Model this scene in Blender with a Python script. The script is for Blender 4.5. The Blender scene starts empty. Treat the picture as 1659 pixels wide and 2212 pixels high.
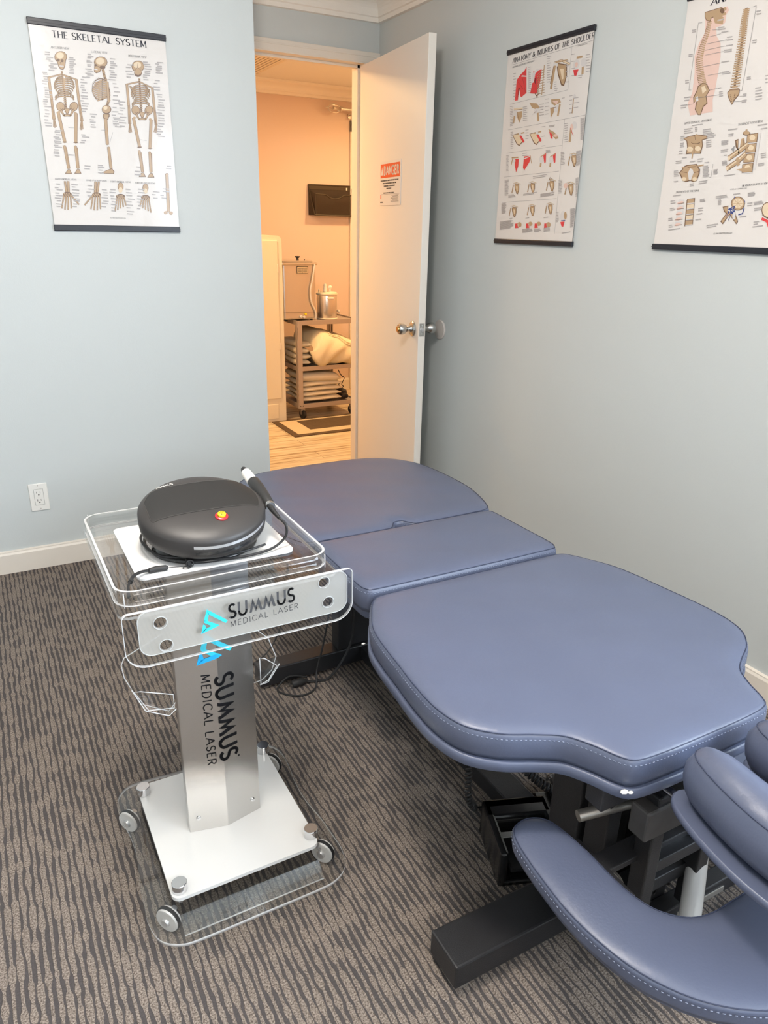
import bpy, bmesh, math, random
from mathutils import Vector, Matrix, Euler
from mathutils.geometry import delaunay_2d_cdt
import numpy as np

random.seed(7)
scene = bpy.context.scene
COL = scene.collection
PI = math.pi

# ------------------------------------------------------------------ camera
cam_d = bpy.data.cameras.new('camera')
cam = bpy.data.objects.new('camera', cam_d)
COL.objects.link(cam)
YAW, PITCH, ROLL, FPX = 0.5045751, -0.3693051, 0.0213545, 1589.714
fw = Vector((math.sin(YAW)*math.cos(PITCH), math.cos(YAW)*math.cos(PITCH), math.sin(PITCH)))
rt = fw.cross(Vector((0, 0, 1))).normalized()
up = rt.cross(fw)
r2 = rt*math.cos(ROLL)+up*math.sin(ROLL)
u2 = -rt*math.sin(ROLL)+up*math.cos(ROLL)
m = Matrix((r2, u2, -fw)).transposed().to_4x4()
m.translation = Vector((0, 0, 1.353))
cam.matrix_world = m
cam_d.sensor_fit = 'VERTICAL'
cam_d.sensor_height = 24.0
cam_d.lens = FPX/2212*24.0
cam_d.clip_start = 0.02
scene.camera = cam

# ------------------------------------------------------------------ world, lights, exposure
scene.view_settings.view_transform = 'Standard'
scene.view_settings.look = 'None'
scene.view_settings.gamma = 1.0
scene.view_settings.use_curve_mapping = False
scene.view_settings.exposure = 1.0
scene.cycles.max_bounces = 12
scene.cycles.transparent_max_bounces = 24
scene.cycles.caustics_reflective = False
scene.cycles.caustics_refractive = False
scene.cycles.sample_clamp_indirect = 6.0
w = bpy.data.worlds.new('daylight')
scene.world = w
w.use_nodes = True
w.node_tree.nodes['Background'].inputs[0].default_value = (0.75, 0.87, 1.0, 1)
w.node_tree.nodes['Background'].inputs[1].default_value = 2.5

def area(name, loc, rot, sx, sy, power, col, spread=180):
    d = bpy.data.lights.new(name, 'AREA')
    d.shape = 'RECTANGLE'; d.size = sx; d.size_y = sy
    d.energy = power; d.color = col; d.spread = math.radians(spread)
    o = bpy.data.objects.new(name, d)
    COL.objects.link(o)
    o.location = loc; o.rotation_euler = rot
    return o
# daylight arriving through the window in the right wall
area('window_daylight', (2.16, -1.225, 1.55), (0, PI/2, 0), 1.2, 2.7, 88, (0.76, 0.87, 1.0))
# unseen dome lamp added to brighten the recess, crown and upper walls
dl_ = bpy.data.lights.new('added_fill_dome', 'POINT'); dl_.energy = 37; dl_.color = (1.0, 0.92, 0.84); dl_.shadow_soft_size = 0.13
fill_dome = bpy.data.objects.new('added_fill_dome', dl_); COL.objects.link(fill_dome); fill_dome.location = (0.25, 1.0, 2.20)
area('added_fill_panel', (-0.1, -1.6, 2.36), (0, 0, 0), 1.15, 0.55, 20, (1.0, 0.92, 0.84))  # unseen panel added to lift the ambient light of the room
# warm hallway lamps
area('hall_lamp_light', (3.1, 4.75, 2.27), (0, 0, 0), 0.16, 0.16, 15.5, (1.0, 0.64, 0.28))
area('hall_lamp_light', (1.12, 4.5, 2.26), (0, 0, 0), 0.3, 0.3, 17, (1.0, 0.62, 0.28))  # added lamp, set where it warms the face of the open door

# ------------------------------------------------------------------ materials
def _n(nt, t, **kw):
    n = nt.nodes.new(t)
    for k, v in kw.items(): setattr(n, k, v)
    return n
def mat(name, col, rough=0.5, metal=0.0, spec=0.5, coat=0.0, bump=None, noise=None, alpha=None):
    """bump=(scale,strength,dist) noise=(scale,amount) -> subtle colour variation"""
    mm = bpy.data.materials.new(name); mm.use_nodes = True
    nt = mm.node_tree; b = nt.nodes['Principled BSDF']
    b.inputs['Base Color'].default_value = (*col, 1)
    b.inputs['Roughness'].default_value = rough
    b.inputs['Metallic'].default_value = metal
    b.inputs['Specular IOR Level'].default_value = spec
    b.inputs['Coat Weight'].default_value = coat
    b.inputs['Coat Roughness'].default_value = 0.08
    tc = None
    if bump or noise: tc = _n(nt, 'ShaderNodeTexCoord')
    if bump:
        no = _n(nt, 'ShaderNodeTexNoise'); no.inputs['Scale'].default_value = bump[0]; no.inputs['Detail'].default_value = 4
        bp = _n(nt, 'ShaderNodeBump'); bp.inputs['Strength'].default_value = bump[1]; bp.inputs['Distance'].default_value = bump[2]
        nt.links.new(tc.outputs['Object'], no.inputs['Vector']); nt.links.new(no.outputs[0], bp.inputs['Height'])
        nt.links.new(bp.outputs[0], b.inputs['Normal'])
    if noise:
        no = _n(nt, 'ShaderNodeTexNoise'); no.inputs['Scale'].default_value = noise[0]; no.inputs['Detail'].default_value = 3
        mr = _n(nt, 'ShaderNodeMapRange'); mr.inputs[3].default_value = 1-noise[1]; mr.inputs[4].default_value = 1+noise[1]
        mx = _n(nt, 'ShaderNodeVectorMath', operation='SCALE'); mx.inputs[0].default_value = col
        nt.links.new(tc.outputs['Object'], no.inputs['Vector']); nt.links.new(no.outputs[0], mr.inputs[0])
        nt.links.new(mr.outputs[0], mx.inputs['Scale']); nt.links.new(mx.outputs[0], b.inputs['Base Color'])
    return mm

M = {}
M['wall'] = mat('wall_paint', (0.585, 0.622, 0.622), 0.5, bump=(220, 0.12, 0.002), noise=(1.3, 0.02))
M['recess'] = M['wall']
M['hallwall'] = mat('hall_wall_paint', (0.72, 0.57, 0.50), 0.6, bump=(200, 0.1, 0.002))
M['ceil'] = mat('ceiling_paint', (0.82, 0.81, 0.78), 0.7, bump=(90, 0.3, 0.003))
M['trim'] = mat('trim_paint', (0.80, 0.74, 0.66), 0.4, noise=(6, 0.03))
M['crown'] = mat('crown_paint', (0.88, 0.84, 0.78), 0.45)
M['door'] = mat('door_paint', (0.84, 0.80, 0.74), 0.42, bump=(60, 0.05, 0.001), noise=(2, 0.02))
M['white'] = mat('white_plastic', (0.82, 0.81, 0.77), 0.35)
M['whitegloss'] = mat('white_acrylic', (0.78, 0.775, 0.76), 0.12, coat=0.4)
M['vinyl'] = mat('blue_vinyl', (0.092, 0.109, 0.170), 0.40, spec=0.55, bump=(240, 0.22, 0.0012), noise=(5, 0.06))
M['vinylboard'] = mat('blue_edge_vinyl', (0.092, 0.109, 0.170), 0.40, bump=(200, 0.15, 0.001))
M['thread'] = mat('seam_thread_dark', (0.03, 0.04, 0.08), 0.6)
M['stitch'] = mat('stitch_thread_light', (0.22, 0.25, 0.34), 0.6)
M['black'] = mat('black_powder_coat', (0.018, 0.018, 0.020), 0.42, bump=(420, 0.35, 0.0012))
M['blackgloss'] = mat('black_gloss_plastic', (0.012, 0.012, 0.013), 0.22, coat=0.3)
M['blackmatte'] = mat('black_plastic', (0.022, 0.022, 0.022), 0.5)
M['rubber'] = mat('black_rubber', (0.014, 0.014, 0.015), 0.6)
M['devbody'] = mat('charcoal_device_shell', (0.034, 0.031, 0.030), 0.46, bump=(900, 0.1, 0.0004))
M['devscreen'] = mat('device_screen', (0.015, 0.0145, 0.014), 0.5)
M['silver'] = mat('silver_paint', (0.62, 0.62, 0.63), 0.3, metal=0.6)
M['chrome'] = mat('chrome', (0.72, 0.72, 0.73), 0.12, metal=1.0)
M['brass'] = mat('brass_core', (0.65, 0.42, 0.16), 0.3, metal=1.0)
M['nickel'] = mat('satin_nickel', (0.55, 0.54, 0.52), 0.26, metal=1.0)
M['red'] = mat('red_button', (0.45, 0.02, 0.03), 0.3, coat=0.3)
M['yellow'] = mat('yellow_button', (0.90, 0.72, 0.02), 0.4)
M['ink'] = mat('black_ink', (0.006, 0.006, 0.008), 0.6, spec=0.2)
M['greyink'] = mat('grey_ink', (0.075, 0.075, 0.08), 0.6, spec=0.2)
M['blueink'] = mat('blue_print', (0.02, 0.42, 0.85), 0.35)
M['cyanink'] = mat('cyan_print', (0.04, 0.62, 0.80), 0.35)
M['zinc'] = mat('galvanised_steel', (0.50, 0.47, 0.43), 0.4, metal=0.8)
M['worn'] = mat('worn_grey_metal', (0.085, 0.08, 0.078), 0.5, metal=0.4, noise=(30, 0.35))
M['steel'] = mat('stainless_steel', (0.70, 0.66, 0.62), 0.28, metal=0.85)
M['cartsteel'] = mat('cart_steel', (0.50, 0.44, 0.40), 0.4, metal=0.55)
M['cabinet'] = mat('cream_cabinet_enamel', (0.78, 0.72, 0.58), 0.4)
M['towel'] = mat('cream_towel', (0.80, 0.72, 0.56), 0.95, bump=(500, 0.6, 0.003))
M['blanket'] = mat('cream_blanket', (0.84, 0.74, 0.52), 0.95, bump=(300, 0.5, 0.004))
M['mesh'] = mat('dark_wire_mesh', (0.05, 0.035, 0.02), 0.5, metal=0.3)
M['matdark'] = mat('mat_brown_pile', (0.10, 0.065, 0.035), 0.95, bump=(400, 0.6, 0.003), noise=(60, 0.3))
M['matcream'] = mat('mat_cream_border', (0.62, 0.50, 0.33), 0.95, bump=(400, 0.6, 0.003))
M['vent'] = mat('vent_enamel', (0.78, 0.72, 0.62), 0.5)
M['danger'] = mat('danger_orange_red', (0.78, 0.10, 0.02), 0.45)
M['signwhite'] = mat('sign_white', (0.80, 0.77, 0.74), 0.35)
M['rail'] = mat('poster_rail_black', (0.012, 0.013, 0.02), 0.35)
M['slot'] = mat('socket_slot', (0.05, 0.045, 0.04), 0.6)
M['disc'] = mat('grey_rubber_disc', (0.60, 0.56, 0.53), 0.5)
M['wheel'] = mat('milky_wheel', (0.72, 0.70, 0.68), 0.25)
M['glassw'] = None

# poster inks
INK = {'P': (0.74, 0.70, 0.67), 'b': (0.46, 0.31, 0.18), 'd': (0.17, 0.095, 0.055), 'l': (0.72, 0.58, 0.41), 'r': (0.68, 0.05, 0.055),
       'R': (0.22, 0.02, 0.03), 'w': (0.66, 0.63, 0.62), 'p': (0.74, 0.52, 0.45), 'f': (0.50, 0.33, 0.27), 'n': (0.03, 0.05, 0.22),
       'g': (0.30, 0.29, 0.29), 't': (0.42, 0.39, 0.38), 'k': (0.012, 0.014, 0.03)}
for k, c in INK.items():
    mm = mat('print_'+k, c, 0.22, spec=0.5, coat=0.25, bump=(7, 0.25, 0.010))
    M['ink_'+k] = mm

def acrylic():
    mm = bpy.data.materials.new('clear_acrylic'); mm.use_nodes = True
    nt = mm.node_tree; nt.nodes.clear()
    out = _n(nt, 'ShaderNodeOutputMaterial')
    tr = _n(nt, 'ShaderNodeBsdfTransparent'); tr.inputs[0].default_value = (0.955, 0.96, 0.955, 1)
    gl = _n(nt, 'ShaderNodeBsdfGlossy'); gl.inputs['Roughness'].default_value = 0.02
    lw = _n(nt, 'ShaderNodeLayerWeight'); lw.inputs[0].default_value = 0.5
    pw = _n(nt, 'ShaderNodeMath', operation='POWER'); pw.inputs[1].default_value = 4.0
    fr = _n(nt, 'ShaderNodeMath', operation='MULTIPLY_ADD'); fr.inputs[1].default_value = 0.75; fr.inputs[2].default_value = 0.05
    nt.links.new(lw.outputs['Facing'], pw.inputs[0]); nt.links.new(pw.outputs[0], fr.inputs[0])
    mx = _n(nt, 'ShaderNodeMixShader')
    nt.links.new(fr.outputs[0], mx.inputs[0]); nt.links.new(tr.outputs[0], mx.inputs[1]); nt.links.new(gl.outputs[0], mx.inputs[2])
    nt.links.new(mx.outputs[0], out.inputs[0])
    return mm
M['acrylic'] = acrylic()
def mix_tr(name, col, f, rough=0.3):
    mm = bpy.data.materials.new(name); mm.use_nodes = True
    nt = mm.node_tree; b = nt.nodes['Principled BSDF']; b.inputs['Base Color'].default_value = (*col, 1); b.inputs['Roughness'].default_value = rough
    tr = _n(nt, 'ShaderNodeBsdfTransparent'); mx = _n(nt, 'ShaderNodeMixShader'); mx.inputs[0].default_value = f
    out = nt.nodes['Material Output']
    nt.links.new(tr.outputs[0], mx.inputs[1]); nt.links.new(b.outputs[0], mx.inputs[2]); nt.links.new(mx.outputs[0], out.inputs[0])
    return mm
M['acredge'] = mix_tr('acrylic_cut_edge', (0.90, 0.91, 0.92), 0.50, 0.15)
M['frost'] = mix_tr('frosted_film', (0.86, 0.82, 0.77), 0.42, 0.3)
M['pane'] = mix_tr('window_glass', (0.85, 0.9, 0.92), 0.06, 0.02)

def brushed():
    mm = mat('brushed_aluminium', (0.66, 0.65, 0.63), 0.26, metal=0.92)
    nt = mm.node_tree; b = nt.nodes['Principled BSDF']
    tc = _n(nt, 'ShaderNodeTexCoord'); mp = _n(nt, 'ShaderNodeMapping'); mp.inputs['Scale'].default_value = (1400, 1400, 9)
    no = _n(nt, 'ShaderNodeTexNoise'); no.inputs['Scale'].default_value = 1.0; no.inputs['Detail'].default_value = 3
    bp = _n(nt, 'ShaderNodeBump'); bp.inputs['Strength'].default_value = 0.18; bp.inputs['Distance'].default_value = 0.0006
    nt.links.new(tc.outputs['Object'], mp.inputs[0]); nt.links.new(mp.outputs[0], no.inputs['Vector'])
    nt.links.new(no.outputs[0], bp.inputs['Height']); nt.links.new(bp.outputs[0], b.inputs['Normal'])
    b.inputs['Anisotropic'].default_value = 0.6
    return mm
M['brushed'] = brushed()

def carpet():
    mm = bpy.data.materials.new('ribbed_loop_carpet'); mm.use_nodes = True
    nt = mm.node_tree; b = nt.nodes['Principled BSDF']; L = nt.links.new
    b.inputs['Roughness'].default_value = 0.95; b.inputs['Specular IOR Level'].default_value = 0.12
    tc = _n(nt, 'ShaderNodeTexCoord')
    sx = _n(nt, 'ShaderNodeSeparateXYZ'); L(tc.outputs['Object'], sx.inputs[0])
    def math_(op, a, c=None):
        n = _n(nt, 'ShaderNodeMath', operation=op)
        for i, v in enumerate((a, c)):
            if v is None: continue
            if isinstance(v, (int, float)): n.inputs[i].default_value = v
            else: L(v, n.inputs[i])
        return n.outputs[0]
    # slow wobble of the ribs
    mp = _n(nt, 'ShaderNodeMapping'); mp.inputs['Scale'].default_value = (9, 13, 1); L(tc.outputs['Object'], mp.inputs[0])
    n1 = _n(nt, 'ShaderNodeTexNoise'); n1.inputs['Scale'].default_value = 1.0; n1.inputs['Detail'].default_value = 2; L(mp.outputs[0], n1.inputs['Vector'])
    wob = math_('MULTIPLY', math_('SUBTRACT', n1.outputs[0], 0.5), 0.0065)
    xx = math_('DIVIDE', math_('ADD', sx.outputs[0], wob), 0.0152)
    fr = math_('FRACT', xx); row = math_('FLOOR', xx)
    d = math_('ABSOLUTE', math_('SUBTRACT', fr, 0.5))          # 0.5 on the groove line
    # lens shaped dark flecks: groove width varies along each rib
    cmb = _n(nt, 'ShaderNodeCombineXYZ'); L(math_('MULTIPLY', row, 7.31), cmb.inputs[0]); L(math_('MULTIPLY', sx.outputs[1], 17.0), cmb.inputs[1])
    n2 = _n(nt, 'ShaderNodeTexNoise'); n2.inputs['Scale'].default_value = 1.0; n2.inputs['Detail'].default_value = 1.5; L(cmb.outputs[0], n2.inputs['Vector'])
    wid = _n(nt, 'ShaderNodeMapRange'); wid.inputs[1].default_value = 0.42; wid.inputs[2].default_value = 0.56; wid.inputs[3].default_value = 0.462; wid.inputs[4].default_value = 0.21
    L(n2.outputs[0], wid.inputs[0])
    edge = math_('SUBTRACT', d, wid.outputs[0])
    mask = _n(nt, 'ShaderNodeMapRange'); mask.interpolation_type = 'SMOOTHSTEP'; mask.inputs[1].default_value = -0.035; mask.inputs[2].default_value = 0.035; L(edge, mask.inputs[0])
    # fine loops
    n3 = _n(nt, 'ShaderNodeTexNoise'); n3.inputs['Scale'].default_value = 300; n3.inputs['Detail'].default_value = 3; n3.inputs['Roughness'].default_value = 0.7; L(tc.outputs['Object'], n3.inputs['Vector'])
    cr = _n(nt, 'ShaderNodeValToRGB'); cr.color_ramp.elements[0].position = 0.36; cr.color_ramp.elements[0].color = (0.085, 0.065, 0.052, 1)
    cr.color_ramp.elements[1].position = 0.62; cr.color_ramp.elements[1].color = (0.36, 0.305, 0.262, 1); L(n3.outputs[0], cr.inputs[0])
    dk = _n(nt, 'ShaderNodeValToRGB'); dk.color_ramp.elements[0].color = (0.045, 0.040, 0.040, 1); dk.color_ramp.elements[1].color = (0.125, 0.112, 0.110, 1); L(n3.outputs[0], dk.inputs[0])
    mx = _n(nt, 'ShaderNodeMix', data_type='RGBA'); L(mask.outputs[0], mx.inputs[0]); L(cr.outputs[0], mx.inputs[6]); L(dk.outputs[0], mx.inputs[7])
    L(mx.outputs[2], b.inputs['Base Color'])
    h = math_('ADD', math_('MULTIPLY', math_('SUBTRACT', 1.0, mask.outputs[0]), 1.0), math_('MULTIPLY', n3.outputs[0], 0.9))
    bp = _n(nt, 'ShaderNodeBump'); bp.inputs['Strength'].default_value = 0.7; bp.inputs['Distance'].default_value = 0.003; L(h, bp.inputs['Height']); L(bp.outputs[0], b.inputs['Normal'])
    return mm
M['carpet'] = carpet()

def wood():
    mm = bpy.data.materials.new('pale_wood_planks'); mm.use_nodes = True
    nt = mm.node_tree; b = nt.nodes['Principled BSDF']; L = nt.links.new
    b.inputs['Roughness'].default_value = 0.35
    tc = _n(nt, 'ShaderNodeTexCoord')
    mp = _n(nt, 'ShaderNodeMapping'); mp.inputs['Scale'].default_value = (2.2, 38, 1); L(tc.outputs['Object'], mp.inputs[0])
    no = _n(nt, 'ShaderNodeTexNoise'); no.inputs['Scale'].default_value = 1; no.inputs['Detail'].default_value = 5; no.inputs['Distortion'].default_value = 0.7; L(mp.outputs[0], no.inputs['Vector'])
    cr = _n(nt, 'ShaderNodeValToRGB'); e = cr.color_ramp.elements
    e[0].position = 0.30; e[0].color = (0.27, 0.16, 0.08, 1); e[1].position = 0.56; e[1].color = (0.74, 0.63, 0.46, 1)
    x = e.new(0.42); x.color = (0.60, 0.47, 0.30, 1); L(no.outputs[0], cr.inputs[0])
    br = _n(nt, 'ShaderNodeTexBrick'); br.inputs['Scale'].default_value = 1.0; br.inputs['Brick Width'].default_value = 0.9; br.inputs['Row Height'].default_value = 0.15
    br.inputs['Mortar Size'].default_value = 0.0016; br.inputs['Color1'].default_value = (1, 1, 1, 1); br.inputs['Color2'].default_value = (0.84, 0.84, 0.82, 1); br.inputs['Mortar'].default_value = (0.35, 0.3, 0.25, 1)
    L(tc.outputs['Object'], br.inputs['Vector'])
    mx = _n(nt, 'ShaderNodeMix', data_type='RGBA', blend_type='MULTIPLY'); mx.inputs[0].default_value = 1; L(cr.outputs[0], mx.inputs[6]); L(br.outputs[0], mx.inputs[7])
    L(mx.outputs[2], b.inputs['Base Color'])
    return mm
M['wood'] = wood()

def towel_mesh_mat():
    # fine mesh: transparent holes between dark wires
    mm = bpy.data.materials.new('wire_mesh_sheet'); mm.use_nodes = True
    nt = mm.node_tree; b = nt.nodes['Principled BSDF']; b.inputs['Base Color'].default_value = (0.045, 0.03, 0.02, 1); b.inputs['Roughness'].default_value = 0.4; b.inputs['Metallic'].default_value = 0.3
    tr = _n(nt, 'ShaderNodeBsdfTransparent'); mx = _n(nt, 'ShaderNodeMixShader'); mx.inputs[0].default_value = 0.62
    nt.links.new(tr.outputs[0], mx.inputs[1]); nt.links.new(b.outputs[0], mx.inputs[2]); nt.links.new(mx.outputs[0], nt.nodes['Material Output'].inputs[0])
    return mm
M['meshsheet'] = towel_mesh_mat()

def speckle():
    mm = mat('perforated_pedal_cover', (0.03, 0.03, 0.032), 0.45)
    nt = mm.node_tree; b = nt.nodes['Principled BSDF']
    tc = _n(nt, 'ShaderNodeTexCoord'); vo = _n(nt, 'ShaderNodeTexVoronoi'); vo.inputs['Scale'].default_value = 190
    cr = _n(nt, 'ShaderNodeValToRGB'); cr.color_ramp.elements[0].color = (0.30, 0.29, 0.28, 1); cr.color_ramp.elements[1].color = (0.02, 0.02, 0.02, 1)
    cr.color_ramp.elements[0].position = 0.2; cr.color_ramp.elements[1].position = 0.5
    nt.links.new(tc.outputs['Object'], vo.inputs['Vector']); nt.links.new(vo.outputs[0], cr.inputs[0]); nt.links.new(cr.outputs[0], b.inputs['Base Color'])
    return mm
M['perf'] = speckle()

# ------------------------------------------------------------------ mesh helpers (all shapes are laid out in world metres)
def bm_(): return bmesh.new()
def add_box(bm, a, b, bev=0.0, seg=2, mi=0, M4=None):
    r = bmesh.ops.create_cube(bm, size=1.0)
    vs = r['verts']
    for v in vs:
        v.co = Vector([a[i]+(v.co[i]+0.5)*(b[i]-a[i]) for i in range(3)])
    fs = set(f for v in vs for f in v.link_faces)
    if bev > 0:
        es = list(set(e for v in vs for e in v.link_edges))
        rr = bmesh.ops.bevel(bm, geom=es, offset=bev, segments=seg, affect='EDGES', profile=0.5)
        vs = list(set(v for f in rr['faces'] for v in f.verts) | set(v for v in vs if v.is_valid))
        fs = set(f for v in vs if v.is_valid for f in v.link_faces)
    for f in fs: f.material_index = mi; 
    if M4 is not None:
        bmesh.ops.transform(bm, matrix=M4, verts=[v for v in vs if v.is_valid])
    return vs
def frame_of(d):
    d = d.normalized()
    a = Vector((0, 0, 1)) if abs(d.z) < 0.9 else Vector((1, 0, 0))
    x = d.cross(a).normalized(); y = d.cross(x).normalized()
    return x, y
def add_tube(bm, pts, r, seg=10, closed=False, mi=0, caps=True):
    pts = [Vector(p) for p in pts]; n = len(pts)
    rs = r if isinstance(r, (list, tuple)) else [r]*n
    rings = []; px = None
    for i in range(n):
        if closed: d = pts[(i+1) % n]-pts[i-1]
        else: d = pts[min(i+1, n-1)]-pts[max(i-1, 0)]
        if d.length < 1e-9: d = Vector((0, 0, 1))
        d.normalize()
        if px is None: px, _ = frame_of(d)
        px = (px-d*px.dot(d))
        if px.length < 1e-6: px, _ = frame_of(d)
        px.normalize(); py = d.cross(px)
        rings.append([bm.verts.new(pts[i]+px*rs[i]*math.cos(2*PI*k/seg)+py*rs[i]*math.sin(2*PI*k/seg)) for k in range(seg)])
    m_ = n if closed else n-1
    for i in range(m_):
        A = rings[i]; B = rings[(i+1) % n]
        for k in range(seg):
            f = bm.faces.new((A[k], A[(k+1) % seg], B[(k+1) % seg], B[k])); f.smooth = True; f.material_index = mi
    if caps and not closed:
        f = bm.faces.new(rings[0][::-1]); f.material_index = mi
        f = bm.faces.new(rings[-1]); f.material_index = mi
def add_lathe(bm, prof, org, axis=(0, 0, 1), seg=28, mi=0, sx=1.0, sy=1.0):
    """prof = [(radius, height)], revolved about axis at org"""
    o = Vector(org); d = Vector(axis).normalized()
    if abs(d.z) > 0.999: x, y = Vector((1, 0, 0)), Vector((0, 1, 0))*(1 if d.z > 0 else -1)
    else: x, y = frame_of(d)
    rings = []
    for r, h in prof:
        if r < 1e-7: rings.append([bm.verts.new(o+d*h)])
        else: rings.append([bm.verts.new(o+d*h+x*r*sx*math.cos(2*PI*k/seg)+y*r*sy*math.sin(2*PI*k/seg)) for k in range(seg)])
    for A, B in zip(rings, rings[1:]):
        for k in range(seg):
            k2 = (k+1) % seg
            if len(A) == 1 and len(B) == 1: continue
            if len(A) == 1: vs = (A[0], B[k2], B[k])
            elif len(B) == 1: vs = (A[k], A[k2], B[0])
            else: vs = (A[k], A[k2], B[k2], B[k])
            f = bm.faces.new(vs); f.smooth = True; f.material_index = mi
    for R, rev in ((rings[0], True), (rings[-1], False)):
        if len(R) > 1:
            f = bm.faces.new(R[::-1] if rev else R); f.material_index = mi
def ccw(p):
    a = sum(p[i-1][0]*p[i][1]-p[i][0]*p[i-1][1] for i in range(len(p)))
    return p if a > 0 else p[::-1]
def catmull(pts, n=6, closed=True):
    out = []; N = len(pts)
    rng = range(N) if closed else range(N-1)
    D = len(pts[0])
    for i in rng:
        p = [pts[(i+j-1) % N] if closed else pts[max(0, min(N-1, i+j-1))] for j in range(4)]
        for k in range(n):
            t = k/n
            out.append(tuple(0.5*((2*p[1][c])+(-p[0][c]+p[2][c])*t+(2*p[0][c]-5*p[1][c]+4*p[2][c]-p[3][c])*t*t+(-p[0][c]+3*p[1][c]-3*p[2][c]+p[3][c])*t**3) for c in range(D)))
    if not closed: out.append(tuple(pts[-1]))
    return out
def resample(pts, step):
    P = [Vector((p[0], p[1])) for p in pts]; P.append(P[0])
    L = [0]
    for i in range(1, len(P)): L.append(L[-1]+(P[i]-P[i-1]).length)
    n = max(8, int(L[-1]/step)); out = []; j = 0
    for k in range(n):
        s = L[-1]*k/n
        while L[j+1] < s: j += 1
        t = (s-L[j])/max(1e-9, L[j+1]-L[j]); q = P[j].lerp(P[j+1], t); out.append((q.x, q.y))
    return out
def offset(pts, d, sm=2):
    """closed ccw outline moved outwards by d"""
    n = len(pts); out = []
    for i in range(n):
        a = Vector(pts[i-sm]); b = Vector(pts[(i+sm) % n]); t = (b-a).normalized()
        out.append((pts[i][0]+t.y*d, pts[i][1]-t.x*d))
    return out
def round_rect(x0, y0, x1, y1, r, n=6):
    out = []
    for cx, cy, a0 in ((x1-r, y1-r, 0), (x0+r, y1-r, PI/2), (x0+r, y0+r, PI), (x1-r, y0+r, 1.5*PI)):
        for k in range(n+1):
            a = a0+PI/2*k/n; out.append((cx+r*math.cos(a), cy+r*math.sin(a)))
    return out
def add_prism(bm, poly, z0, z1, plane='xy', mi=0, side_mi=None, smooth_side=False, holes=()):
    """poly in plane ('xy','xz','yz'), extruded between z0 and z1 on the remaining axis; holes are outlines"""
    def P(p, z):
        return Vector((p[0], p[1], z)) if plane == 'xy' else (Vector((p[0], z, p[1])) if plane == 'xz' else Vector((z, p[0], p[1])))
    if side_mi is None: side_mi = mi
    loops = [ccw(list(poly))]+[ccw(list(h)) for h in holes]
    A = [[bm.verts.new(P(p, z0)) for p in lp] for lp in loops]; B = [[bm.verts.new(P(p, z1)) for p in lp] for lp in loops]
    for a, b in zip(A, B):
        n = len(a)
        for i in range(n):
            f = bm.faces.new((a[i], a[(i+1) % n], b[(i+1) % n], b[i])); f.material_index = side_mi; f.smooth = smooth_side
    if not holes:
        f = bm.faces.new(A[0][::-1]); f.material_index = mi; f = bm.faces.new(B[0]); f.material_index = mi
    else:
        pts = [Vector(p[:2]) for lp in loops for p in lp]; edges = []; k = 0; faces = []
        for lp in loops:
            idx = list(range(k, k+len(lp))); k += len(lp)
            edges += [(idx[i], idx[(i+1) % len(idx)]) for i in range(len(idx))]
        res = delaunay_2d_cdt(pts, edges, [], 0, 1e-7)
        fa = [v for a in A for v in a]; fb = [v for b in B for v in b]
        omap = {i: (o[0] if o else None) for i, o in enumerate(res[3])}
        def inside(q, lp):
            c = False
            for i in range(len(lp)):
                x1, y1 = lp[i-1]; x2, y2 = lp[i]
                if (y1 > q.y) != (y2 > q.y) and q.x < (x2-x1)*(q.y-y1)/(y2-y1)+x1: c = not c
            return c
        for t in res[2]:
            q = sum((res[0][i] for i in t), Vector((0, 0)))/len(t)
            if not inside(q, loops[0]) or any(inside(q, h) for h in loops[1:]): continue
            ids = [omap[i] for i in t]
            if None in ids: continue
            try:
                f = bm.faces.new([fa[i] for i in ids][::-1]); f.material_index = mi
                f = bm.faces.new([fb[i] for i in ids]); f.material_index = mi
            except ValueError: pass
def add_profile(bm, prof, p0, p1, nrm, mi=0, cap=True):
    """prof [(out,z)] swept from p0 to p1 (horizontal); out is measured along nrm"""
    p0 = Vector(p0); p1 = Vector(p1); nrm = Vector(nrm)
    A = [bm.verts.new(p0+nrm*o+Vector((0, 0, z))) for o, z in prof]; B = [bm.verts.new(p1+nrm*o+Vector((0, 0, z))) for o, z in prof]
    for i in range(len(prof)-1):
        f = bm.faces.new((A[i], A[i+1], B[i+1], B[i])); f.material_index = mi
    if cap:
        bm.faces.new(A[::-1]); bm.faces.new(B)

BASE = {}
def obj(name, bm, mats, parent=None, origin=None, smooth=None, label=None, kind=None):
    """link a mesh whose vertices are in world metres; its object origin is origin (or the parent's)"""
    if not isinstance(mats, (list, tuple)): mats = [mats]
    bmesh.ops.recalc_face_normals(bm, faces=bm.faces[:])
    if parent is not None: base = BASE[parent.name]
    else: base = Vector(origin) if origin is not None else Vector((0, 0, 0))
    for v in bm.verts: v.co -= base
    if smooth is not None:
        for f in bm.faces: f.smooth = smooth
    me = bpy.data.meshes.new(name); bm.to_mesh(me); bm.free()
    for q in mats: me.materials.append(M[q] if isinstance(q, str) else q)
    o = bpy.data.objects.new(name, me); COL.objects.link(o)
    if smooth:
        try: me.set_sharp_from_angle(angle=math.radians(38))
        except Exception: pass
    if parent is not None: o.parent = parent
    else: o.location = base
    BASE[o.name] = base
    if label: o['label'] = label
    if kind: o['kind'] = kind
    return o
def thing(name, label, cat, loc, group=None):
    o = bpy.data.objects.new(name, None); COL.objects.link(o)
    o.location = loc; o.empty_display_size = 0.05
    o['label'] = label; o['category'] = cat
    if group: o['group'] = group
    BASE[o.name] = Vector(loc)
    return o
def tag(o, label, cat, group=None):
    o['label'] = label; o['category'] = cat
    if group: o['group'] = group
    return o
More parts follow.
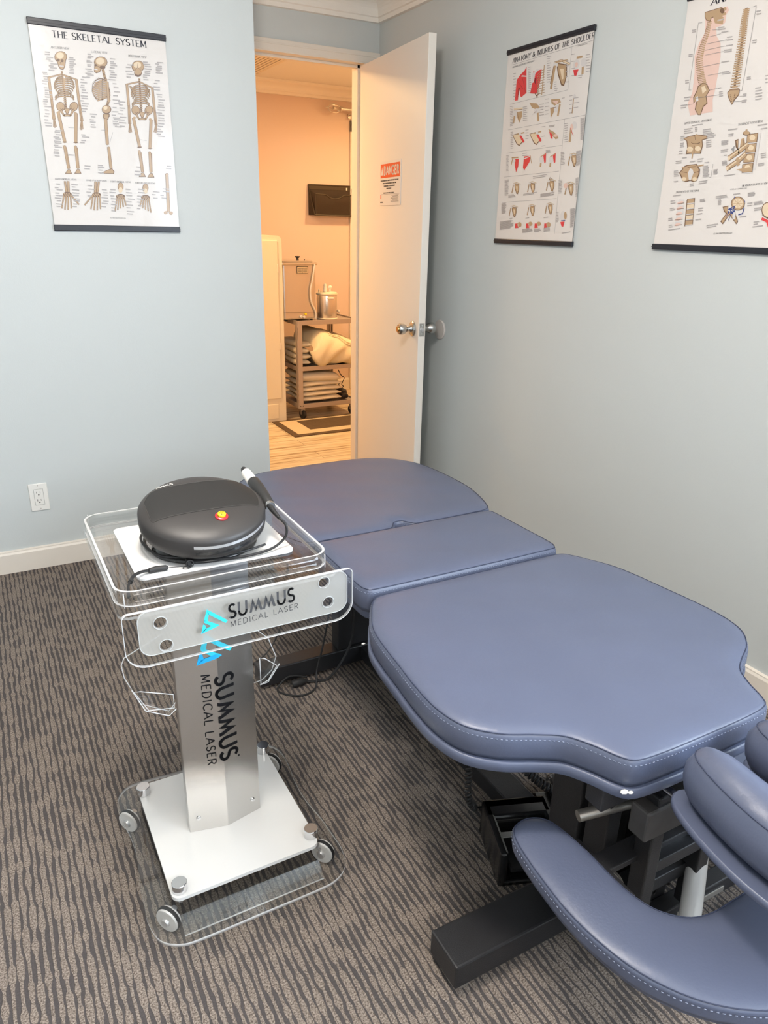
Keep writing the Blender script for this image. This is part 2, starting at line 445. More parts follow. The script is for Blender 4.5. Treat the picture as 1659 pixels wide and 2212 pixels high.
def struct(name, bm, mats, parent=None, smooth=None, origin=None):
    o = obj(name, bm, mats, parent, smooth=smooth, origin=origin)
    if parent is None: o['kind'] = 'structure'
    return o

def split_loose(o):
    """every loose piece of o becomes an object of its own with the same name, parent and material"""
    bmx = bmesh.new(); bmx.from_mesh(o.data); bmx.verts.ensure_lookup_table()
    seen = {}; k = 0
    for v in bmx.verts:
        if v in seen: continue
        st = [v]; seen[v] = k
        while st:
            a = st.pop()
            for e in a.link_edges:
                c = e.other_vert(a)
                if c not in seen: seen[c] = k; st.append(c)
        k += 1
    ids = [seen[v] for v in bmx.verts]
    for j in range(k-1, -1, -1):
        b2 = bmesh.new(); b2.from_mesh(o.data); b2.verts.ensure_lookup_table()
        bmesh.ops.delete(b2, geom=[v for v, i in zip(list(b2.verts), ids) if i != j], context='VERTS')
        if j == 0: b2.to_mesh(o.data)
        else:
            me = o.data.copy(); b2.to_mesh(me); q = o.copy(); q.data = me; COL.objects.link(q); BASE[q.name] = BASE[o.name]
        b2.free()
    bmx.free()
# ------------------------------------------------------------------ the treatment room
XW, YW, YR, ZC = 1.97, 3.12, 3.715, 2.385          # right wall, left (poster) wall, recessed door wall, ceiling
XL, YB = -2.2, -3.1
XC = 1.112                                         # outer corner of the poster wall
b = bm_()
poly = [(XL, YB), (XW, YB), (XW, YR+0.055), (XC, YR+0.055), (XC, YW), (XL, YW)]
vs = [b.verts.new((x, y, 0)) for x, y in poly]; b.faces.new(vs)
struct('floor', b, 'carpet')
b = bm_(); add_box(b, (XL-.1, YB-.1, ZC), (XW+.1, YR+.1, ZC+.08)); struct('ceiling', b, 'ceil')
b = bm_(); add_box(b, (XL-.1, YW, 0), (XC, YR, ZC)); struct('wall_back', b, 'wall')
# door wall with its opening
OX0, OX1, OZ, YH = 1.135, 1.885, 2.098, 3.835
b = bm_()
add_box(b, (XC-.4, YR, 0), (OX0-.02, YH, ZC)); add_box(b, (OX0-.02, YR, OZ+.02), (OX1+.02, YH, ZC)); add_box(b, (OX1+.02, YR, 0), (XW+.12, YH, ZC))
struct('wall_doorway', b, 'wall')
# right wall with the window opening behind the camera
WY0, WY1, WZ0, WZ1 = -2.6, 0.15, 0.92, 2.16
b = bm_()
add_box(b, (XW, WY1, 0), (XW+.12, YR, ZC)); add_box(b, (XW, YB-.1, 0), (XW+.12, WY0, ZC))
add_box(b, (XW, WY0, 0), (XW+.12, WY1, WZ0)); add_box(b, (XW, WY0, WZ1), (XW+.12, WY1, ZC))
struct('wall_right', b, 'wall')
b = bm_(); add_box(b, (XL-.1, YB, 0), (XL, YW, ZC)); struct('wall_left', b, 'wall')
b = bm_(); add_box(b, (XL-.1, YB-.1, 0), (XW, YB, ZC)); struct('wall_front', b, 'wall')
b = bm_()
for y0, y1 in ((WY0, WY0+.05), (WY1-.05, WY1), ((WY0+WY1)/2-.025, (WY0+WY1)/2+.025)): add_box(b, (XW+.03, y0, WZ0), (XW+.08, y1, WZ1))
for z0, z1 in ((WZ0, WZ0+.05), (WZ1-.05, WZ1)): add_box(b, (XW+.03, WY0, z0), (XW+.08, WY1, z1))
add_box(b, (XW-.03, WY0-.03, WZ0-.025), (XW+.05, WY1+.03, WZ0), 0.004)
win = struct('window_1', b, 'trim')
b = bm_(); add_box(b, (XW+.052, WY0+.05, WZ0+.05), (XW+.057, WY1-.05, WZ1-.05)); obj('pane', b, 'pane', win)
# baseboards
bb = [(0, 0), (0.014, 0), (0.014, 0.080), (0.010, 0.088), (0.010, 0.092), (0, 0.095)]
def baseb(name, p0, p1, n):
    bmx = bm_(); add_profile(bmx, bb, p0, p1, n); struct(name, bmx, 'trim')
baseb('baseboard_back', (XL, YW, 0), (XC, YW, 0), (0, -1, 0))
baseb('baseboard_right', (XW, YB, 0), (XW, YR, 0), (-1, 0, 0))
baseb('baseboard_left', (XL, YB, 0), (XL, YW, 0), (1, 0, 0))
baseb('baseboard_recess', (XC, YW, 0), (XC, YR, 0), (1, 0, 0))
# crown moulding: fillet, cove, fillet
CZ = 2.274
def crown(z0, z1, d):
    H = z1-z0
    pr = [(0, z0), (0.016, z0+0.002), (0.016, z0+0.020), (0.022, z0+0.024), (0.022, z0+0.030)]
    for k in range(9):
        t = k/8*PI/2
        pr.append((0.022+(d-0.034)*(1-math.cos(t)), z0+0.032+(H-0.052)*math.sin(t)))
    pr += [(d-0.010, z1-0.018), (d, z1-0.014), (d, z1-0.0005), (0, z1-0.0005)]
    return pr
def crownb(name, p0, p1, n, pr=None, mm='crown'):
    bmx = bm_(); add_profile(bmx, pr or crown(CZ, ZC, 0.095), p0, p1, n); o = struct(name, bmx, mm)
crownb('trim_1', (XC, YR, 0), (XW, YR, 0), (0, -1, 0))
crownb('trim_2', (XW, YB, 0), (XW, YR, 0), (-1, 0, 0))
crownb('trim_3', (XL, YW, 0), (XC, YW, 0), (0, -1, 0))
crownb('trim_4', (XC, YW, 0), (XC, YR, 0), (1, 0, 0))
crownb('trim_5', (XL, YB, 0), (XL, YW, 0), (1, 0, 0))
# door casing on the room side (head), jambs and stop
b = bm_()
add_box(b, (XC+.001, YR-.014, OZ+.004), (XW-.001, YR, 2.149), 0.002)
add_box(b, (XC+.001, YR-.017, OZ+.030), (XW-.03, YR-.012, OZ+.036), 0.001)
struct('trim_6', b, 'trim')
b = bm_()
add_box(b, (OX0-.02, YR-.012, 0), (OX0, YH+.012, OZ+.02)); add_box(b, (OX1, YR-.012, 0), (OX1+.02, YH+.012, OZ+.02)); add_box(b, (OX0, YR-.012, OZ), (OX1, YH+.012, OZ+.02))
add_box(b, (OX0, YR+.045, 0), (OX0+.012, YR+.075, OZ)); add_box(b, (OX1-.012, YR+.045, 0), (OX1, YR+.075, OZ)); add_box(b, (OX0, YR+.045, OZ-.012), (OX1, YR+.075, OZ))
struct('trim_7', b, 'trim')
b = bm_(); add_box(b, (OX1+.02, YR-.014, 0), (XW-.001, YR, OZ+.004), 0.002); struct('trim_8', b, 'trim')
# hallway side casing
b = bm_()
add_box(b, (OX0-.09, YH, 0), (OX0-.008, YH+.014, OZ+.08)); add_box(b, (OX1+.008, YH, 0), (OX1+.09, YH+.014, OZ+.08)); add_box(b, (OX0-.008, YH, OZ+.008), (OX1+.008, YH+.014, OZ+.08))
struct('trim_9', b, 'trim')

# open door, hinged at the right jamb and swung back towards the right wall
b = bm_()
hx, hy = 1.866, 3.712
fx, fy = 1.789, 2.950
dv = Vector((fx-hx, fy-hy, 0)); dl = dv.length; du = dv.normalized(); dn = Vector((-du.y, du.x, 0))     # dn points to +x
if dn.x < 0: dn = -dn
DT, DH0, DH1 = 0.035, 0.012, 2.086
def dpt(s, t, z): return Vector((hx, hy, 0))+du*s+dn*t+Vector((0, 0, z))
MD = Matrix((du, dn, Vector((0, 0, 1)))).transposed().to_4x4(); MD.translation = Vector((hx, hy, 0))
def add_dbox(bm, a, c, bev=0, mi=0): add_box(bm, a, c, bev, 2, mi, MD)
add_dbox(b, (0, 0, DH0), (dl, DT, DH1), 0.002)
door = struct('door_1', b, 'door', origin=(hx, hy, 0))
def knob(t, sgn, name, keyed):
    bmx = bm_(); c = dpt(dl-0.060, t, 0.915); ax = dn*sgn
    add_lathe(bmx, [(0.0, 0), (0.034, 0.0), (0.034, 0.004), (0.030, 0.009), (0.018, 0.012), (0.0125, 0.020), (0.012, 0.030), (0.017, 0.036), (0.0235, 0.046), (0.026, 0.058), (0.0255, 0.068), (0.021, 0.074), (0.0, 0.076)], c, ax, 28)
    k = obj(name, bmx, 'nickel', door, label='satin nickel door knob', smooth=True)
    if keyed:
        bmx = bm_(); add_lathe(bmx, [(0, 0.0745), (0.013, 0.0745), (0.013, 0.079), (0.0115, 0.081), (0, 0.081)], c, ax, 24)
        kc = obj('key_cylinder', bmx, 'brass', k, smooth=True); 
knob(0, -1, 'door_knob', True); knob(DT, 1, 'door_knob', False)
b = bm_(); add_dbox(b, (dl-.0005, 0.005, 0.887), (dl+.0015, 0.030, 0.945), 0.0005)
lp = obj('latch_plate', b, 'nickel', door)
b = bm_()
for zz in (0.897, 0.935):
    add_lathe(b, [(0, 0), (0.004, 0), (0.003, 0.0015), (0, 0.0018)], dpt(dl+.0015, 0.0175, zz), du, 12)
add_lathe(b, [(0.0105, 0), (0.0105, 0.001), (0.009, 0.001)], dpt(dl+.0015, 0.0175, 0.916), du, 20)
add_tube(b, [dpt(dl, 0.0175, 0.916), dpt(dl+.009, 0.0175, 0.916)], 0.007, 16)
obj('latch_bolt', b, 'silver', lp)
b = bm_()
for zz in (0.25, 1.05, 1.88): add_tube(b, [(hx+.008, hy-.004, zz-.045), (hx+.008, hy-.004, zz+.045)], 0.007, 12)
split_loose(obj('hinge', b, 'nickel', door))

# ------------------------------------------------------------------ hallway beyond the door
HX0, HX1, HY1, HZ = 0.6, 3.6, 5.90, 2.35
b = bm_(); vs = [b.verts.new(p) for p in ((HX0, YR+.055, 0), (HX1, YR+.055, 0), (HX1, HY1, 0), (HX0, HY1, 0))]; b.faces.new(vs)
struct('floor_hall', b, 'wood')
b = bm_(); add_box(b, (OX0, YR+.045, -.001), (OX1, YR+.07, .004), 0.001); struct('trim_10', b, 'zinc')
b = bm_(); add_box(b, (HX0-.1, YH, HZ), (HX1+.1, HY1+.1, HZ+.06)); struct('ceiling_hall', b, 'ceil')
b = bm_(); add_box(b, (HX0-.1, HY1, 0), (HX1+.1, HY1+.1, HZ)); struct('wall_hall_back', b, 'hallwall')
b = bm_(); add_box(b, (HX0-.1, YH, 0), (HX0, HY1, HZ)); struct('wall_hall_left', b, 'hallwall')
b = bm_(); add_box(b, (HX1, YH, 0), (HX1+.1, HY1, HZ)); struct('wall_hall_right', b, 'hallwall')
b = bm_(); add_box(b, (XW+.12, YH-.1, 0), (HX1+.1, YH, HZ)); struct('wall_hall_front', b, 'hallwall')
crownb('trim_11', (HX0, HY1, 0), (HX1, HY1, 0), (0, -1, 0), crown(2.262, HZ, 0.10))
b = bm_(); add_profile(b, bb, (HX0, HY1, 0), (2.87, HY1, 0), (0, -1, 0)); struct('baseboard_hall', b, 'trim')
b = bm_(); add_box(b, (2.872, HY1-.018, 0), (2.955, HY1, 2.135), 0.004); add_box(b, (2.872, HY1-.018, 2.05), (3.5, HY1, 2.135), 0.004); struct('trim_12', b, 'trim')
b = bm_(); add_box(b, (2.955, HY1-.006, 0.01), (3.5, HY1, 2.05)); struct('door_2', b, 'door')
# slatted return-air vent in the hall ceiling
t = thing('ceiling_vent', 'slatted return air vent in the hallway ceiling just inside the doorway', 'vent', (1.73, 5.18, HZ))
b = bm_()
VX0, VX1, VY0, VY1 = 1.42, 2.04, 4.70, 5.66
for (a, c) in (((VX0, VY0), (VX1, VY0+.02)), ((VX0, VY1-.02), (VX1, VY1)), ((VX0, VY0), (VX0+.02, VY1)), ((VX1-.02, VY0), (VX1, VY1))): add_box(b, (a[0], a[1], HZ-.010), (c[0], c[1], HZ-.001), 0.002)
obj('vent_frame', b, 'vent', t)
b = bm_(); add_box(b, (VX0+.018, VY0+.018, HZ-.003), (VX1-.018, VY1-.018, HZ-.0012)); obj('backing', b, 'worn', t)
b = bm_()
nn = 22
for k in range(nn):
    x = VX0+.03+(VX1-VX0-.06)*k/(nn-1); add_box(b, (x-.009, VY0+.018, HZ-.009), (x+.009, VY1-.018, HZ-.004))
obj('louvre', b, 'vent', t)
# unseen lamps in the hallway ceiling
for i, (x, y, lab) in enumerate(((3.1, 4.75, 'round hallway ceiling lamp furthest right, beyond the file pocket'), (1.12, 4.5, 'added hallway ceiling lamp left of the doorway, out of view'))):
    t = thing('unseen_lamp', lab, 'lamp', (x, y, HZ), 'hallway ceiling lamps')
    b = bm_(); add_lathe(b, [(0.09, 0), (0.10, -0.004), (0.10, -0.012), (0.085, -0.016)], (x, y, HZ), (0, 0, 1), 32); obj('lamp_ring', b, 'white', t, smooth=True)
# bodies of the added room lamps, unseen above and behind the camera
t = thing('unseen_lamp', 'round white base of an unseen lamp added above the laser cart', 'lamp', (0.25, 1.0, ZC))
b = bm_(); add_lathe(b, [(0, 0), (.17, 0), (.17, -.012), (.15, -.030), (.06, -.036), (0, -.036)], (0.25, 1.0, ZC), (0, 0, 1), 40); obj('added_lamp_base', b, 'white', t, smooth=True)
t = thing('added_light_panel', 'added flat white ceiling light panel near the window, out of view', 'ceiling light', (-0.1, -1.6, ZC))
x, y = -0.1, -1.6
for a, c in (((x-.6, y-.3), (x+.6, y-.28)), ((x-.6, y+.28), (x+.6, y+.3)), ((x-.6, y-.28), (x-.58, y+.28)), ((x+.58, y-.28), (x+.6, y+.28))):
    b = bm_(); add_box(b, (a[0], a[1], ZC-.03), (c[0], c[1], ZC-.001), 0.002); obj('panel_frame', b, 'white', t)

# ------------------------------------------------------------------ lettering engine: stroke capitals
def arc(cx, cy, rx, ry, a0, a1, n=8): return [(cx+rx*math.cos(math.radians(a0+(a1-a0)*k/n)), cy+ry*math.sin(math.radians(a0+(a1-a0)*k/n))) for k in range(n+1)]
G = {
 'A': (.74, [[(0, 0), (.37, 1)], [(.37, 1), (.74, 0)], [(.14, .34), (.60, .34)]], [0, .74]),
 'B': (.60, [[(.08, 0), (.08, 1)], [(.08, 1), (.30, 1)]+arc(.30, .76, .22, .24, 90, -90)+[(.08, .52)], [(.08, .52), (.32, .52)]+arc(.32, .26, .26, .26, 90, -90)+[(.08, 0)]], []),
 'C': (.72, [arc(.42, .5, .38, .5, 48, 312, 14)], []),
 'D': (.72, [[(.08, 0), (.08, 1)], [(.08, 1), (.28, 1)]+arc(.28, .5, .40, .5, 90, -90, 12)+[(.08, 0)]], []),
 'E': (.56, [[(.08, 0), (.08, 1)], [(.08, 1), (.52, 1)], [(.08, .52), (.44, .52)], [(.08, 0), (.54, 0)]], []),
 'F': (.52, [[(.08, 0), (.08, 1)], [(.08, 1), (.50, 1)], [(.08, .52), (.42, .52)]], [.08]),
 'G': (.76, [arc(.42, .5, .38, .5, 48, 330, 14), [(.72, 0.1), (.72, .42), (.50, .42)]], []),
 'H': (.72, [[(.08, 0), (.08, 1)], [(.64, 0), (.64, 1)], [(.08, .52), (.64, .52)]], [.08, .64]),
 'I': (.22, [[(.11, 0), (.11, 1)]], [.11]),
 'J': (.40, [[(.28, 1), (.28, .15)]+arc(.12, .12, .16, .18, 0, -120, 5)], []),
 'K': (.66, [[(.08, 0), (.08, 1)], [(.60, 1), (.09, .42)], [(.22, .56), (.62, 0)]], [.08, .62]),
 'L': (.54, [[(.08, 1), (.08, 0)], [(.08, 0), (.52, 0)]], []),
 'M': (.88, [[(.08, 0), (.12, 1)], [(.12, 1), (.44, .12)], [(.44, .12), (.76, 1)], [(.76, 1), (.80, 0)]], [.08, .80]),
 'N': (.74, [[(.08, 0), (.08, 1)], [(.08, 1), (.66, 0)], [(.66, 0), (.66, 1)]], []),
 'O': (.80, [arc(.40, .5, .36, .5, 0, 360, 20)], []),
 'P': (.58, [[(.08, 0), (.08, 1)], [(.08, 1), (.30, 1)]+arc(.30, .74, .24, .26, 90, -90)+[(.08, .48)]], [.08]),
 'R': (.64, [[(.08, 0), (.08, 1)], [(.08, 1), (.30, 1)]+arc(.30, .74, .24, .26, 90, -90)+[(.08, .48)], [(.30, .48), (.62, 0)]], [.08]),
 'S': (.58, [arc(.29, .74, .22, .26, 40, 270, 10)[:-1]+arc(.29, .24, .24, .24, 90, -145, 10)], []),
 'T': (.66, [[(.33, 0), (.33, 1)], [(.02, 1), (.64, 1)]], [.33]),
 'U': (.72, [[(.08, 1), (.08, .34)]+arc(.36, .32, .28, .32, 180, 360, 10)+[(.64, 1)]], []),
 'V': (.70, [[(0, 1), (.35, 0)], [(.35, 0), (.70, 1)]], []),
 'W': (1.0, [[(0, 1), (.25, 0)], [(.25, 0), (.5, .9)], [(.5, .9), (.75, 0)], [(.75, 0), (1, 1)]], []),
 'Y': (.68, [[(0, 1), (.34, .46)], [(.68, 1), (.34, .46)], [(.34, .46), (.34, 0)]], [.34]),
 '&': (.78, [[(.76, 0), (.20, .74)]+arc(.34, .80, .15, .18, 200, -20, 7)+[(.44, .66), (.16, .42)]+arc(.30, .22, .24, .23, 150, 300, 7)+[(.72, .46)]], []),
 '(': (.30, [arc(.36, .45, .28, .62, 130, 230, 6)], []), ')': (.30, [arc(-.06, .45, .28, .62, 50, -50, 6)], []),
 '.': (.20, [[(.06, .02), (.12, .02)]], []), '-': (.4, [[(.05, .45), (.35, .45)]], []), ' ': (.34, [], []),
}
def text_quads(txt, h, wt, font, spacing=.12):
    """quads (4 points) in a frame: baseline at y=0, x to the right; returns quads, width"""
    q = []; x = 0
    for ch in txt:
        gw, strokes, sf = G.get(ch, G[' '])
        for st in strokes:
            for (a, c) in zip(st, st[1:]):
                A = Vector((x+a[0], a[1])); B = Vector((x+c[0], c[1])); d = B-A
                if d.length < 1e-6: continue
                ang = math.atan2(abs(d.y), d.x if d.y >= 0 else -d.x)
                if font == 'serif':
                    up_ = (d.x*d.y) > 1e-6
                    k = abs(d.y)/d.length
                    ww = wt*(.42+.58*k*(0.45 if up_ and abs(d.x) > .12*d.length and len(st) == 2 else 1))
                else: ww = wt
                u = d.normalized(); nn_ = Vector((-u.y, u.x))*ww*.5; e = u*ww*(.28 if len(st) > 2 else .0)
                q.append([(A-e-nn_), (B+e-nn_), (B+e+nn_), (A-e+nn_)])
        if font == 'serif':
            ends = set()
            for st in strokes:
                for p, o in ((st[0], st[1]), (st[-1], st[-2])):
                    if abs(p[1]) < 1e-6 or abs(p[1]-1) < 1e-6:
                        if abs(o[1]-p[1]) > .1: ends.add(p)
            for p in ends:
                yy = .022 if p[1] < .5 else .978
                q.append([Vector((x+p[0]-.12, yy-.022)), Vector((x+p[0]+.12, yy-.022)), Vector((x+p[0]+.12, yy+.022)), Vector((x+p[0]-.12, yy+.022))])
        x += gw+spacing
    x -= spacing
    return [[v*h for v in p] for p in q], x*h
def text_on(bm, txt, org, ux, uy, h, wt=.13, font='sans', spacing=.14, mi=0, width=None, lift=0.0, mirror=False):
    """letters as thin solid faces on the plane org+ux*x+uy*y; fits to width when given"""
    q, W_ = text_quads(txt, 1.0, wt, font, spacing)
    kx = (width/W_) if width else h
    org = Vector(org); ux = Vector(ux).normalized(); uy = Vector(uy).normalized(); nz = ux.cross(uy)
    for p in q:
        vs = [bm.verts.new(org+ux*(v.x*kx)+uy*(v.y*h)+nz*lift) for v in p]
        f = bm.faces.new(vs); f.material_index = mi

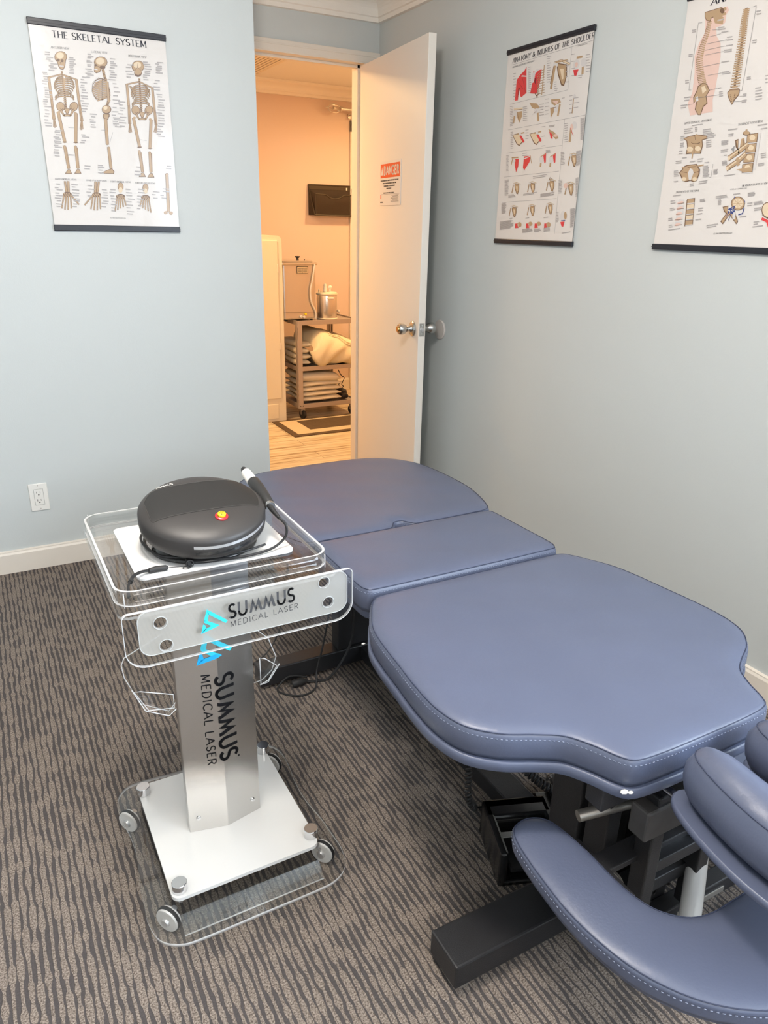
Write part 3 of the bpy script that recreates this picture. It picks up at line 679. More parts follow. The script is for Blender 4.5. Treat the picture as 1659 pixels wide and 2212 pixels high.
# ------------------------------------------------------------------ printed posters
SKEL = [
[0,2,25,436,4775,439,4105],
[2,2,0,436,4775,28,3,-3,-25],
[2,2,0,439,4105,28,2,-3,-25],
[0,1,19,436,4775,439,4105],
[2,1,0,436,4775,22,2,-2,-20],
[2,1,0,439,4105,22,2,-3,-20],
[0,2,15,424,4104,413,3496],
[2,2,0,424,4104,14,1,-1,-12],
[2,2,0,413,3496,14,1,-1,-12],
[0,1,9,424,4104,413,3496],
[2,1,0,424,4104,11,1,-1,-10],
[2,1,0,413,3496,11,1,-1,-10],
[0,2,15,453,4106,462,3500],
[2,2,0,453,4106,14,1,-1,-12],
[2,2,0,462,3500,14,1,-2,-12],
[0,1,9,453,4106,462,3500],
[2,1,0,453,4106,11,1,-1,-9],
[2,1,0,462,3500,11,1,-1,-10],
[0,2,7,419,3496,387,3251],
[0,1,4,419,3496,387,3251],
[0,2,7,431,3497,417,3227],
[0,1,4,431,3497,417,3227],
[0,2,7,444,3498,450,3229],
[0,1,4,444,3498,450,3229],
[0,2,7,457,3499,487,3258],
[0,1,4,457,3499,487,3258],
[0,2,25,1330,4796,1336,4132],
[2,2,0,1330,4796,29,3,-3,-25],
[2,2,0,1336,4132,29,3,-3,-26],
[0,1,19,1330,4796,1336,4132],
[2,1,0,1330,4796,22,3,-3,-20],
[2,1,0,1336,4132,23,2,-3,-20],
[0,2,15,1321,4131,1332,3515],
[2,2,0,1321,4131,14,1,-2,-12],
[2,2,0,1332,3515,14,1,-2,-12],
[0,1,9,1321,4131,1332,3515],
[2,1,0,1321,4131,11,1,-1,-10],
[2,1,0,1332,3515,11,1,-1,-10],
[0,2,15,1351,4133,1382,3519],
[2,2,0,1351,4133,14,2,-2,-12],
[2,2,0,1382,3519,14,1,-2,-13],
[0,1,9,1351,4133,1382,3519],
[2,1,0,1351,4133,11,1,-1,-9],
[2,1,0,1382,3519,11,1,-1,-10],
[0,2,7,1337,3515,1261,3239],
[0,1,4,1337,3515,1261,3239],
[0,2,7,1350,3516,1293,3215],
[0,1,4,1350,3516,1293,3215],
[0,2,7,1363,3517,1327,3217],
[0,1,4,1363,3517,1327,3217],
[0,2,7,1376,3518,1365,3246],
[0,1,4,1376,3518,1365,3246],
[0,2,13,436,4775,872,4910,1330,4796],
[0,1,8,436,4775,872,4910,1330,4796],
[0,2,12,910,4836,842,4832,778,4816,726,4788,690,4750,674,4704],
[0,1,7,910,4836,842,4832,778,4816,726,4788,690,4750,674,4704],
[0,2,12,965,4841,1035,4851,1096,4847,1143,4828,1170,4796,1175,4752],
[0,1,7,965,4841,1035,4851,1096,4847,1143,4828,1170,4796,1175,4752],
[0,2,12,903,4770,821,4765,745,4748,684,4719,641,4679,622,4634],
[0,1,7,903,4770,821,4765,745,4748,684,4719,641,4679,622,4634],
[0,2,12,959,4775,1042,4786,1116,4783,1173,4765,1207,4733,1214,4689],
[0,1,7,959,4775,1042,4786,1116,4783,1173,4765,1207,4733,1214,4689],
[0,2,12,897,4703,806,4697,722,4680,654,4650,608,4611,588,4565],
[0,1,7,897,4703,806,4697,722,4680,654,4650,608,4611,588,4565],
[0,2,12,952,4708,1044,4720,1126,4718,1189,4701,1227,4669,1236,4625],
[0,1,7,952,4708,1044,4720,1126,4718,1189,4701,1227,4669,1236,4625],
[0,2,12,890,4636,797,4631,712,4613,643,4583,596,4544,575,4497],
[0,1,7,890,4636,797,4631,712,4613,643,4583,596,4544,575,4497],
[0,2,12,946,4642,1040,4653,1123,4651,1187,4634,1226,4602,1236,4558],
[0,1,7,946,4642,1040,4653,1123,4651,1187,4634,1226,4602,1236,4558],
[0,2,12,884,4570,796,4565,716,4547,651,4518,606,4479,586,4432],
[0,1,7,884,4570,796,4565,716,4547,651,4518,606,4479,586,4432],
[0,2,12,939,4575,1028,4586,1106,4583,1166,4566,1203,4533,1211,4489],
[0,1,7,939,4575,1028,4586,1106,4583,1166,4566,1203,4533,1211,4489],
[0,2,12,877,4503,801,4499,732,4483,674,4454,635,4415,617,4369],
[0,1,7,877,4503,801,4499,732,4483,674,4454,635,4415,617,4369],
[0,2,12,933,4508,1009,4518,1077,4514,1129,4496,1160,4463,1167,4418],
[0,1,7,933,4508,1009,4518,1077,4514,1129,4496,1160,4463,1167,4418],
[0,2,12,870,4436,810,4433,755,4418,708,4391,676,4353,661,4307],
[0,1,7,870,4436,810,4433,755,4418,708,4391,676,4353,661,4307],
[0,2,12,926,4441,987,4449,1041,4444,1081,4424,1105,4391,1109,4346],
[0,1,7,926,4441,987,4449,1041,4444,1081,4424,1105,4391,1109,4346],
[0,2,12,864,4369,809,4367,759,4352,716,4325,687,4287,672,4241],
[0,1,7,864,4369,809,4367,759,4352,716,4325,687,4287,672,4241],
[0,2,12,919,4374,975,4382,1023,4376,1060,4356,1081,4322,1084,4277],
[0,1,7,919,4374,975,4382,1023,4376,1060,4356,1081,4322,1084,4277],
[0,2,12,857,4302,773,4297,695,4280,632,4251,589,4212,569,4166],
[0,1,7,857,4302,773,4297,695,4280,632,4251,589,4212,569,4166],
[0,2,12,913,4306,998,4317,1074,4314,1132,4295,1167,4262,1175,4218],
[0,1,7,913,4306,998,4317,1074,4314,1132,4295,1167,4262,1175,4218],
[0,2,12,850,4234,767,4230,691,4213,628,4185,585,4145,566,4099],
[0,1,7,850,4234,767,4230,691,4213,628,4185,585,4145,566,4099],
[0,2,12,906,4239,990,4249,1065,4246,1122,4227,1157,4194,1164,4150],
[0,1,7,906,4239,990,4249,1065,4246,1122,4227,1157,4194,1164,4150],
[0,2,17,883,5001,893,4486,870,3763],
[0,1,6,856,4998,910,5000],
[0,1,6,854,4940,911,4943],
[0,1,6,852,4882,913,4885],
[0,1,6,851,4824,914,4827],
[0,1,6,849,4765,915,4768],
[0,1,6,847,4707,916,4710],
[0,1,6,846,4648,917,4652],
[0,1,6,844,4590,918,4593],
[0,1,6,842,4531,919,4535],
[0,1,6,841,4472,920,4476],
[0,1,6,839,4413,921,4418],
[0,1,6,837,4354,922,4359],
[0,1,6,835,4295,922,4300],
[0,1,6,833,4236,923,4241],
[0,1,6,830,4177,923,4181],
[0,1,6,828,4117,924,4122],
[0,1,6,826,4058,924,4063],
[0,1,6,823,3998,924,4003],
[0,1,6,821,3938,925,3944],
[0,1,6,819,3879,925,3884],
[0,1,6,816,3819,926,3824],
[0,1,6,814,3759,926,3764],
[0,1,12,931,4787,902,4450],
[2,2,0,704,3905,138,56,37,-140],
[2,1,0,704,3905,121,49,33,-124],
[2,2,0,727,3894,63,22,16,-81],
[2,1,0,722,3906,59,22,15,-74],
[0,2,18,698,3799,781,3633,887,3648],
[0,1,12,698,3799,781,3633,887,3648],
[2,2,0,1140,3941,128,-36,-73,-150],
[2,1,0,1140,3941,112,-31,-65,-133],
[2,2,0,1114,3925,59,-13,-38,-85],
[2,1,0,1123,3939,55,-12,-35,-79],
[0,2,18,1120,3833,992,3650,887,3648],
[0,1,12,1120,3833,992,3650,887,3648],
[1,2,0,809,3857,1020,3874,919,3684,863,3680],
[1,1,0,829,3849,998,3863,911,3703,876,3701],
[0,2,30,603,3709,701,2789],
[2,2,0,603,3709,40,3,-4,-36],
[2,2,0,701,2789,41,3,-5,-37],
[0,1,24,603,3709,701,2789],
[2,1,0,603,3709,32,2,-4,-29],
[2,1,0,701,2789,32,2,-4,-29],
[2,1,0,634,3731,49,4,-5,-40],
[2,1,0,703,2803,53,3,-7,-51],
[2,2,0,701,2789,85,6,-2,-17],
[0,2,26,674,2659,718,1939],
[2,2,0,674,2659,34,2,-4,-31],
[2,2,0,718,1939,34,2,-4,-31],
[0,1,20,674,2659,718,1939],
[2,1,0,674,2659,27,1,-3,-25],
[2,1,0,718,1939,26,2,-4,-25],
[0,2,9,729,2621,761,1941],
[0,1,5,729,2621,761,1941],
[1,2,0,676,1896,763,1907,817,1763,573,1752],
[1,1,0,685,1882,751,1892,790,1779,604,1770],
[0,2,30,1191,3722,1067,2802],
[2,2,0,1191,3722,41,3,-5,-36],
[2,2,0,1067,2802,41,3,-5,-37],
[0,1,24,1191,3722,1067,2802],
[2,1,0,1191,3722,32,2,-4,-29],
[2,1,0,1067,2802,32,2,-4,-29],
[2,1,0,1165,3740,49,4,-5,-41],
[2,1,0,1069,2816,54,4,-7,-51],
[2,2,0,1067,2802,86,6,-2,-17],
[0,2,26,1040,2671,1036,1962],
[2,2,0,1040,2671,35,2,-4,-31],
[2,2,0,1036,1962,35,2,-4,-32],
[0,1,20,1040,2671,1036,1962],
[2,1,0,1040,2671,27,1,-3,-25],
[2,1,0,1036,1962,27,1,-3,-25],
[0,2,9,1096,2633,1079,1964],
[0,1,5,1096,2633,1079,1964],
[1,2,0,994,1918,1082,1929,1137,1785,890,1773],
[1,1,0,1003,1905,1070,1915,1110,1801,921,1792],
[2,2,0,905,5432,207,23,-24,-179],
[2,1,0,905,5436,190,20,-21,-164],
[2,3,0,890,5475,124,13,-13,-96],
[1,2,0,750,5337,1067,5370,1013,5158,940,5048,849,5052,792,5142],
[1,1,0,771,5339,1046,5368,993,5169,933,5067,858,5072,808,5156],
[2,2,0,810,5328,48,5,-6,-45],
[2,2,0,938,5322,48,5,-6,-45],
[1,2,0,856,5269,898,5273,874,5220],
[0,6,10,842,5160,958,5159],
[0,2,2,842,5160,958,5159],
[0,2,25,3040,4806,3037,4123],
[2,2,0,3040,4806,30,3,-3,-26],
[2,2,0,3037,4123,31,3,-3,-26],
[0,1,19,3040,4806,3037,4123],
[2,1,0,3040,4806,24,2,-2,-21],
[2,1,0,3037,4123,24,2,-2,-21],
[0,2,15,3021,4122,2988,3535],
[2,2,0,3021,4122,15,1,-1,-13],
[2,2,0,2988,3535,15,1,-1,-13],
[0,1,9,3021,4122,2988,3535],
[2,1,0,3021,4122,11,1,-1,-10],
[2,1,0,2988,3535,12,1,-1,-10],
[0,2,15,3053,4124,3041,3539],
[2,2,0,3053,4124,14,2,-2,-12],
[2,2,0,3041,3539,15,1,-1,-13],
[0,1,9,3053,4124,3041,3539],
[2,1,0,3053,4124,11,1,-1,-10],
[2,1,0,3041,3539,12,1,-1,-10],
[0,2,7,2994,3536,2948,3260],
[0,1,4,2994,3536,2948,3260],
[0,2,7,3008,3537,2981,3235],
[0,1,4,3008,3537,2981,3235],
[0,2,7,3022,3538,3018,3238],
[0,1,4,3022,3538,3018,3238],
[0,2,7,3035,3539,3057,3268],
[0,1,4,3035,3539,3057,3268],
[0,2,25,3936,4774,3946,4129],
[2,2,0,3936,4774,31,2,-3,-27],
[2,2,0,3946,4129,31,2,-3,-27],
[0,1,19,3936,4774,3946,4129],
[2,1,0,3936,4774,24,2,-2,-22],
[2,1,0,3946,4129,25,2,-2,-22],
[0,2,15,3929,4127,3937,3569],
[2,2,0,3929,4127,15,1,-1,-12],
[2,2,0,3937,3569,16,1,-1,-13],
[0,1,9,3929,4127,3937,3569],
[2,1,0,3929,4127,12,1,0,-10],
[2,1,0,3937,3569,12,1,-1,-10],
[0,2,15,3962,4130,3992,3573],
[2,2,0,3962,4130,15,1,-1,-13],
[2,2,0,3992,3573,15,1,-1,-13],
[0,1,9,3962,4130,3992,3573],
[2,1,0,3962,4130,12,1,-1,-10],
[2,1,0,3992,3573,12,1,-1,-10],
[0,2,7,3944,3570,3863,3323],
[0,1,4,3944,3570,3863,3323],
[0,2,7,3958,3571,3898,3298],
[0,1,4,3958,3571,3898,3298],
[0,2,7,3972,3572,3936,3301],
[0,1,4,3972,3572,3936,3301],
[0,2,7,3986,3573,3976,3331],
[0,1,4,3986,3573,3976,3331],
[0,2,13,3040,4806,3491,4932,3936,4774],
[0,1,8,3040,4806,3491,4932,3936,4774],
[1,2,0,3104,4785,3361,4678,3300,4434,3250,4465],
[1,1,0,3124,4767,3340,4651,3295,4462],
[1,2,0,3864,4740,3649,4704,3664,4465,3721,4506],
[1,1,0,3839,4717,3666,4680,3675,4495],
[0,2,12,3486,4804,3417,4802,3355,4788,3304,4762,3269,4726,3254,4682],
[0,1,7,3486,4804,3417,4802,3355,4788,3304,4762,3269,4726,3254,4682],
[0,2,12,3546,4810,3616,4821,3677,4818,3725,4801,3753,4770,3760,4728],
[0,1,7,3546,4810,3616,4821,3677,4818,3725,4801,3753,4770,3760,4728],
[0,2,12,3481,4741,3398,4738,3323,4722,3262,4695,3221,4658,3203,4614],
[0,1,7,3481,4741,3398,4738,3323,4722,3262,4695,3221,4658,3203,4614],
[0,2,12,3541,4746,3625,4758,3699,4757,3757,4740,3792,4710,3801,4668],
[0,1,7,3541,4746,3625,4758,3699,4757,3757,4740,3792,4710,3801,4668],
[0,2,12,3475,4677,3384,4673,3301,4657,3234,4630,3189,4592,3170,4548],
[0,1,7,3475,4677,3384,4673,3301,4657,3234,4630,3189,4592,3170,4548],
[0,2,12,3536,4683,3628,4695,3711,4694,3775,4679,3814,4648,3825,4606],
[0,1,7,3536,4683,3628,4695,3711,4694,3775,4679,3814,4648,3825,4606],
[0,2,12,3470,4613,3377,4609,3293,4593,3224,4566,3178,4528,3159,4484],
[0,1,7,3470,4613,3377,4609,3293,4593,3224,4566,3178,4528,3159,4484],
[0,2,12,3531,4619,3625,4632,3709,4631,3774,4615,3815,4585,3826,4543],
[0,1,7,3531,4619,3625,4632,3709,4631,3774,4615,3815,4585,3826,4543],
[0,2,12,3465,4550,3378,4546,3298,4531,3233,4504,3190,4466,3172,4422],
[0,1,7,3465,4550,3378,4546,3298,4531,3233,4504,3190,4466,3172,4422],
[0,2,12,3526,4555,3614,4567,3693,4566,3755,4549,3792,4519,3802,4477],
[0,1,7,3526,4555,3614,4567,3693,4566,3755,4549,3792,4519,3802,4477],
[0,2,12,3460,4486,3384,4483,3315,4469,3259,4443,3220,4406,3204,4362],
[0,1,7,3460,4486,3384,4483,3315,4469,3259,4443,3220,4406,3204,4362],
[0,2,12,3521,4491,3597,4502,3666,4500,3719,4483,3751,4451,3759,4409],
[0,1,7,3521,4491,3597,4502,3666,4500,3719,4483,3751,4451,3759,4409],
[0,2,12,3455,4422,3395,4421,3340,4408,3295,4382,3264,4346,3250,4302],
[0,1,7,3455,4422,3395,4421,3340,4408,3295,4382,3264,4346,3250,4302],
[0,2,12,3516,4427,3576,4436,3630,4433,3672,4415,3696,4383,3702,4340],
[0,1,7,3516,4427,3576,4436,3630,4433,3672,4415,3696,4383,3702,4340],
[0,2,12,3450,4358,3395,4357,3345,4344,3304,4319,3276,4283,3263,4239],
[0,1,7,3450,4358,3395,4357,3345,4344,3304,4319,3276,4283,3263,4239],
[0,2,12,3510,4363,3566,4372,3614,4367,3652,4349,3674,4317,3678,4274],
[0,1,7,3510,4363,3566,4372,3614,4367,3652,4349,3674,4317,3678,4274],
[0,2,12,3444,4293,3360,4290,3283,4276,3221,4249,3179,4211,3161,4167],
[0,1,7,3444,4293,3360,4290,3283,4276,3221,4249,3179,4211,3161,4167],
[0,2,12,3505,4298,3591,4310,3667,4308,3726,4291,3762,4260,3772,4218],
[0,1,7,3505,4298,3591,4310,3667,4308,3726,4291,3762,4260,3772,4218],
[0,2,12,3439,4229,3356,4226,3280,4212,3218,4185,3177,4147,3159,4103],
[0,1,7,3439,4229,3356,4226,3280,4212,3218,4185,3177,4147,3159,4103],
[0,2,12,3500,4234,3584,4245,3660,4243,3718,4226,3754,4195,3763,4153],
[0,1,7,3500,4234,3584,4245,3660,4243,3718,4226,3754,4195,3763,4153],
[0,2,17,3500,5027,3483,4468,3461,3848],
[0,1,6,3470,5024,3530,5027],
[0,1,6,3466,4969,3529,4971],
[0,1,6,3463,4913,3529,4916],
[0,1,6,3460,4857,3529,4861],
[0,1,6,3457,4802,3528,4805],
[0,1,6,3453,4746,3528,4749],
[0,1,6,3450,4690,3528,4694],
[0,1,6,3447,4634,3527,4638],
[0,1,6,3443,4578,3527,4582],
[0,1,6,3440,4522,3526,4526],
[0,1,6,3437,4466,3526,4470],
[0,1,6,3433,4410,3526,4414],
[0,1,6,3430,4353,3525,4358],
[0,1,6,3427,4297,3525,4302],
[0,1,6,3423,4241,3525,4246],
[0,1,6,3420,4184,3524,4189],
[0,1,6,3417,4127,3524,4133],
[0,1,6,3413,4071,3523,4076],
[0,1,6,3410,4014,3523,4019],
[0,1,6,3407,3957,3523,3963],
[0,1,6,3403,3900,3522,3906],
[0,1,6,3400,3843,3522,3849],
[2,2,0,3269,3995,148,59,45,-146],
[2,1,0,3269,3995,129,51,41,-130],
[2,2,0,3294,3983,68,24,21,-84],
[2,1,0,3288,3996,64,23,19,-77],
[0,2,18,3266,3884,3362,3712,3478,3728],
[0,1,12,3266,3884,3362,3712,3478,3728],
[2,2,0,3743,4033,141,-37,-75,-156],
[2,1,0,3743,4033,123,-32,-66,-139],
[2,2,0,3715,4016,65,-13,-38,-89],
[2,1,0,3724,4031,61,-13,-35,-82],
[0,2,18,3725,3920,3593,3729,3478,3728],
[0,1,12,3725,3920,3593,3729,3478,3728],
[1,2,0,3385,3945,3615,3964,3512,3765,3451,3760],
[1,1,0,3407,3937,3591,3951,3502,3785,3464,3782],
[0,2,30,3165,3721,3289,2784],
[2,2,0,3165,3721,44,4,-4,-37],
[2,2,0,3289,2784,45,3,-3,-39],
[0,1,24,3165,3721,3289,2784],
[2,1,0,3165,3721,34,3,-3,-30],
[2,1,0,3289,2784,35,2,-3,-31],
[2,1,0,3197,3744,54,4,-4,-41],
[2,1,0,3291,2798,58,4,-5,-53],
[2,2,0,3289,2784,93,6,-1,-18],
[0,2,26,3265,2647,3310,1960],
[2,2,0,3265,2647,37,3,-4,-32],
[2,2,0,3310,1960,38,1,-3,-33],
[0,1,20,3265,2647,3310,1960],
[2,1,0,3265,2647,29,2,-3,-25],
[2,1,0,3310,1960,29,1,-2,-27],
[0,2,9,3326,2608,3357,1962],
[0,1,5,3326,2608,3357,1962],
[1,2,0,3267,1914,3361,1926,3425,1776,3159,1764],
[1,1,0,3277,1900,3348,1911,3395,1792,3192,1783],
[0,2,30,3793,3716,3666,2771],
[2,2,0,3793,3716,44,4,-4,-38],
[2,2,0,3666,2771,45,3,-3,-39],
[0,1,24,3793,3716,3666,2771],
[2,1,0,3793,3716,34,3,-3,-30],
[2,1,0,3666,2771,36,2,-2,-31],
[2,1,0,3764,3735,54,4,-4,-42],
[2,1,0,3668,2786,58,3,-5,-54],
[2,2,0,3666,2771,94,6,-1,-18],
[0,2,26,3642,2634,3622,1956],
[2,2,0,3642,2634,38,2,-3,-33],
[2,2,0,3622,1956,38,2,-3,-33],
[0,1,20,3642,2634,3622,1956],
[2,1,0,3642,2634,29,1,-2,-26],
[2,1,0,3622,1956,30,2,-2,-26],
[0,2,9,3705,2594,3670,1959],
[0,1,5,3705,2594,3670,1959],
[1,2,0,3579,1910,3674,1922,3739,1771,3471,1759],
[1,1,0,3589,1896,3661,1907,3709,1788,3504,1779],
[2,2,0,3489,5410,226,23,-19,-188],
[2,1,0,3489,5413,207,21,-17,-171],
[2,3,0,3471,5454,135,14,-10,-100],
[2,2,0,3469,5208,136,13,-12,-128],
[2,1,0,3472,5242,125,12,-10,-101],
[0,2,4,3499,5510,3471,5375],
[0,2,3,3372,5278,3471,5381,3582,5299],
[2,2,0,2211,5410,230,24,-21,-178],
[2,1,0,2211,5413,213,22,-18,-161],
[2,3,0,2196,5441,144,15,-12,-105],
[2,2,0,2247,5257,108,11,-6,-52],
[1,2,0,1988,5322,2142,5273,2206,5214,2159,5112,2027,5050,1951,5091],
[1,1,0,2001,5310,2126,5261,2185,5212,2142,5123,2037,5070,1967,5105],
[2,2,0,2031,5300,40,4,-4,-36],
[0,6,8,1974,5171,2073,5168],
[0,2,22,2257,5187,2299,4928,2386,4572,2360,4269,2249,3991,2293,3723],
[0,1,6,2217,5183,2313,5176],
[0,1,6,2224,5141,2319,5135],
[0,1,6,2230,5100,2326,5093],
[0,1,6,2237,5059,2333,5052],
[0,1,6,2244,5018,2340,5011],
[0,1,6,2251,4976,2347,4969],
[0,1,6,2258,4935,2354,4928],
[0,1,6,2270,4882,2366,4875],
[0,1,6,2284,4825,2380,4818],
[0,1,6,2297,4769,2394,4761],
[0,1,6,2311,4712,2408,4704],
[0,1,6,2325,4655,2422,4647],
[0,1,6,2339,4597,2436,4590],
[0,1,6,2344,4545,2441,4537],
[0,1,6,2340,4496,2437,4488],
[0,1,6,2336,4448,2433,4440],
[0,1,6,2331,4399,2428,4391],
[0,1,6,2327,4351,2424,4343],
[0,1,6,2323,4302,2420,4294],
[0,1,6,2315,4255,2413,4246],
[0,1,6,2298,4210,2395,4202],
[0,1,6,2280,4166,2377,4157],
[0,1,6,2262,4121,2360,4112],
[0,1,6,2245,4077,2342,4068],
[0,1,6,2227,4032,2324,4023],
[0,1,6,2209,3988,2306,3979],
[2,2,0,2115,4564,299,28,-40,-353],
[2,6,0,2104,4563,269,25,-36,-322],
[0,2,12,2368,4895,2201,4853,1963,4752],
[0,1,8,2368,4895,2201,4853,1963,4752],
[0,2,12,2361,4839,2195,4797,1915,4691],
[0,1,8,2361,4839,2195,4797,1915,4691],
[0,2,12,2355,4782,2189,4740,1876,4632],
[0,1,8,2355,4782,2189,4740,1876,4632],
[0,2,12,2349,4725,2182,4683,1848,4573],
[0,1,8,2349,4725,2182,4683,1848,4573],
[0,2,12,2342,4668,2176,4626,1831,4516],
[0,1,8,2342,4668,2176,4626,1831,4516],
[0,2,12,2336,4611,2169,4569,1827,4459],
[0,1,8,2336,4611,2169,4569,1827,4459],
[0,2,12,2330,4554,2163,4512,1835,4404],
[0,1,8,2330,4554,2163,4512,1835,4404],
[0,2,12,2324,4497,2157,4455,1855,4349],
[0,1,8,2324,4497,2157,4455,1855,4349],
[0,2,12,2317,4440,2150,4398,1885,4295],
[0,1,8,2317,4440,2150,4398,1885,4295],
[0,2,12,2311,4382,2144,4341,1923,4242],
[0,1,8,2311,4382,2144,4341,1923,4242],
[0,2,12,2305,4325,2137,4284,1966,4189],
[0,1,8,2305,4325,2137,4284,1966,4189],
[0,2,24,2368,4803,2345,4201],
[2,2,0,2368,4803,29,3,-2,-24],
[2,2,0,2345,4201,29,2,-2,-25],
[0,1,18,2368,4803,2345,4201],
[2,1,0,2368,4803,22,2,-2,-19],
[2,1,0,2345,4201,23,2,-2,-20],
[2,2,0,2244,3940,165,13,-16,-144],
[2,1,0,2237,3946,144,11,-13,-123],
[2,3,0,2213,3988,73,6,-7,-61],
[1,2,0,2100,3793,2337,3795,2261,3602,2101,3641],
[1,1,0,2117,3777,2306,3779,2245,3624,2122,3659],
[0,2,30,2178,3612,2149,2819],
[2,2,0,2178,3612,43,4,-4,-37],
[2,2,0,2149,2819,43,3,-4,-38],
[0,1,24,2178,3612,2149,2819],
[2,1,0,2178,3612,33,3,-3,-29],
[2,1,0,2149,2819,34,2,-3,-30],
[0,2,28,2180,2699,2187,2012],
[2,2,0,2180,2699,40,2,-4,-35],
[2,2,0,2187,2012,40,2,-4,-35],
[0,1,22,2180,2699,2187,2012],
[2,1,0,2180,2699,31,2,-3,-28],
[2,1,0,2187,2012,31,2,-3,-28],
[1,2,0,1768,1822,2061,1953,2217,2014,2300,1911,2272,1831],
[1,1,0,1806,1834,2067,1939,2207,1992,2273,1903,2248,1848],
[0,2,20,540,1495,548,1108],
[0,1,14,540,1495,548,1108],
[0,2,24,648,1500,616,1128],
[0,1,17,648,1500,616,1128],
[2,2,0,565,1073,153,6,-10,-85],
[2,1,0,467,1091,29,1,-3,-25],
[2,1,0,501,1046,29,1,-3,-25],
[2,1,0,546,1094,29,1,-3,-25],
[2,1,0,580,1049,29,1,-3,-25],
[2,1,0,626,1097,29,1,-3,-25],
[2,1,0,660,1052,29,1,-3,-25],
[0,2,13,443,1022,381,809],
[0,1,9,443,1022,381,809],
[0,2,13,376,795,349,700],
[0,1,9,376,795,349,700],
[0,2,13,344,686,318,595],
[0,1,9,344,686,318,595],
[0,2,13,519,1021,470,788],
[0,1,9,519,1021,470,788],
[0,2,13,466,773,445,669],
[0,1,9,466,773,445,669],
[0,2,13,441,654,421,555],
[0,1,9,441,654,421,555],
[0,2,13,594,1023,562,791],
[0,1,9,594,1023,562,791],
[0,2,13,560,776,545,672],
[0,1,9,560,776,545,672],
[0,2,13,543,657,529,558],
[0,1,9,543,657,529,558],
[0,2,13,671,1030,658,818],
[0,1,9,671,1030,658,818],
[0,2,13,657,804,651,709],
[0,1,9,657,804,651,709],
[0,2,13,650,695,644,605],
[0,1,9,650,695,644,605],
[0,2,14,684,1060,790,921],
[0,1,10,684,1060,790,921],
[0,2,14,801,907,865,823],
[0,1,10,801,907,865,823],
[0,2,14,876,809,924,746],
[0,1,10,876,809,924,746],
[0,2,20,1704,1527,1600,1128],
[0,1,14,1704,1527,1600,1128],
[0,2,24,1593,1522,1534,1144],
[0,1,17,1593,1522,1534,1144],
[2,2,0,1573,1091,157,6,-10,-87],
[2,1,0,1471,1109,30,1,-3,-25],
[2,1,0,1507,1064,29,1,-3,-26],
[2,1,0,1553,1112,30,1,-3,-25],
[2,1,0,1589,1067,30,1,-3,-26],
[2,1,0,1635,1115,30,1,-3,-25],
[2,1,0,1671,1069,30,1,-3,-25],
[0,2,13,1447,1039,1386,823],
[0,1,9,1447,1039,1386,823],
[0,2,13,1381,808,1354,712],
[0,1,9,1381,808,1354,712],
[0,2,13,1350,697,1323,605],
[0,1,9,1350,697,1323,605],
[0,2,13,1525,1038,1478,802],
[0,1,9,1525,1038,1478,802],
[0,2,13,1475,786,1454,681],
[0,1,9,1475,786,1454,681],
[0,2,13,1450,665,1430,565],
[0,1,9,1450,665,1430,565],
[0,2,13,1604,1040,1573,805],
[0,1,9,1604,1040,1573,805],
[0,2,13,1571,789,1558,684],
[0,1,9,1571,789,1558,684],
[0,2,13,1556,668,1543,568],
[0,1,9,1556,668,1543,568],
[0,2,13,1683,1047,1672,832],
[0,1,9,1683,1047,1672,832],
[0,2,13,1671,817,1666,721],
[0,1,9,1671,817,1666,721],
[0,2,13,1665,706,1661,615],
[0,1,9,1665,706,1661,615],
[0,2,14,1446,1069,1303,920],
[0,1,10,1446,1069,1303,920],
[0,2,14,1289,905,1203,816],
[0,1,10,1289,905,1203,816],
[0,2,14,1188,801,1124,734],
[0,1,10,1188,801,1124,734],
[2,2,0,2461,1396,107,4,-16,-153],
[2,1,0,2462,1403,88,4,-15,-135],
[2,3,0,2449,1286,77,3,-10,-95],
[2,2,0,2426,1067,162,5,-9,-89],
[2,1,0,2321,1085,31,1,-2,-26],
[2,1,0,2358,1039,31,1,-2,-26],
[2,1,0,2406,1088,30,1,-3,-26],
[2,1,0,2443,1042,30,1,-3,-26],
[2,1,0,2490,1091,31,1,-3,-26],
[2,1,0,2527,1044,31,1,-2,-25],
[0,2,13,2297,1011,2235,778],
[0,1,9,2297,1011,2235,778],
[0,2,13,2231,762,2203,659],
[0,1,9,2231,762,2203,659],
[0,2,13,2198,643,2172,544],
[0,1,9,2198,643,2172,544],
[0,2,13,2360,1018,2318,809],
[0,1,9,2360,1018,2318,809],
[0,2,13,2316,795,2297,702],
[0,1,9,2316,795,2297,702],
[0,2,13,2295,687,2277,599],
[0,1,9,2295,687,2277,599],
[0,2,13,2422,1025,2402,840],
[0,1,9,2422,1025,2402,840],
[0,2,13,2401,827,2392,745],
[0,1,9,2401,827,2392,745],
[0,2,13,2391,732,2383,653],
[0,1,9,2391,732,2383,653],
[0,2,13,2484,1033,2486,871],
[0,1,9,2484,1033,2486,871],
[0,2,13,2487,860,2488,788],
[0,1,9,2487,860,2488,788],
[0,2,13,2488,777,2489,708],
[0,1,9,2488,777,2489,708],
[0,2,13,2547,1040,2571,902],
[0,1,9,2547,1040,2571,902],
[0,2,13,2572,893,2583,831],
[0,1,9,2572,893,2583,831],
[0,2,13,2584,822,2595,763],
[0,1,9,2584,822,2595,763],
[2,2,0,3370,1395,110,5,-15,-155],
[2,1,0,3370,1403,91,3,-13,-137],
[2,3,0,3359,1284,79,3,-9,-96],
[2,2,0,3338,1061,166,6,-9,-90],
[2,1,0,3230,1080,31,1,-3,-27],
[2,1,0,3268,1033,32,1,-2,-26],
[2,1,0,3316,1083,32,1,-2,-27],
[2,1,0,3355,1036,32,1,-2,-27],
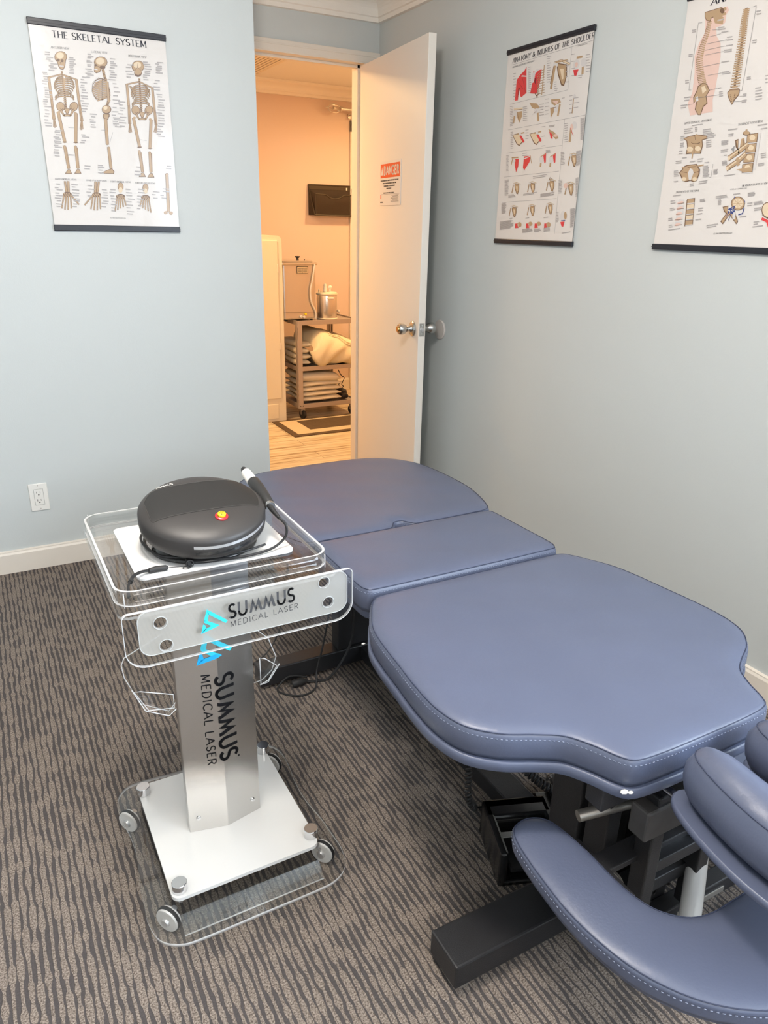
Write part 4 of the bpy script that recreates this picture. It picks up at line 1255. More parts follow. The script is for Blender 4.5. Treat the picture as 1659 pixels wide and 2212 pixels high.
[2,1,0,3403,1085,32,2,-2,-26],
[2,1,0,3442,1038,32,2,-2,-26],
[0,2,13,3208,1025,3155,883],
[0,1,9,3208,1025,3155,883],
[0,2,13,3152,874,3128,810],
[0,1,9,3152,874,3128,810],
[0,2,13,3125,801,3103,741],
[0,1,9,3125,801,3103,741],
[0,2,13,3271,1022,3236,857],
[0,1,9,3271,1022,3236,857],
[0,2,13,3233,846,3217,772],
[0,1,9,3233,846,3217,772],
[0,2,13,3215,761,3200,691],
[0,1,9,3215,761,3200,691],
[0,2,13,3334,1019,3316,831],
[0,1,9,3334,1019,3316,831],
[0,2,13,3315,818,3307,734],
[0,1,9,3315,818,3307,734],
[0,2,13,3306,721,3298,641],
[0,1,9,3306,721,3298,641],
[0,2,13,3397,1016,3397,804],
[0,1,9,3397,1016,3397,804],
[0,2,13,3397,790,3397,696],
[0,1,9,3397,790,3397,696],
[0,2,13,3397,681,3397,591],
[0,1,9,3397,681,3397,591],
[0,2,13,3460,1013,3478,778],
[0,1,9,3460,1013,3478,778],
[0,2,13,3479,762,3487,657],
[0,1,9,3479,762,3487,657],
[0,2,13,3488,641,3495,541],
[0,1,9,3488,641,3495,541],
[0,2,32,4219,1893,4171,616],
[2,2,0,4219,1893,64,3,-5,-55],
[2,2,0,4171,616,65,2,-5,-57],
[0,1,26,4219,1893,4171,616],
[2,1,0,4219,1893,50,2,-4,-44],
[2,1,0,4171,616,50,1,-4,-45],
[2,1,0,4055,544,73,2,-5,-61],
[2,1,0,4258,534,74,2,-5,-61],
[0,11,9,422,5529,570,5534],
[0,11,9,410,5462,559,5466],
[0,11,9,457,5380,651,5386],
[0,11,9,429,5326,563,5330],
[0,11,9,504,5272,632,5276],
[0,11,9,552,5195,752,5201],
[0,11,9,492,5129,631,5133],
[0,11,9,528,5074,734,5079],
[0,11,9,466,4997,642,5002],
[0,11,9,1186,5442,1311,5446],
[0,11,9,1144,5385,1364,5392],
[0,11,9,1174,5321,1315,5325],
[0,11,9,1169,5261,1382,5267],
[0,11,9,1156,5203,1311,5208],
[0,11,9,1143,5151,1267,5154],
[0,11,9,1169,5103,1278,5105],
[0,11,9,1146,5049,1285,5052],
[0,11,9,1124,4976,1271,4979],
[0,11,9,245,4909,396,4913],
[0,11,9,274,4862,408,4865],
[0,11,9,273,4788,413,4791],
[0,11,9,276,4713,389,4716],
[0,11,9,213,4650,407,4654],
[0,11,9,202,4565,343,4567],
[0,11,9,238,4451,344,4453],
[0,11,9,262,4371,481,4374],
[0,11,9,258,4301,362,4302],
[0,11,9,251,4242,447,4245],
[0,11,9,239,4169,417,4171],
[0,11,9,175,4083,300,4085],
[0,11,9,154,4022,302,4023],
[0,11,9,158,3939,261,3940],
[0,11,9,186,3868,385,3869],
[0,11,9,182,3761,296,3762],
[0,11,9,177,3646,305,3647],
[0,11,9,137,3569,260,3569],
[0,11,9,129,3453,236,3453],
[0,11,9,124,3359,350,3358],
[0,11,9,135,3270,334,3269],
[0,11,9,1539,4890,1705,4894],
[0,11,9,1481,4809,1591,4811],
[0,11,9,1456,4722,1675,4726],
[0,11,9,1467,4632,1576,4634],
[0,11,9,1437,4564,1569,4566],
[0,11,9,1480,4488,1604,4490],
[0,11,9,1476,4411,1654,4414],
[0,11,9,1418,4300,1639,4303],
[0,11,9,1443,4230,1644,4232],
[0,11,9,1374,4147,1506,4148],
[0,11,9,1431,4060,1656,4062],
[0,11,9,1402,3990,1611,3992],
[0,11,9,1405,3901,1579,3901],
[0,11,9,1384,3816,1525,3817],
[0,11,9,1797,5613,1912,5617],
[0,11,9,1790,5547,1980,5553],
[0,11,9,1780,5505,1901,5509],
[0,11,9,1749,5414,1863,5418],
[0,11,9,1741,5370,1919,5375],
[0,11,9,1757,5292,1890,5296],
[0,11,9,1751,5246,1858,5249],
[0,11,9,1672,5151,1880,5156],
[0,11,9,1729,5094,1905,5099],
[0,11,9,1663,5020,1855,5025],
[0,11,9,1716,4975,1921,4979],
[0,11,9,1677,4902,1786,4904],
[0,11,9,2538,5553,2710,5559],
[0,11,9,2529,5462,2655,5466],
[0,11,9,2537,5407,2713,5413],
[0,11,9,2536,5348,2753,5354],
[0,11,9,2503,5273,2661,5278],
[0,11,9,2473,5183,2612,5186],
[0,11,9,2523,5126,2645,5129],
[0,11,9,2487,5063,2711,5068],
[0,11,9,2461,4980,2682,4986],
[0,11,9,2421,4900,2645,4905],
[0,11,9,1664,3750,1880,3751],
[0,11,9,1696,3666,1826,3666],
[0,11,9,1631,3568,1759,3568],
[0,11,9,1637,3497,1815,3497],
[0,11,9,1659,3407,1767,3406],
[0,11,9,1636,3340,1808,3339],
[0,11,9,2553,4781,2672,4784],
[0,11,9,2572,4671,2729,4674],
[0,11,9,2569,4532,2762,4535],
[0,11,9,2523,4404,2674,4406],
[0,11,9,2496,4270,2726,4272],
[0,11,9,2519,4162,2734,4164],
[0,11,9,2467,4022,2596,4023],
[0,11,9,2445,3889,2644,3890],
[0,11,9,2408,3776,2538,3777],
[0,11,9,2444,3692,2675,3693],
[0,11,9,2475,3645,2632,3645],
[0,11,9,2424,3573,2588,3573],
[0,11,9,2424,3502,2622,3502],
[0,11,9,2430,3458,2544,3458],
[0,11,9,2482,3408,2704,3408],
[0,11,9,434,3140,657,3139],
[0,11,9,408,3089,574,3088],
[0,11,9,428,3012,627,3010],
[0,11,9,349,2929,534,2927],
[0,11,9,393,2873,575,2871],
[0,11,9,347,2798,567,2795],
[0,11,9,364,2743,581,2740],
[0,11,9,330,2666,463,2664],
[0,11,9,349,2609,579,2606],
[0,11,9,319,2524,474,2521],
[0,11,9,300,2458,457,2454],
[0,11,9,286,2411,458,2407],
[0,11,9,311,2325,461,2322],
[0,11,9,1287,3060,1415,3059],
[0,11,9,1309,2995,1545,2992],
[0,11,9,1264,2877,1411,2876],
[0,11,9,1225,2806,1361,2805],
[0,11,9,3131,5428,3345,5435],
[0,11,9,3064,5343,3215,5347],
[0,11,9,3045,5221,3261,5227],
[0,11,9,3070,5131,3309,5137],
[0,11,9,3059,5041,3190,5044],
[0,11,9,3679,5573,3834,5578],
[0,11,9,3675,5505,3922,5513],
[0,11,9,3743,5441,3951,5448],
[0,11,9,3714,5360,3956,5367],
[0,11,9,3713,5289,3902,5294],
[0,11,9,3708,5226,3896,5232],
[0,11,9,3650,5159,3878,5165],
[0,11,9,3636,5091,3771,5094],
[0,11,9,3645,5014,3812,5018],
[0,11,9,4060,5025,4220,5029],
[0,11,9,4011,4927,4130,4929],
[0,11,9,3963,4807,4211,4812],
[0,11,9,3969,4725,4201,4729],
[0,11,9,4077,4579,4269,4582],
[0,11,9,4115,4506,4257,4508],
[0,11,9,4132,4412,4347,4415],
[0,11,9,4119,4322,4288,4324],
[0,11,9,4102,4236,4300,4238],
[0,11,9,4076,4167,4319,4170],
[0,11,9,4070,4075,4312,4077],
[0,11,9,4004,3974,4209,3975],
[0,11,9,4074,3902,4283,3903],
[0,11,9,4070,3813,4274,3813],
[0,11,9,4056,3723,4298,3724],
[0,11,9,4051,3619,4261,3619],
[0,11,9,4018,3534,4209,3534],
[0,11,9,3985,3436,4114,3435],
[0,11,9,3992,3355,4186,3355],
[0,11,9,3961,3268,4106,3267],
[0,11,9,4004,3197,4250,3196],
[0,11,9,2680,4224,2921,4226],
[0,11,9,2704,4125,2815,4126],
[0,11,9,2704,4027,2898,4028],
[0,11,9,2706,3952,2821,3952],
[0,11,9,2641,3836,2801,3837],
[0,11,9,2684,3730,2905,3730],
[0,11,9,2643,3644,2835,3645],
[0,11,9,2635,3552,2878,3552],
[0,11,9,2663,3435,2815,3435],
[0,11,9,4182,5609,4393,5616],
[0,11,9,4122,5554,4238,5558],
[0,11,9,4185,5493,4337,5497],
[0,11,9,4132,5435,4333,5441],
[0,11,9,4119,5375,4318,5381],
[0,11,9,4132,5336,4251,5340],
[0,11,9,4107,5277,4347,5284],
[0,11,9,238,1405,355,1401],
[0,11,9,172,1287,290,1282],
[0,11,9,228,1219,420,1211],
[0,11,9,177,1106,297,1100],
[0,11,9,163,1028,396,1018],
[0,11,9,133,939,347,930],
[0,11,9,184,850,328,843],
[0,11,9,143,743,366,731],
[0,11,9,149,663,278,657],
[0,11,9,747,1410,954,1402],
[0,11,9,753,1333,865,1328],
[0,11,9,751,1236,987,1226],
[0,11,9,742,1134,978,1124],
[0,11,9,718,1053,951,1042],
[0,11,9,745,938,981,927],
[0,11,9,756,870,956,860],
[0,11,9,736,758,859,752],
[0,11,9,665,675,836,666],
[0,11,9,1299,1402,1457,1396],
[0,11,9,1311,1278,1521,1270],
[0,11,9,1238,1176,1377,1170],
[0,11,9,1261,1052,1396,1046],
[0,11,9,1785,1276,1946,1269],
[0,11,9,1828,1179,1966,1173],
[0,11,9,1822,1092,1962,1086],
[0,11,9,1740,1002,1964,992],
[0,11,9,1795,887,1974,879],
[0,11,9,1729,808,1938,798],
[0,11,9,1702,699,1865,691],
[0,11,9,2088,1292,2261,1285],
[0,11,9,2048,1196,2267,1188],
[0,11,9,2070,1076,2199,1071],
[0,11,9,2073,985,2308,975],
[0,11,9,2099,876,2284,867],
[0,11,9,2055,779,2251,770],
[0,11,9,2053,662,2169,656],
[0,11,9,2049,561,2181,554],
[0,11,9,2646,1326,2801,1320],
[0,11,9,2646,1209,2849,1201],
[0,11,9,2639,1111,2848,1103],
[0,11,9,2684,996,2930,985],
[0,11,9,2616,896,2806,888],
[0,11,9,2607,781,2843,770],
[0,11,9,2607,685,2739,679],
[0,11,9,2606,558,2859,545],
[0,11,9,2608,473,2807,463],
[0,11,9,3093,1343,3333,1334],
[0,11,9,3094,1231,3321,1222],
[0,11,9,3044,1103,3198,1097],
[0,11,9,3028,1008,3267,998],
[0,11,9,3017,892,3174,885],
[0,11,9,3050,767,3293,756],
[0,11,9,2989,665,3107,660],
[0,11,9,3640,1275,3880,1266],
[0,11,9,3591,1175,3721,1170],
[0,11,9,3626,1054,3786,1048],
[0,11,9,4019,1392,4258,1383],
[0,11,9,4008,1299,4261,1289],
[0,11,9,3908,1159,4029,1154],
[0,11,9,3949,1069,4131,1062],
[0,11,9,1275,2048,1471,2043],
[0,11,9,1254,1962,1434,1957],
[0,11,9,1741,2091,1910,2086],
[0,11,9,1737,2024,1949,2018],
[0,11,9,1748,1937,1895,1933],
[0,11,9,1718,1845,1914,1839],
[0,11,9,3104,2106,3241,2103],
[0,11,9,3051,1957,3226,1953],
[0,11,9,3022,1843,3244,1836],
[0,11,9,4248,2188,4403,2184],
[0,11,9,4206,2109,4395,2105],
[0,11,9,770,2387,951,2383],
[0,10,2,877,3263,1053,3266],
[0,10,2,1967,3256,2170,3270],
[0,10,2,1799,4453,1869,4756,2104,4943],
[0,10,2,2235,2859,2385,3216],
[0,10,2,3344,3035,3573,3015],
]
SKEL_TEXT = [
('THE SKELETAL SYSTEM', 709, 5999, 3850, 6036, 195),
('ANTERIOR VIEW', 621, 5659, 1209, 5687, 64),
('LATERAL VIEW', 1930, 5670, 2467, 5696, 65),
('POSTERIOR VIEW', 3187, 5675, 3819, 5703, 67),
('HAND (DORSAL VIEW)', 223, 1541, 942, 1551, 56),
('HAND (PALMAR VIEW)', 1276, 1544, 1987, 1553, 57),
('FOOT (DORSAL VIEW)', 2128, 1538, 2844, 1546, 57),
('FOOT (PLANTAR VIEW)', 3005, 1531, 3750, 1540, 59),
('(C) ANATOMYPOSTERS.COM', 1984, 292, 2538, 289, 33),
]
SHOULDER = [
[0,10,3,273,6258,4788,6331],
[0,10,3,343,4925,3633,5009],
[0,10,3,3633,5009,3630,6300],
[0,10,3,345,4037,4834,4122],
[0,10,3,3613,4102,3664,286],
[0,10,3,350,3214,3617,3259],
[0,10,3,288,2353,3578,2416],
[0,10,3,303,1413,3594,1499],
[1,4,0,1198,6080,1322,5198,1031,5091,947,5137,855,5433,822,5008,637,5022,655,5708,861,5856,1101,5963],
[1,5,0,907,5427,794,5405,812,5081,886,5394],
[1,6,0,961,5825,1242,5769,1247,5733,935,5783],
[0,5,3,1006,5731,1255,5224],
[0,5,3,764,5622,1089,5368],
[1,4,0,1614,5855,2098,5854,2069,5451,1909,5092,1542,5154,1615,5510],
[1,5,0,1739,5632,1830,5637,1813,5415,1728,5495],
[1,6,0,1574,5792,1791,5898,1976,5872,1749,5768,1697,5500,1607,5477],
[0,2,6,2250,5833,2075,5810,1879,5715],
[0,1,4,2250,5833,2075,5810,1879,5715],
[0,2,6,2262,5750,2069,5730,1885,5633],
[0,1,4,2262,5750,2069,5730,1891,5632],
[0,2,6,2275,5667,2063,5649,1891,5550],
[0,1,4,2275,5667,2063,5649,1903,5548],
[0,2,6,2287,5585,2057,5568,1897,5466],
[0,1,4,2287,5585,2057,5568,1916,5464],
[0,2,6,2300,5502,2051,5487,1903,5383],
[0,1,4,2300,5502,2051,5487,1928,5380],
[0,2,6,2312,5419,2045,5406,1909,5300],
[0,1,4,2312,5419,2045,5406,1940,5296],
[0,2,6,2325,5335,2039,5324,1916,5216],
[0,1,4,2325,5335,2039,5324,1953,5211],
[0,2,6,2337,5252,2033,5243,1922,5132],
[0,1,4,2337,5252,2033,5243,1965,5127],
[0,2,6,2350,5169,2027,5161,1928,5048],
[0,1,4,2350,5169,2027,5161,1978,5042],
[0,2,6,2363,5085,2021,5078,1934,4964],
[0,1,4,2363,5085,2021,5078,1990,4957],
[0,1,12,2229,5970,2223,5020],
[0,2,8,1811,5139,1920,5021,2090,5105],
[0,2,30,2798,5865,2693,5340],
[0,1,20,2798,5865,2693,5340],
[1,2,0,2886,5941,3456,5812,3514,5453,3412,5157,3254,5199,3021,5565],
[1,1,0,2945,5905,3407,5793,3467,5468,3389,5204,3279,5236,3074,5567],
[1,3,0,3109,5731,3310,5702,3345,5388,3272,5375],
[0,2,18,2768,5958,3145,5981,3605,5799],
[0,3,12,2768,5958,3145,5981,3605,5799],
[2,6,0,2855,5892,133,-20,12,-77],
[0,2,0,-1606,8279,-1606,8279],
[0,1,0,-1606,8279,-1606,8279],
[1,2,0,-1606,8279,-1605,8279,-1605,8279,-1605,8279,-1605,8279,-1606,8279],
[1,1,0,-1606,8279,-1605,8279,-1605,8279,-1605,8279,-1605,8279,-1606,8279],
[1,3,0,-1606,8279,-1605,8279,-1605,8279,-1605,8279],
[0,2,0,-1606,8279,-1606,8279,-1605,8279],
[0,3,0,-1606,8279,-1606,8279,-1605,8279],
[2,6,0,-1606,8279,0,0,0,0],
[0,1,26,2828,5849,2721,5163],
[0,2,4,2752,5860,2662,5170],
[0,1,12,2839,5962,3455,5944],
[2,6,0,3945,5749,163,-43,-25,-140],
[2,7,0,3948,5733,76,-20,-13,-73],
[1,4,0,3810,5593,4081,5570,4005,5389,3895,5404],
[2,6,0,4314,5742,160,-34,1,-132],
[0,1,28,4286,5604,4302,5412],
[0,1,18,3940,5941,4204,5931],
[2,6,0,714,4549,213,-22,21,-155],
[0,1,26,690,4478,653,4262],
[1,1,0,837,4609,1130,4615,1155,4432,1021,4227,863,4425],
[0,2,5,837,4609,1020,4235],
[0,3,16,624,4723,1150,4703],
[0,2,4,628,4697,1154,4670],
[1,1,0,1544,4837,1955,4780,2158,4646,2050,4553,1726,4658],
[2,6,0,2026,4503,186,-19,16,-107],
[0,1,22,2096,4443,2152,4191],
[1,2,0,1762,4407,1990,4542,1983,4508],
[1,1,0,2774,4818,3251,4779,3328,4653,2995,4589,2819,4677],
[1,7,0,2856,4741,3202,4735,3107,4611],
[1,1,0,2769,4545,3118,4542,2850,4211],
[2,6,0,3128,4473,134,-46,-64,-106],
[0,1,26,3281,4591,3231,4258],
[0,2,4,2772,4528,3091,4528],
[0,1,12,3977,4744,3976,4249],
[2,6,0,4018,4755,77,-9,13,-80],
[0,2,3,3960,4680,3965,4251],
[1,2,0,643,3837,1069,3875,1371,3576,1133,3409,956,3496],
[1,3,0,685,3822,1053,3851,1325,3586,1115,3447,979,3524],
[1,4,0,1085,3764,1214,3771,1439,3552,1349,3504],
[0,1,12,910,3833,1364,3861],
[2,6,0,1106,3846,79,-6,7,-52],
[1,2,0,1694,3786,2095,3824,2384,3534,2161,3371,1993,3456],
[1,3,0,1734,3772,2080,3801,2339,3544,2144,3409,2014,3483],
[1,4,0,2111,3716,2233,3724,2448,3511,2364,3464],
[0,1,12,1946,3783,2373,3811],
[2,6,0,2130,3796,75,-6,7,-50],
[1,1,0,2754,3873,3131,3719,3395,3507,3225,3486,2898,3703],
[1,4,0,2828,3779,3035,3657,3059,3499,2947,3542],
[2,7,0,3206,3609,117,-10,7,-50],
[2,6,0,4168,3848,132,-12,21,-129],
[0,1,30,4009,3812,3995,3357],
[2,7,0,4032,3810,78,-7,16,-102],
[0,4,5,3970,3782,4149,3531],
[1,4,0,913,2974,1161,2967,1165,2696,1059,2492,944,2745],
[2,6,0,880,2919,82,-5,13,-91],
[0,1,14,786,3019,714,2795],
[0,1,12,717,3031,1121,3018],
[1,4,0,1480,3033,1885,3027,1834,2809,1551,2526,1469,2643],
[0,6,9,1460,2942,1837,3011],
[0,1,9,1847,3029,1967,2765],
[0,6,8,1476,2597,1618,2515],
[2,6,0,2545,2859,160,-9,17,-109],
[1,4,0,2619,2981,2767,3079,2792,2755,2718,2724],
[0,1,22,2515,2735,2506,2626],
[0,1,9,2470,2954,2730,3045],
[2,6,0,3092,2827,155,-9,17,-107],
[1,4,0,3162,2947,3306,3044,3332,2725,3260,2694],
[0,1,22,3064,2705,3056,2598],
[0,1,9,3019,2921,3270,3011],
[0,2,14,953,2041,890,1755],
[0,1,9,953,2041,890,1755],
[1,2,0,1001,2088,1310,2053,1337,1862,1276,1697,1191,1711,1070,1894],
[1,1,0,1033,2072,1283,2040,1311,1868,1265,1721,1205,1732,1098,1898],
[1,3,0,1120,1988,1229,1985,1243,1817,1203,1807],
[0,2,8,938,2090,1143,2125,1393,2055],
[0,3,6,938,2090,1143,2125,1393,2055],
[2,6,0,984,2059,72,-2,6,-40],
[0,2,14,1931,2046,1875,1768],
[0,1,9,1931,2046,1875,1768],
[1,2,0,1977,2091,2269,2058,2296,1872,2241,1711,2160,1725,2043,1903],
[1,1,0,2007,2076,2244,2045,2272,1878,2230,1735,2173,1746,2071,1907],
[1,3,0,2090,1994,2193,1991,2209,1828,2171,1818],
[0,2,8,1917,2093,2110,2128,2347,2060],
[0,3,6,1917,2093,2110,2128,2347,2060],
[2,6,0,1961,2064,68,-3,5,-40],
[0,2,15,3029,2083,2977,1796],
[0,1,10,3029,2083,2977,1796],
[1,2,0,3074,2129,3366,2094,3396,1903,3343,1737,3262,1752,3143,1935],
[1,1,0,3104,2113,3341,2081,3371,1908,3331,1762,3274,1773,3170,1939],
[1,3,0,3188,2029,3290,2025,3309,1858,3271,1847],
[0,2,9,3014,2131,3206,2166,3443,2096],
[0,3,6,3014,2131,3206,2166,3443,2096],
[2,6,0,3058,2101,68,-3,6,-41],
[0,2,14,893,1203,829,909],
[0,1,9,893,1203,829,909],
[1,2,0,943,1252,1256,1224,1282,1030,1221,859,1134,871,1012,1056],
[1,1,0,975,1237,1228,1210,1256,1035,1209,884,1148,893,1041,1060],
[1,3,0,1062,1153,1173,1152,1187,981,1147,969],
[0,2,8,878,1253,1086,1294,1339,1228],
[0,3,6,878,1253,1086,1294,1339,1228],
[2,6,0,925,1223,73,-1,6,-42],
[0,2,14,2029,1230,1972,945],
[0,1,9,2029,1230,1972,945],
[1,2,0,2074,1277,2368,1250,2396,1062,2340,897,2259,909,2141,1087],
[1,1,0,2104,1262,2343,1236,2371,1066,2329,920,2272,930,2169,1091],
[1,3,0,2188,1181,2291,1180,2307,1015,2269,1003],
[0,2,8,2014,1278,2208,1317,2446,1253],
[0,3,6,2014,1278,2208,1317,2446,1253],
[2,6,0,2058,1249,68,-1,6,-41],
[0,2,14,3079,1274,3029,998],
[0,1,9,3079,1274,3029,998],
[1,2,0,3121,1319,3398,1292,3426,1110,3376,950,3299,962,3187,1135],
[1,1,0,3149,1305,3374,1279,3403,1115,3365,973,3311,983,3212,1139],
[1,3,0,3229,1226,3326,1225,3344,1065,3308,1054],
[0,2,8,3064,1320,3246,1358,3471,1296],
[0,3,6,3064,1320,3246,1358,3471,1296],
[2,6,0,3106,1292,64,-1,6,-39],
[0,2,5,3124,2236,3074,2166,3252,2177],
[0,2,16,4092,2880,4043,2584],
[0,1,11,4092,2880,4043,2584],
[1,2,0,4136,2926,4433,2883,4465,2685,4415,2515,4332,2532,4209,2724],
[1,1,0,4167,2910,4407,2870,4441,2691,4402,2541,4345,2553,4237,2728],
[1,3,0,4253,2820,4357,2814,4378,2641,4340,2630],
[0,2,9,4076,2930,4270,2962,4511,2883],
[0,3,6,4076,2930,4270,2962,4511,2883],
[2,6,0,4121,2898,69,-5,7,-43],
[0,2,16,4075,1941,4026,1636],
[0,1,11,4075,1941,4026,1636],
[1,2,0,4120,1990,4421,1954,4454,1752,4402,1576,4319,1591,4194,1785],
[1,1,0,4152,1974,4395,1940,4429,1758,4390,1602,4332,1613,4222,1789],
[1,3,0,4239,1885,4344,1881,4365,1704,4327,1692],
[0,2,9,4059,1992,4256,2031,4500,1957],
[0,3,6,4059,1992,4256,2031,4500,1957],
[2,6,0,4105,1960,69,-2,7,-43],
[2,7,0,4020,1917,114,-4,15,-92],
[2,6,0,4040,896,151,-10,0,-181],
[2,1,0,4164,914,80,-1,21,-131],
[1,4,0,3926,695,4156,714,4109,531,4008,549],
[0,9,6,3949,732,4179,751],
[1,4,0,1265,624,1467,637,1491,468,1268,454],
[2,1,0,1535,587,134,1,13,-95],
[0,6,5,1437,614,1468,487],
[1,4,0,1949,628,2144,641,2167,475,1953,461],
[2,1,0,2205,622,129,1,11,-77],
[0,6,5,2114,618,2145,494],
[1,4,0,2467,631,2656,644,2680,480,2472,466],
[2,1,0,2716,625,125,1,11,-76],
[0,6,5,2628,621,2659,499],
[1,4,0,3033,635,3215,647,3240,486,3038,472],
[2,1,0,3277,599,122,1,14,-90],
[0,6,5,3188,624,3218,504],
[0,11,6,426,5952,572,5944],
[0,11,6,439,5856,562,5849],
[0,11,6,452,5759,623,5751],
[0,11,6,465,5662,619,5655],
[0,11,6,478,5565,635,5558],
[0,11,6,491,5467,662,5461],
[0,11,6,504,5370,644,5365],
[0,11,6,517,5272,649,5268],
[0,11,6,530,5175,661,5170],
[0,11,6,543,5077,675,5073],
[0,11,6,1310,6036,1443,6029],
[0,11,6,1319,5971,1454,5964],
[0,11,6,1329,5906,1456,5899],
[0,11,6,1338,5841,1483,5833],
[0,11,6,1347,5776,1480,5769],
[0,11,6,1356,5710,1495,5704],
[0,11,6,1366,5645,1523,5638],
[0,11,6,1375,5579,1510,5574],
[0,11,6,1384,5514,1555,5507],
[0,11,6,1394,5448,1560,5442],
[0,11,6,1403,5383,1539,5377],
[0,11,6,1413,5317,1581,5311],
[0,11,6,1422,5251,1548,5247],
[0,11,6,1431,5185,1552,5181],
[0,11,6,2338,6220,2570,6205],
[0,11,6,2349,6146,2500,6137],
[0,11,6,2361,6072,2509,6063],
[0,11,6,2372,5997,2593,5985],
[0,11,6,2383,5923,2532,5915],
[0,11,6,2395,5848,2598,5837],
[0,11,6,2406,5774,2601,5764],
[0,11,6,2417,5699,2584,5691],
[0,11,6,2429,5624,2598,5616],
[0,11,6,2440,5549,2670,5539],
[0,11,6,2452,5474,2633,5466],
[0,11,6,2463,5399,2632,5392],
[0,11,6,3375,5931,3510,5923],
[0,11,6,3401,5765,3555,5757],
[0,11,6,3428,5599,3555,5593],
[0,11,6,3455,5432,3569,5427],
[0,11,6,3482,5265,3639,5259],
[0,11,6,2878,5344,2997,5339],
[0,11,6,2888,5276,3005,5272],
[0,11,6,2899,5208,3012,5204],
[0,11,6,2910,5139,3086,5133],
[0,11,6,2920,5071,3061,5066],
[0,11,6,3650,6081,3811,6071],
[0,11,6,3685,5863,3836,5854],
[0,11,6,3721,5643,3899,5634],
[0,11,6,3757,5423,3894,5417],
[0,11,6,4382,5951,4578,5939],
[0,11,6,4397,5868,4623,5855],
[0,11,6,4411,5785,4574,5776],
[0,11,6,4425,5702,4622,5691],
[0,11,6,4439,5619,4672,5607],
[0,11,6,4453,5535,4669,5525],
[0,11,6,4467,5452,4676,5442],
[0,11,6,4087,5378,4315,5368],
[0,11,6,4097,5312,4283,5305],
[0,11,6,375,4841,574,4836],
[0,11,6,382,4785,554,4782],
[0,11,6,389,4729,537,4726],
[0,11,6,397,4673,569,4670],
[0,11,6,404,4618,562,4615],
[0,11,6,412,4562,555,4560],
[0,11,6,419,4506,583,4503],
[0,11,6,427,4449,578,4448],
[0,11,6,434,4393,612,4392],
[0,11,6,441,4337,642,4336],
[0,11,6,449,4281,651,4280],
[0,11,6,456,4225,669,4224],
[0,11,6,464,4168,631,4168],
[0,11,6,1177,4735,1412,4731],
[0,11,6,1186,4670,1443,4666],
[0,11,6,1195,4605,1404,4602],
[0,11,6,1204,4540,1463,4537],
[0,11,6,1213,4475,1394,4473],
[0,11,6,1223,4410,1482,4407],
[0,11,6,1232,4344,1488,4342],
[0,11,6,1241,4279,1507,4277],
[0,11,6,2147,4717,2397,4712],
[0,11,6,2160,4629,2398,4625],
[0,11,6,2173,4540,2385,4537],
[0,11,6,2187,4451,2425,4449],
[0,11,6,2200,4363,2454,4360],
[0,11,6,2457,4855,2644,4850],
[0,11,6,2475,4732,2666,4728],
[0,11,6,2494,4610,2709,4606],
[0,11,6,2512,4487,2677,4485],
[0,11,6,2531,4364,2699,4362],
[0,11,6,3364,4783,3508,4780],
[0,11,6,3749,4804,3910,4800],
[0,11,6,3771,4669,3917,4666],
[0,11,6,3793,4534,3942,4532],
[0,11,6,3815,4399,3937,4398],
[0,11,6,3837,4264,3956,4263],
[0,11,6,3982,4711,4223,4706],
[0,11,6,4007,4560,4290,4556],
[0,11,6,4032,4409,4259,4407],
[0,11,6,528,3940,680,3940],
[0,11,6,536,3877,688,3877],
[0,11,6,545,3814,726,3815],
[0,11,6,553,3751,684,3752],
[0,11,6,561,3688,744,3690],
[0,11,6,570,3625,693,3626],
[0,11,6,578,3561,750,3564],
[0,11,6,587,3498,763,3501],
[0,11,6,595,3435,751,3437],
[0,11,6,604,3371,778,3375],
[0,11,6,1450,3934,1626,3935],
[0,11,6,1464,3836,1628,3837],
[0,11,6,1478,3738,1661,3739],
[0,11,6,1492,3639,1666,3642],
[0,11,6,2381,3959,2595,3959],
[0,11,6,2429,3637,2630,3639],
[0,11,6,2478,3313,2687,3317],
[0,11,6,2801,3956,3120,3957],
[0,11,6,2806,3921,3102,3922],
[0,11,6,3637,3947,3796,3948],
[0,11,6,3649,3874,3819,3875],
[0,11,6,3661,3801,3828,3803],
[0,11,6,3673,3728,3829,3730],
[0,11,6,3684,3655,3816,3656],
[0,11,6,3696,3581,3838,3583],
[0,11,6,3708,3508,3865,3510],
[0,11,6,3720,3434,3879,3437],
[0,11,6,3732,3360,3898,3364],
[0,11,6,4443,4037,4706,4038],
[0,11,6,4448,4005,4704,4006],
[0,11,6,4454,3974,4666,3974],
[0,11,6,4459,3942,4710,3943],
[0,11,6,4464,3910,4670,3911],
[0,11,6,4470,3878,4723,3879],
[0,11,6,4475,3846,4679,3847],
[0,11,6,4481,3814,4668,3816],
[0,11,6,4486,3782,4772,3785],
[0,11,6,4491,3750,4768,3753],
[0,11,6,4497,3718,4714,3720],
[0,11,6,4502,3686,4692,3688],
[0,11,6,4507,3654,4779,3658],
[0,11,6,4513,3622,4779,3626],
[0,11,6,4518,3590,4720,3593],
[0,11,6,4523,3558,4795,3562],
[0,11,6,4529,3526,4803,3530],
[0,11,6,4534,3494,4780,3498],
[0,11,6,4540,3461,4754,3465],
[0,11,6,4545,3429,4737,3433],
[0,11,6,4550,3397,4743,3401],
[0,11,6,4556,3365,4788,3370],
[0,11,6,362,3121,512,3125],
[0,11,6,368,3076,513,3080],
[0,11,6,374,3031,494,3035],
[0,11,6,380,2986,534,2991],
[0,11,6,386,2941,496,2945],
[0,11,6,392,2896,535,2901],
[0,11,6,398,2851,514,2855],
[0,11,6,404,2806,510,2810],
[0,11,6,410,2761,527,2765],
[0,11,6,415,2715,569,2721],
[0,11,6,421,2670,541,2675],
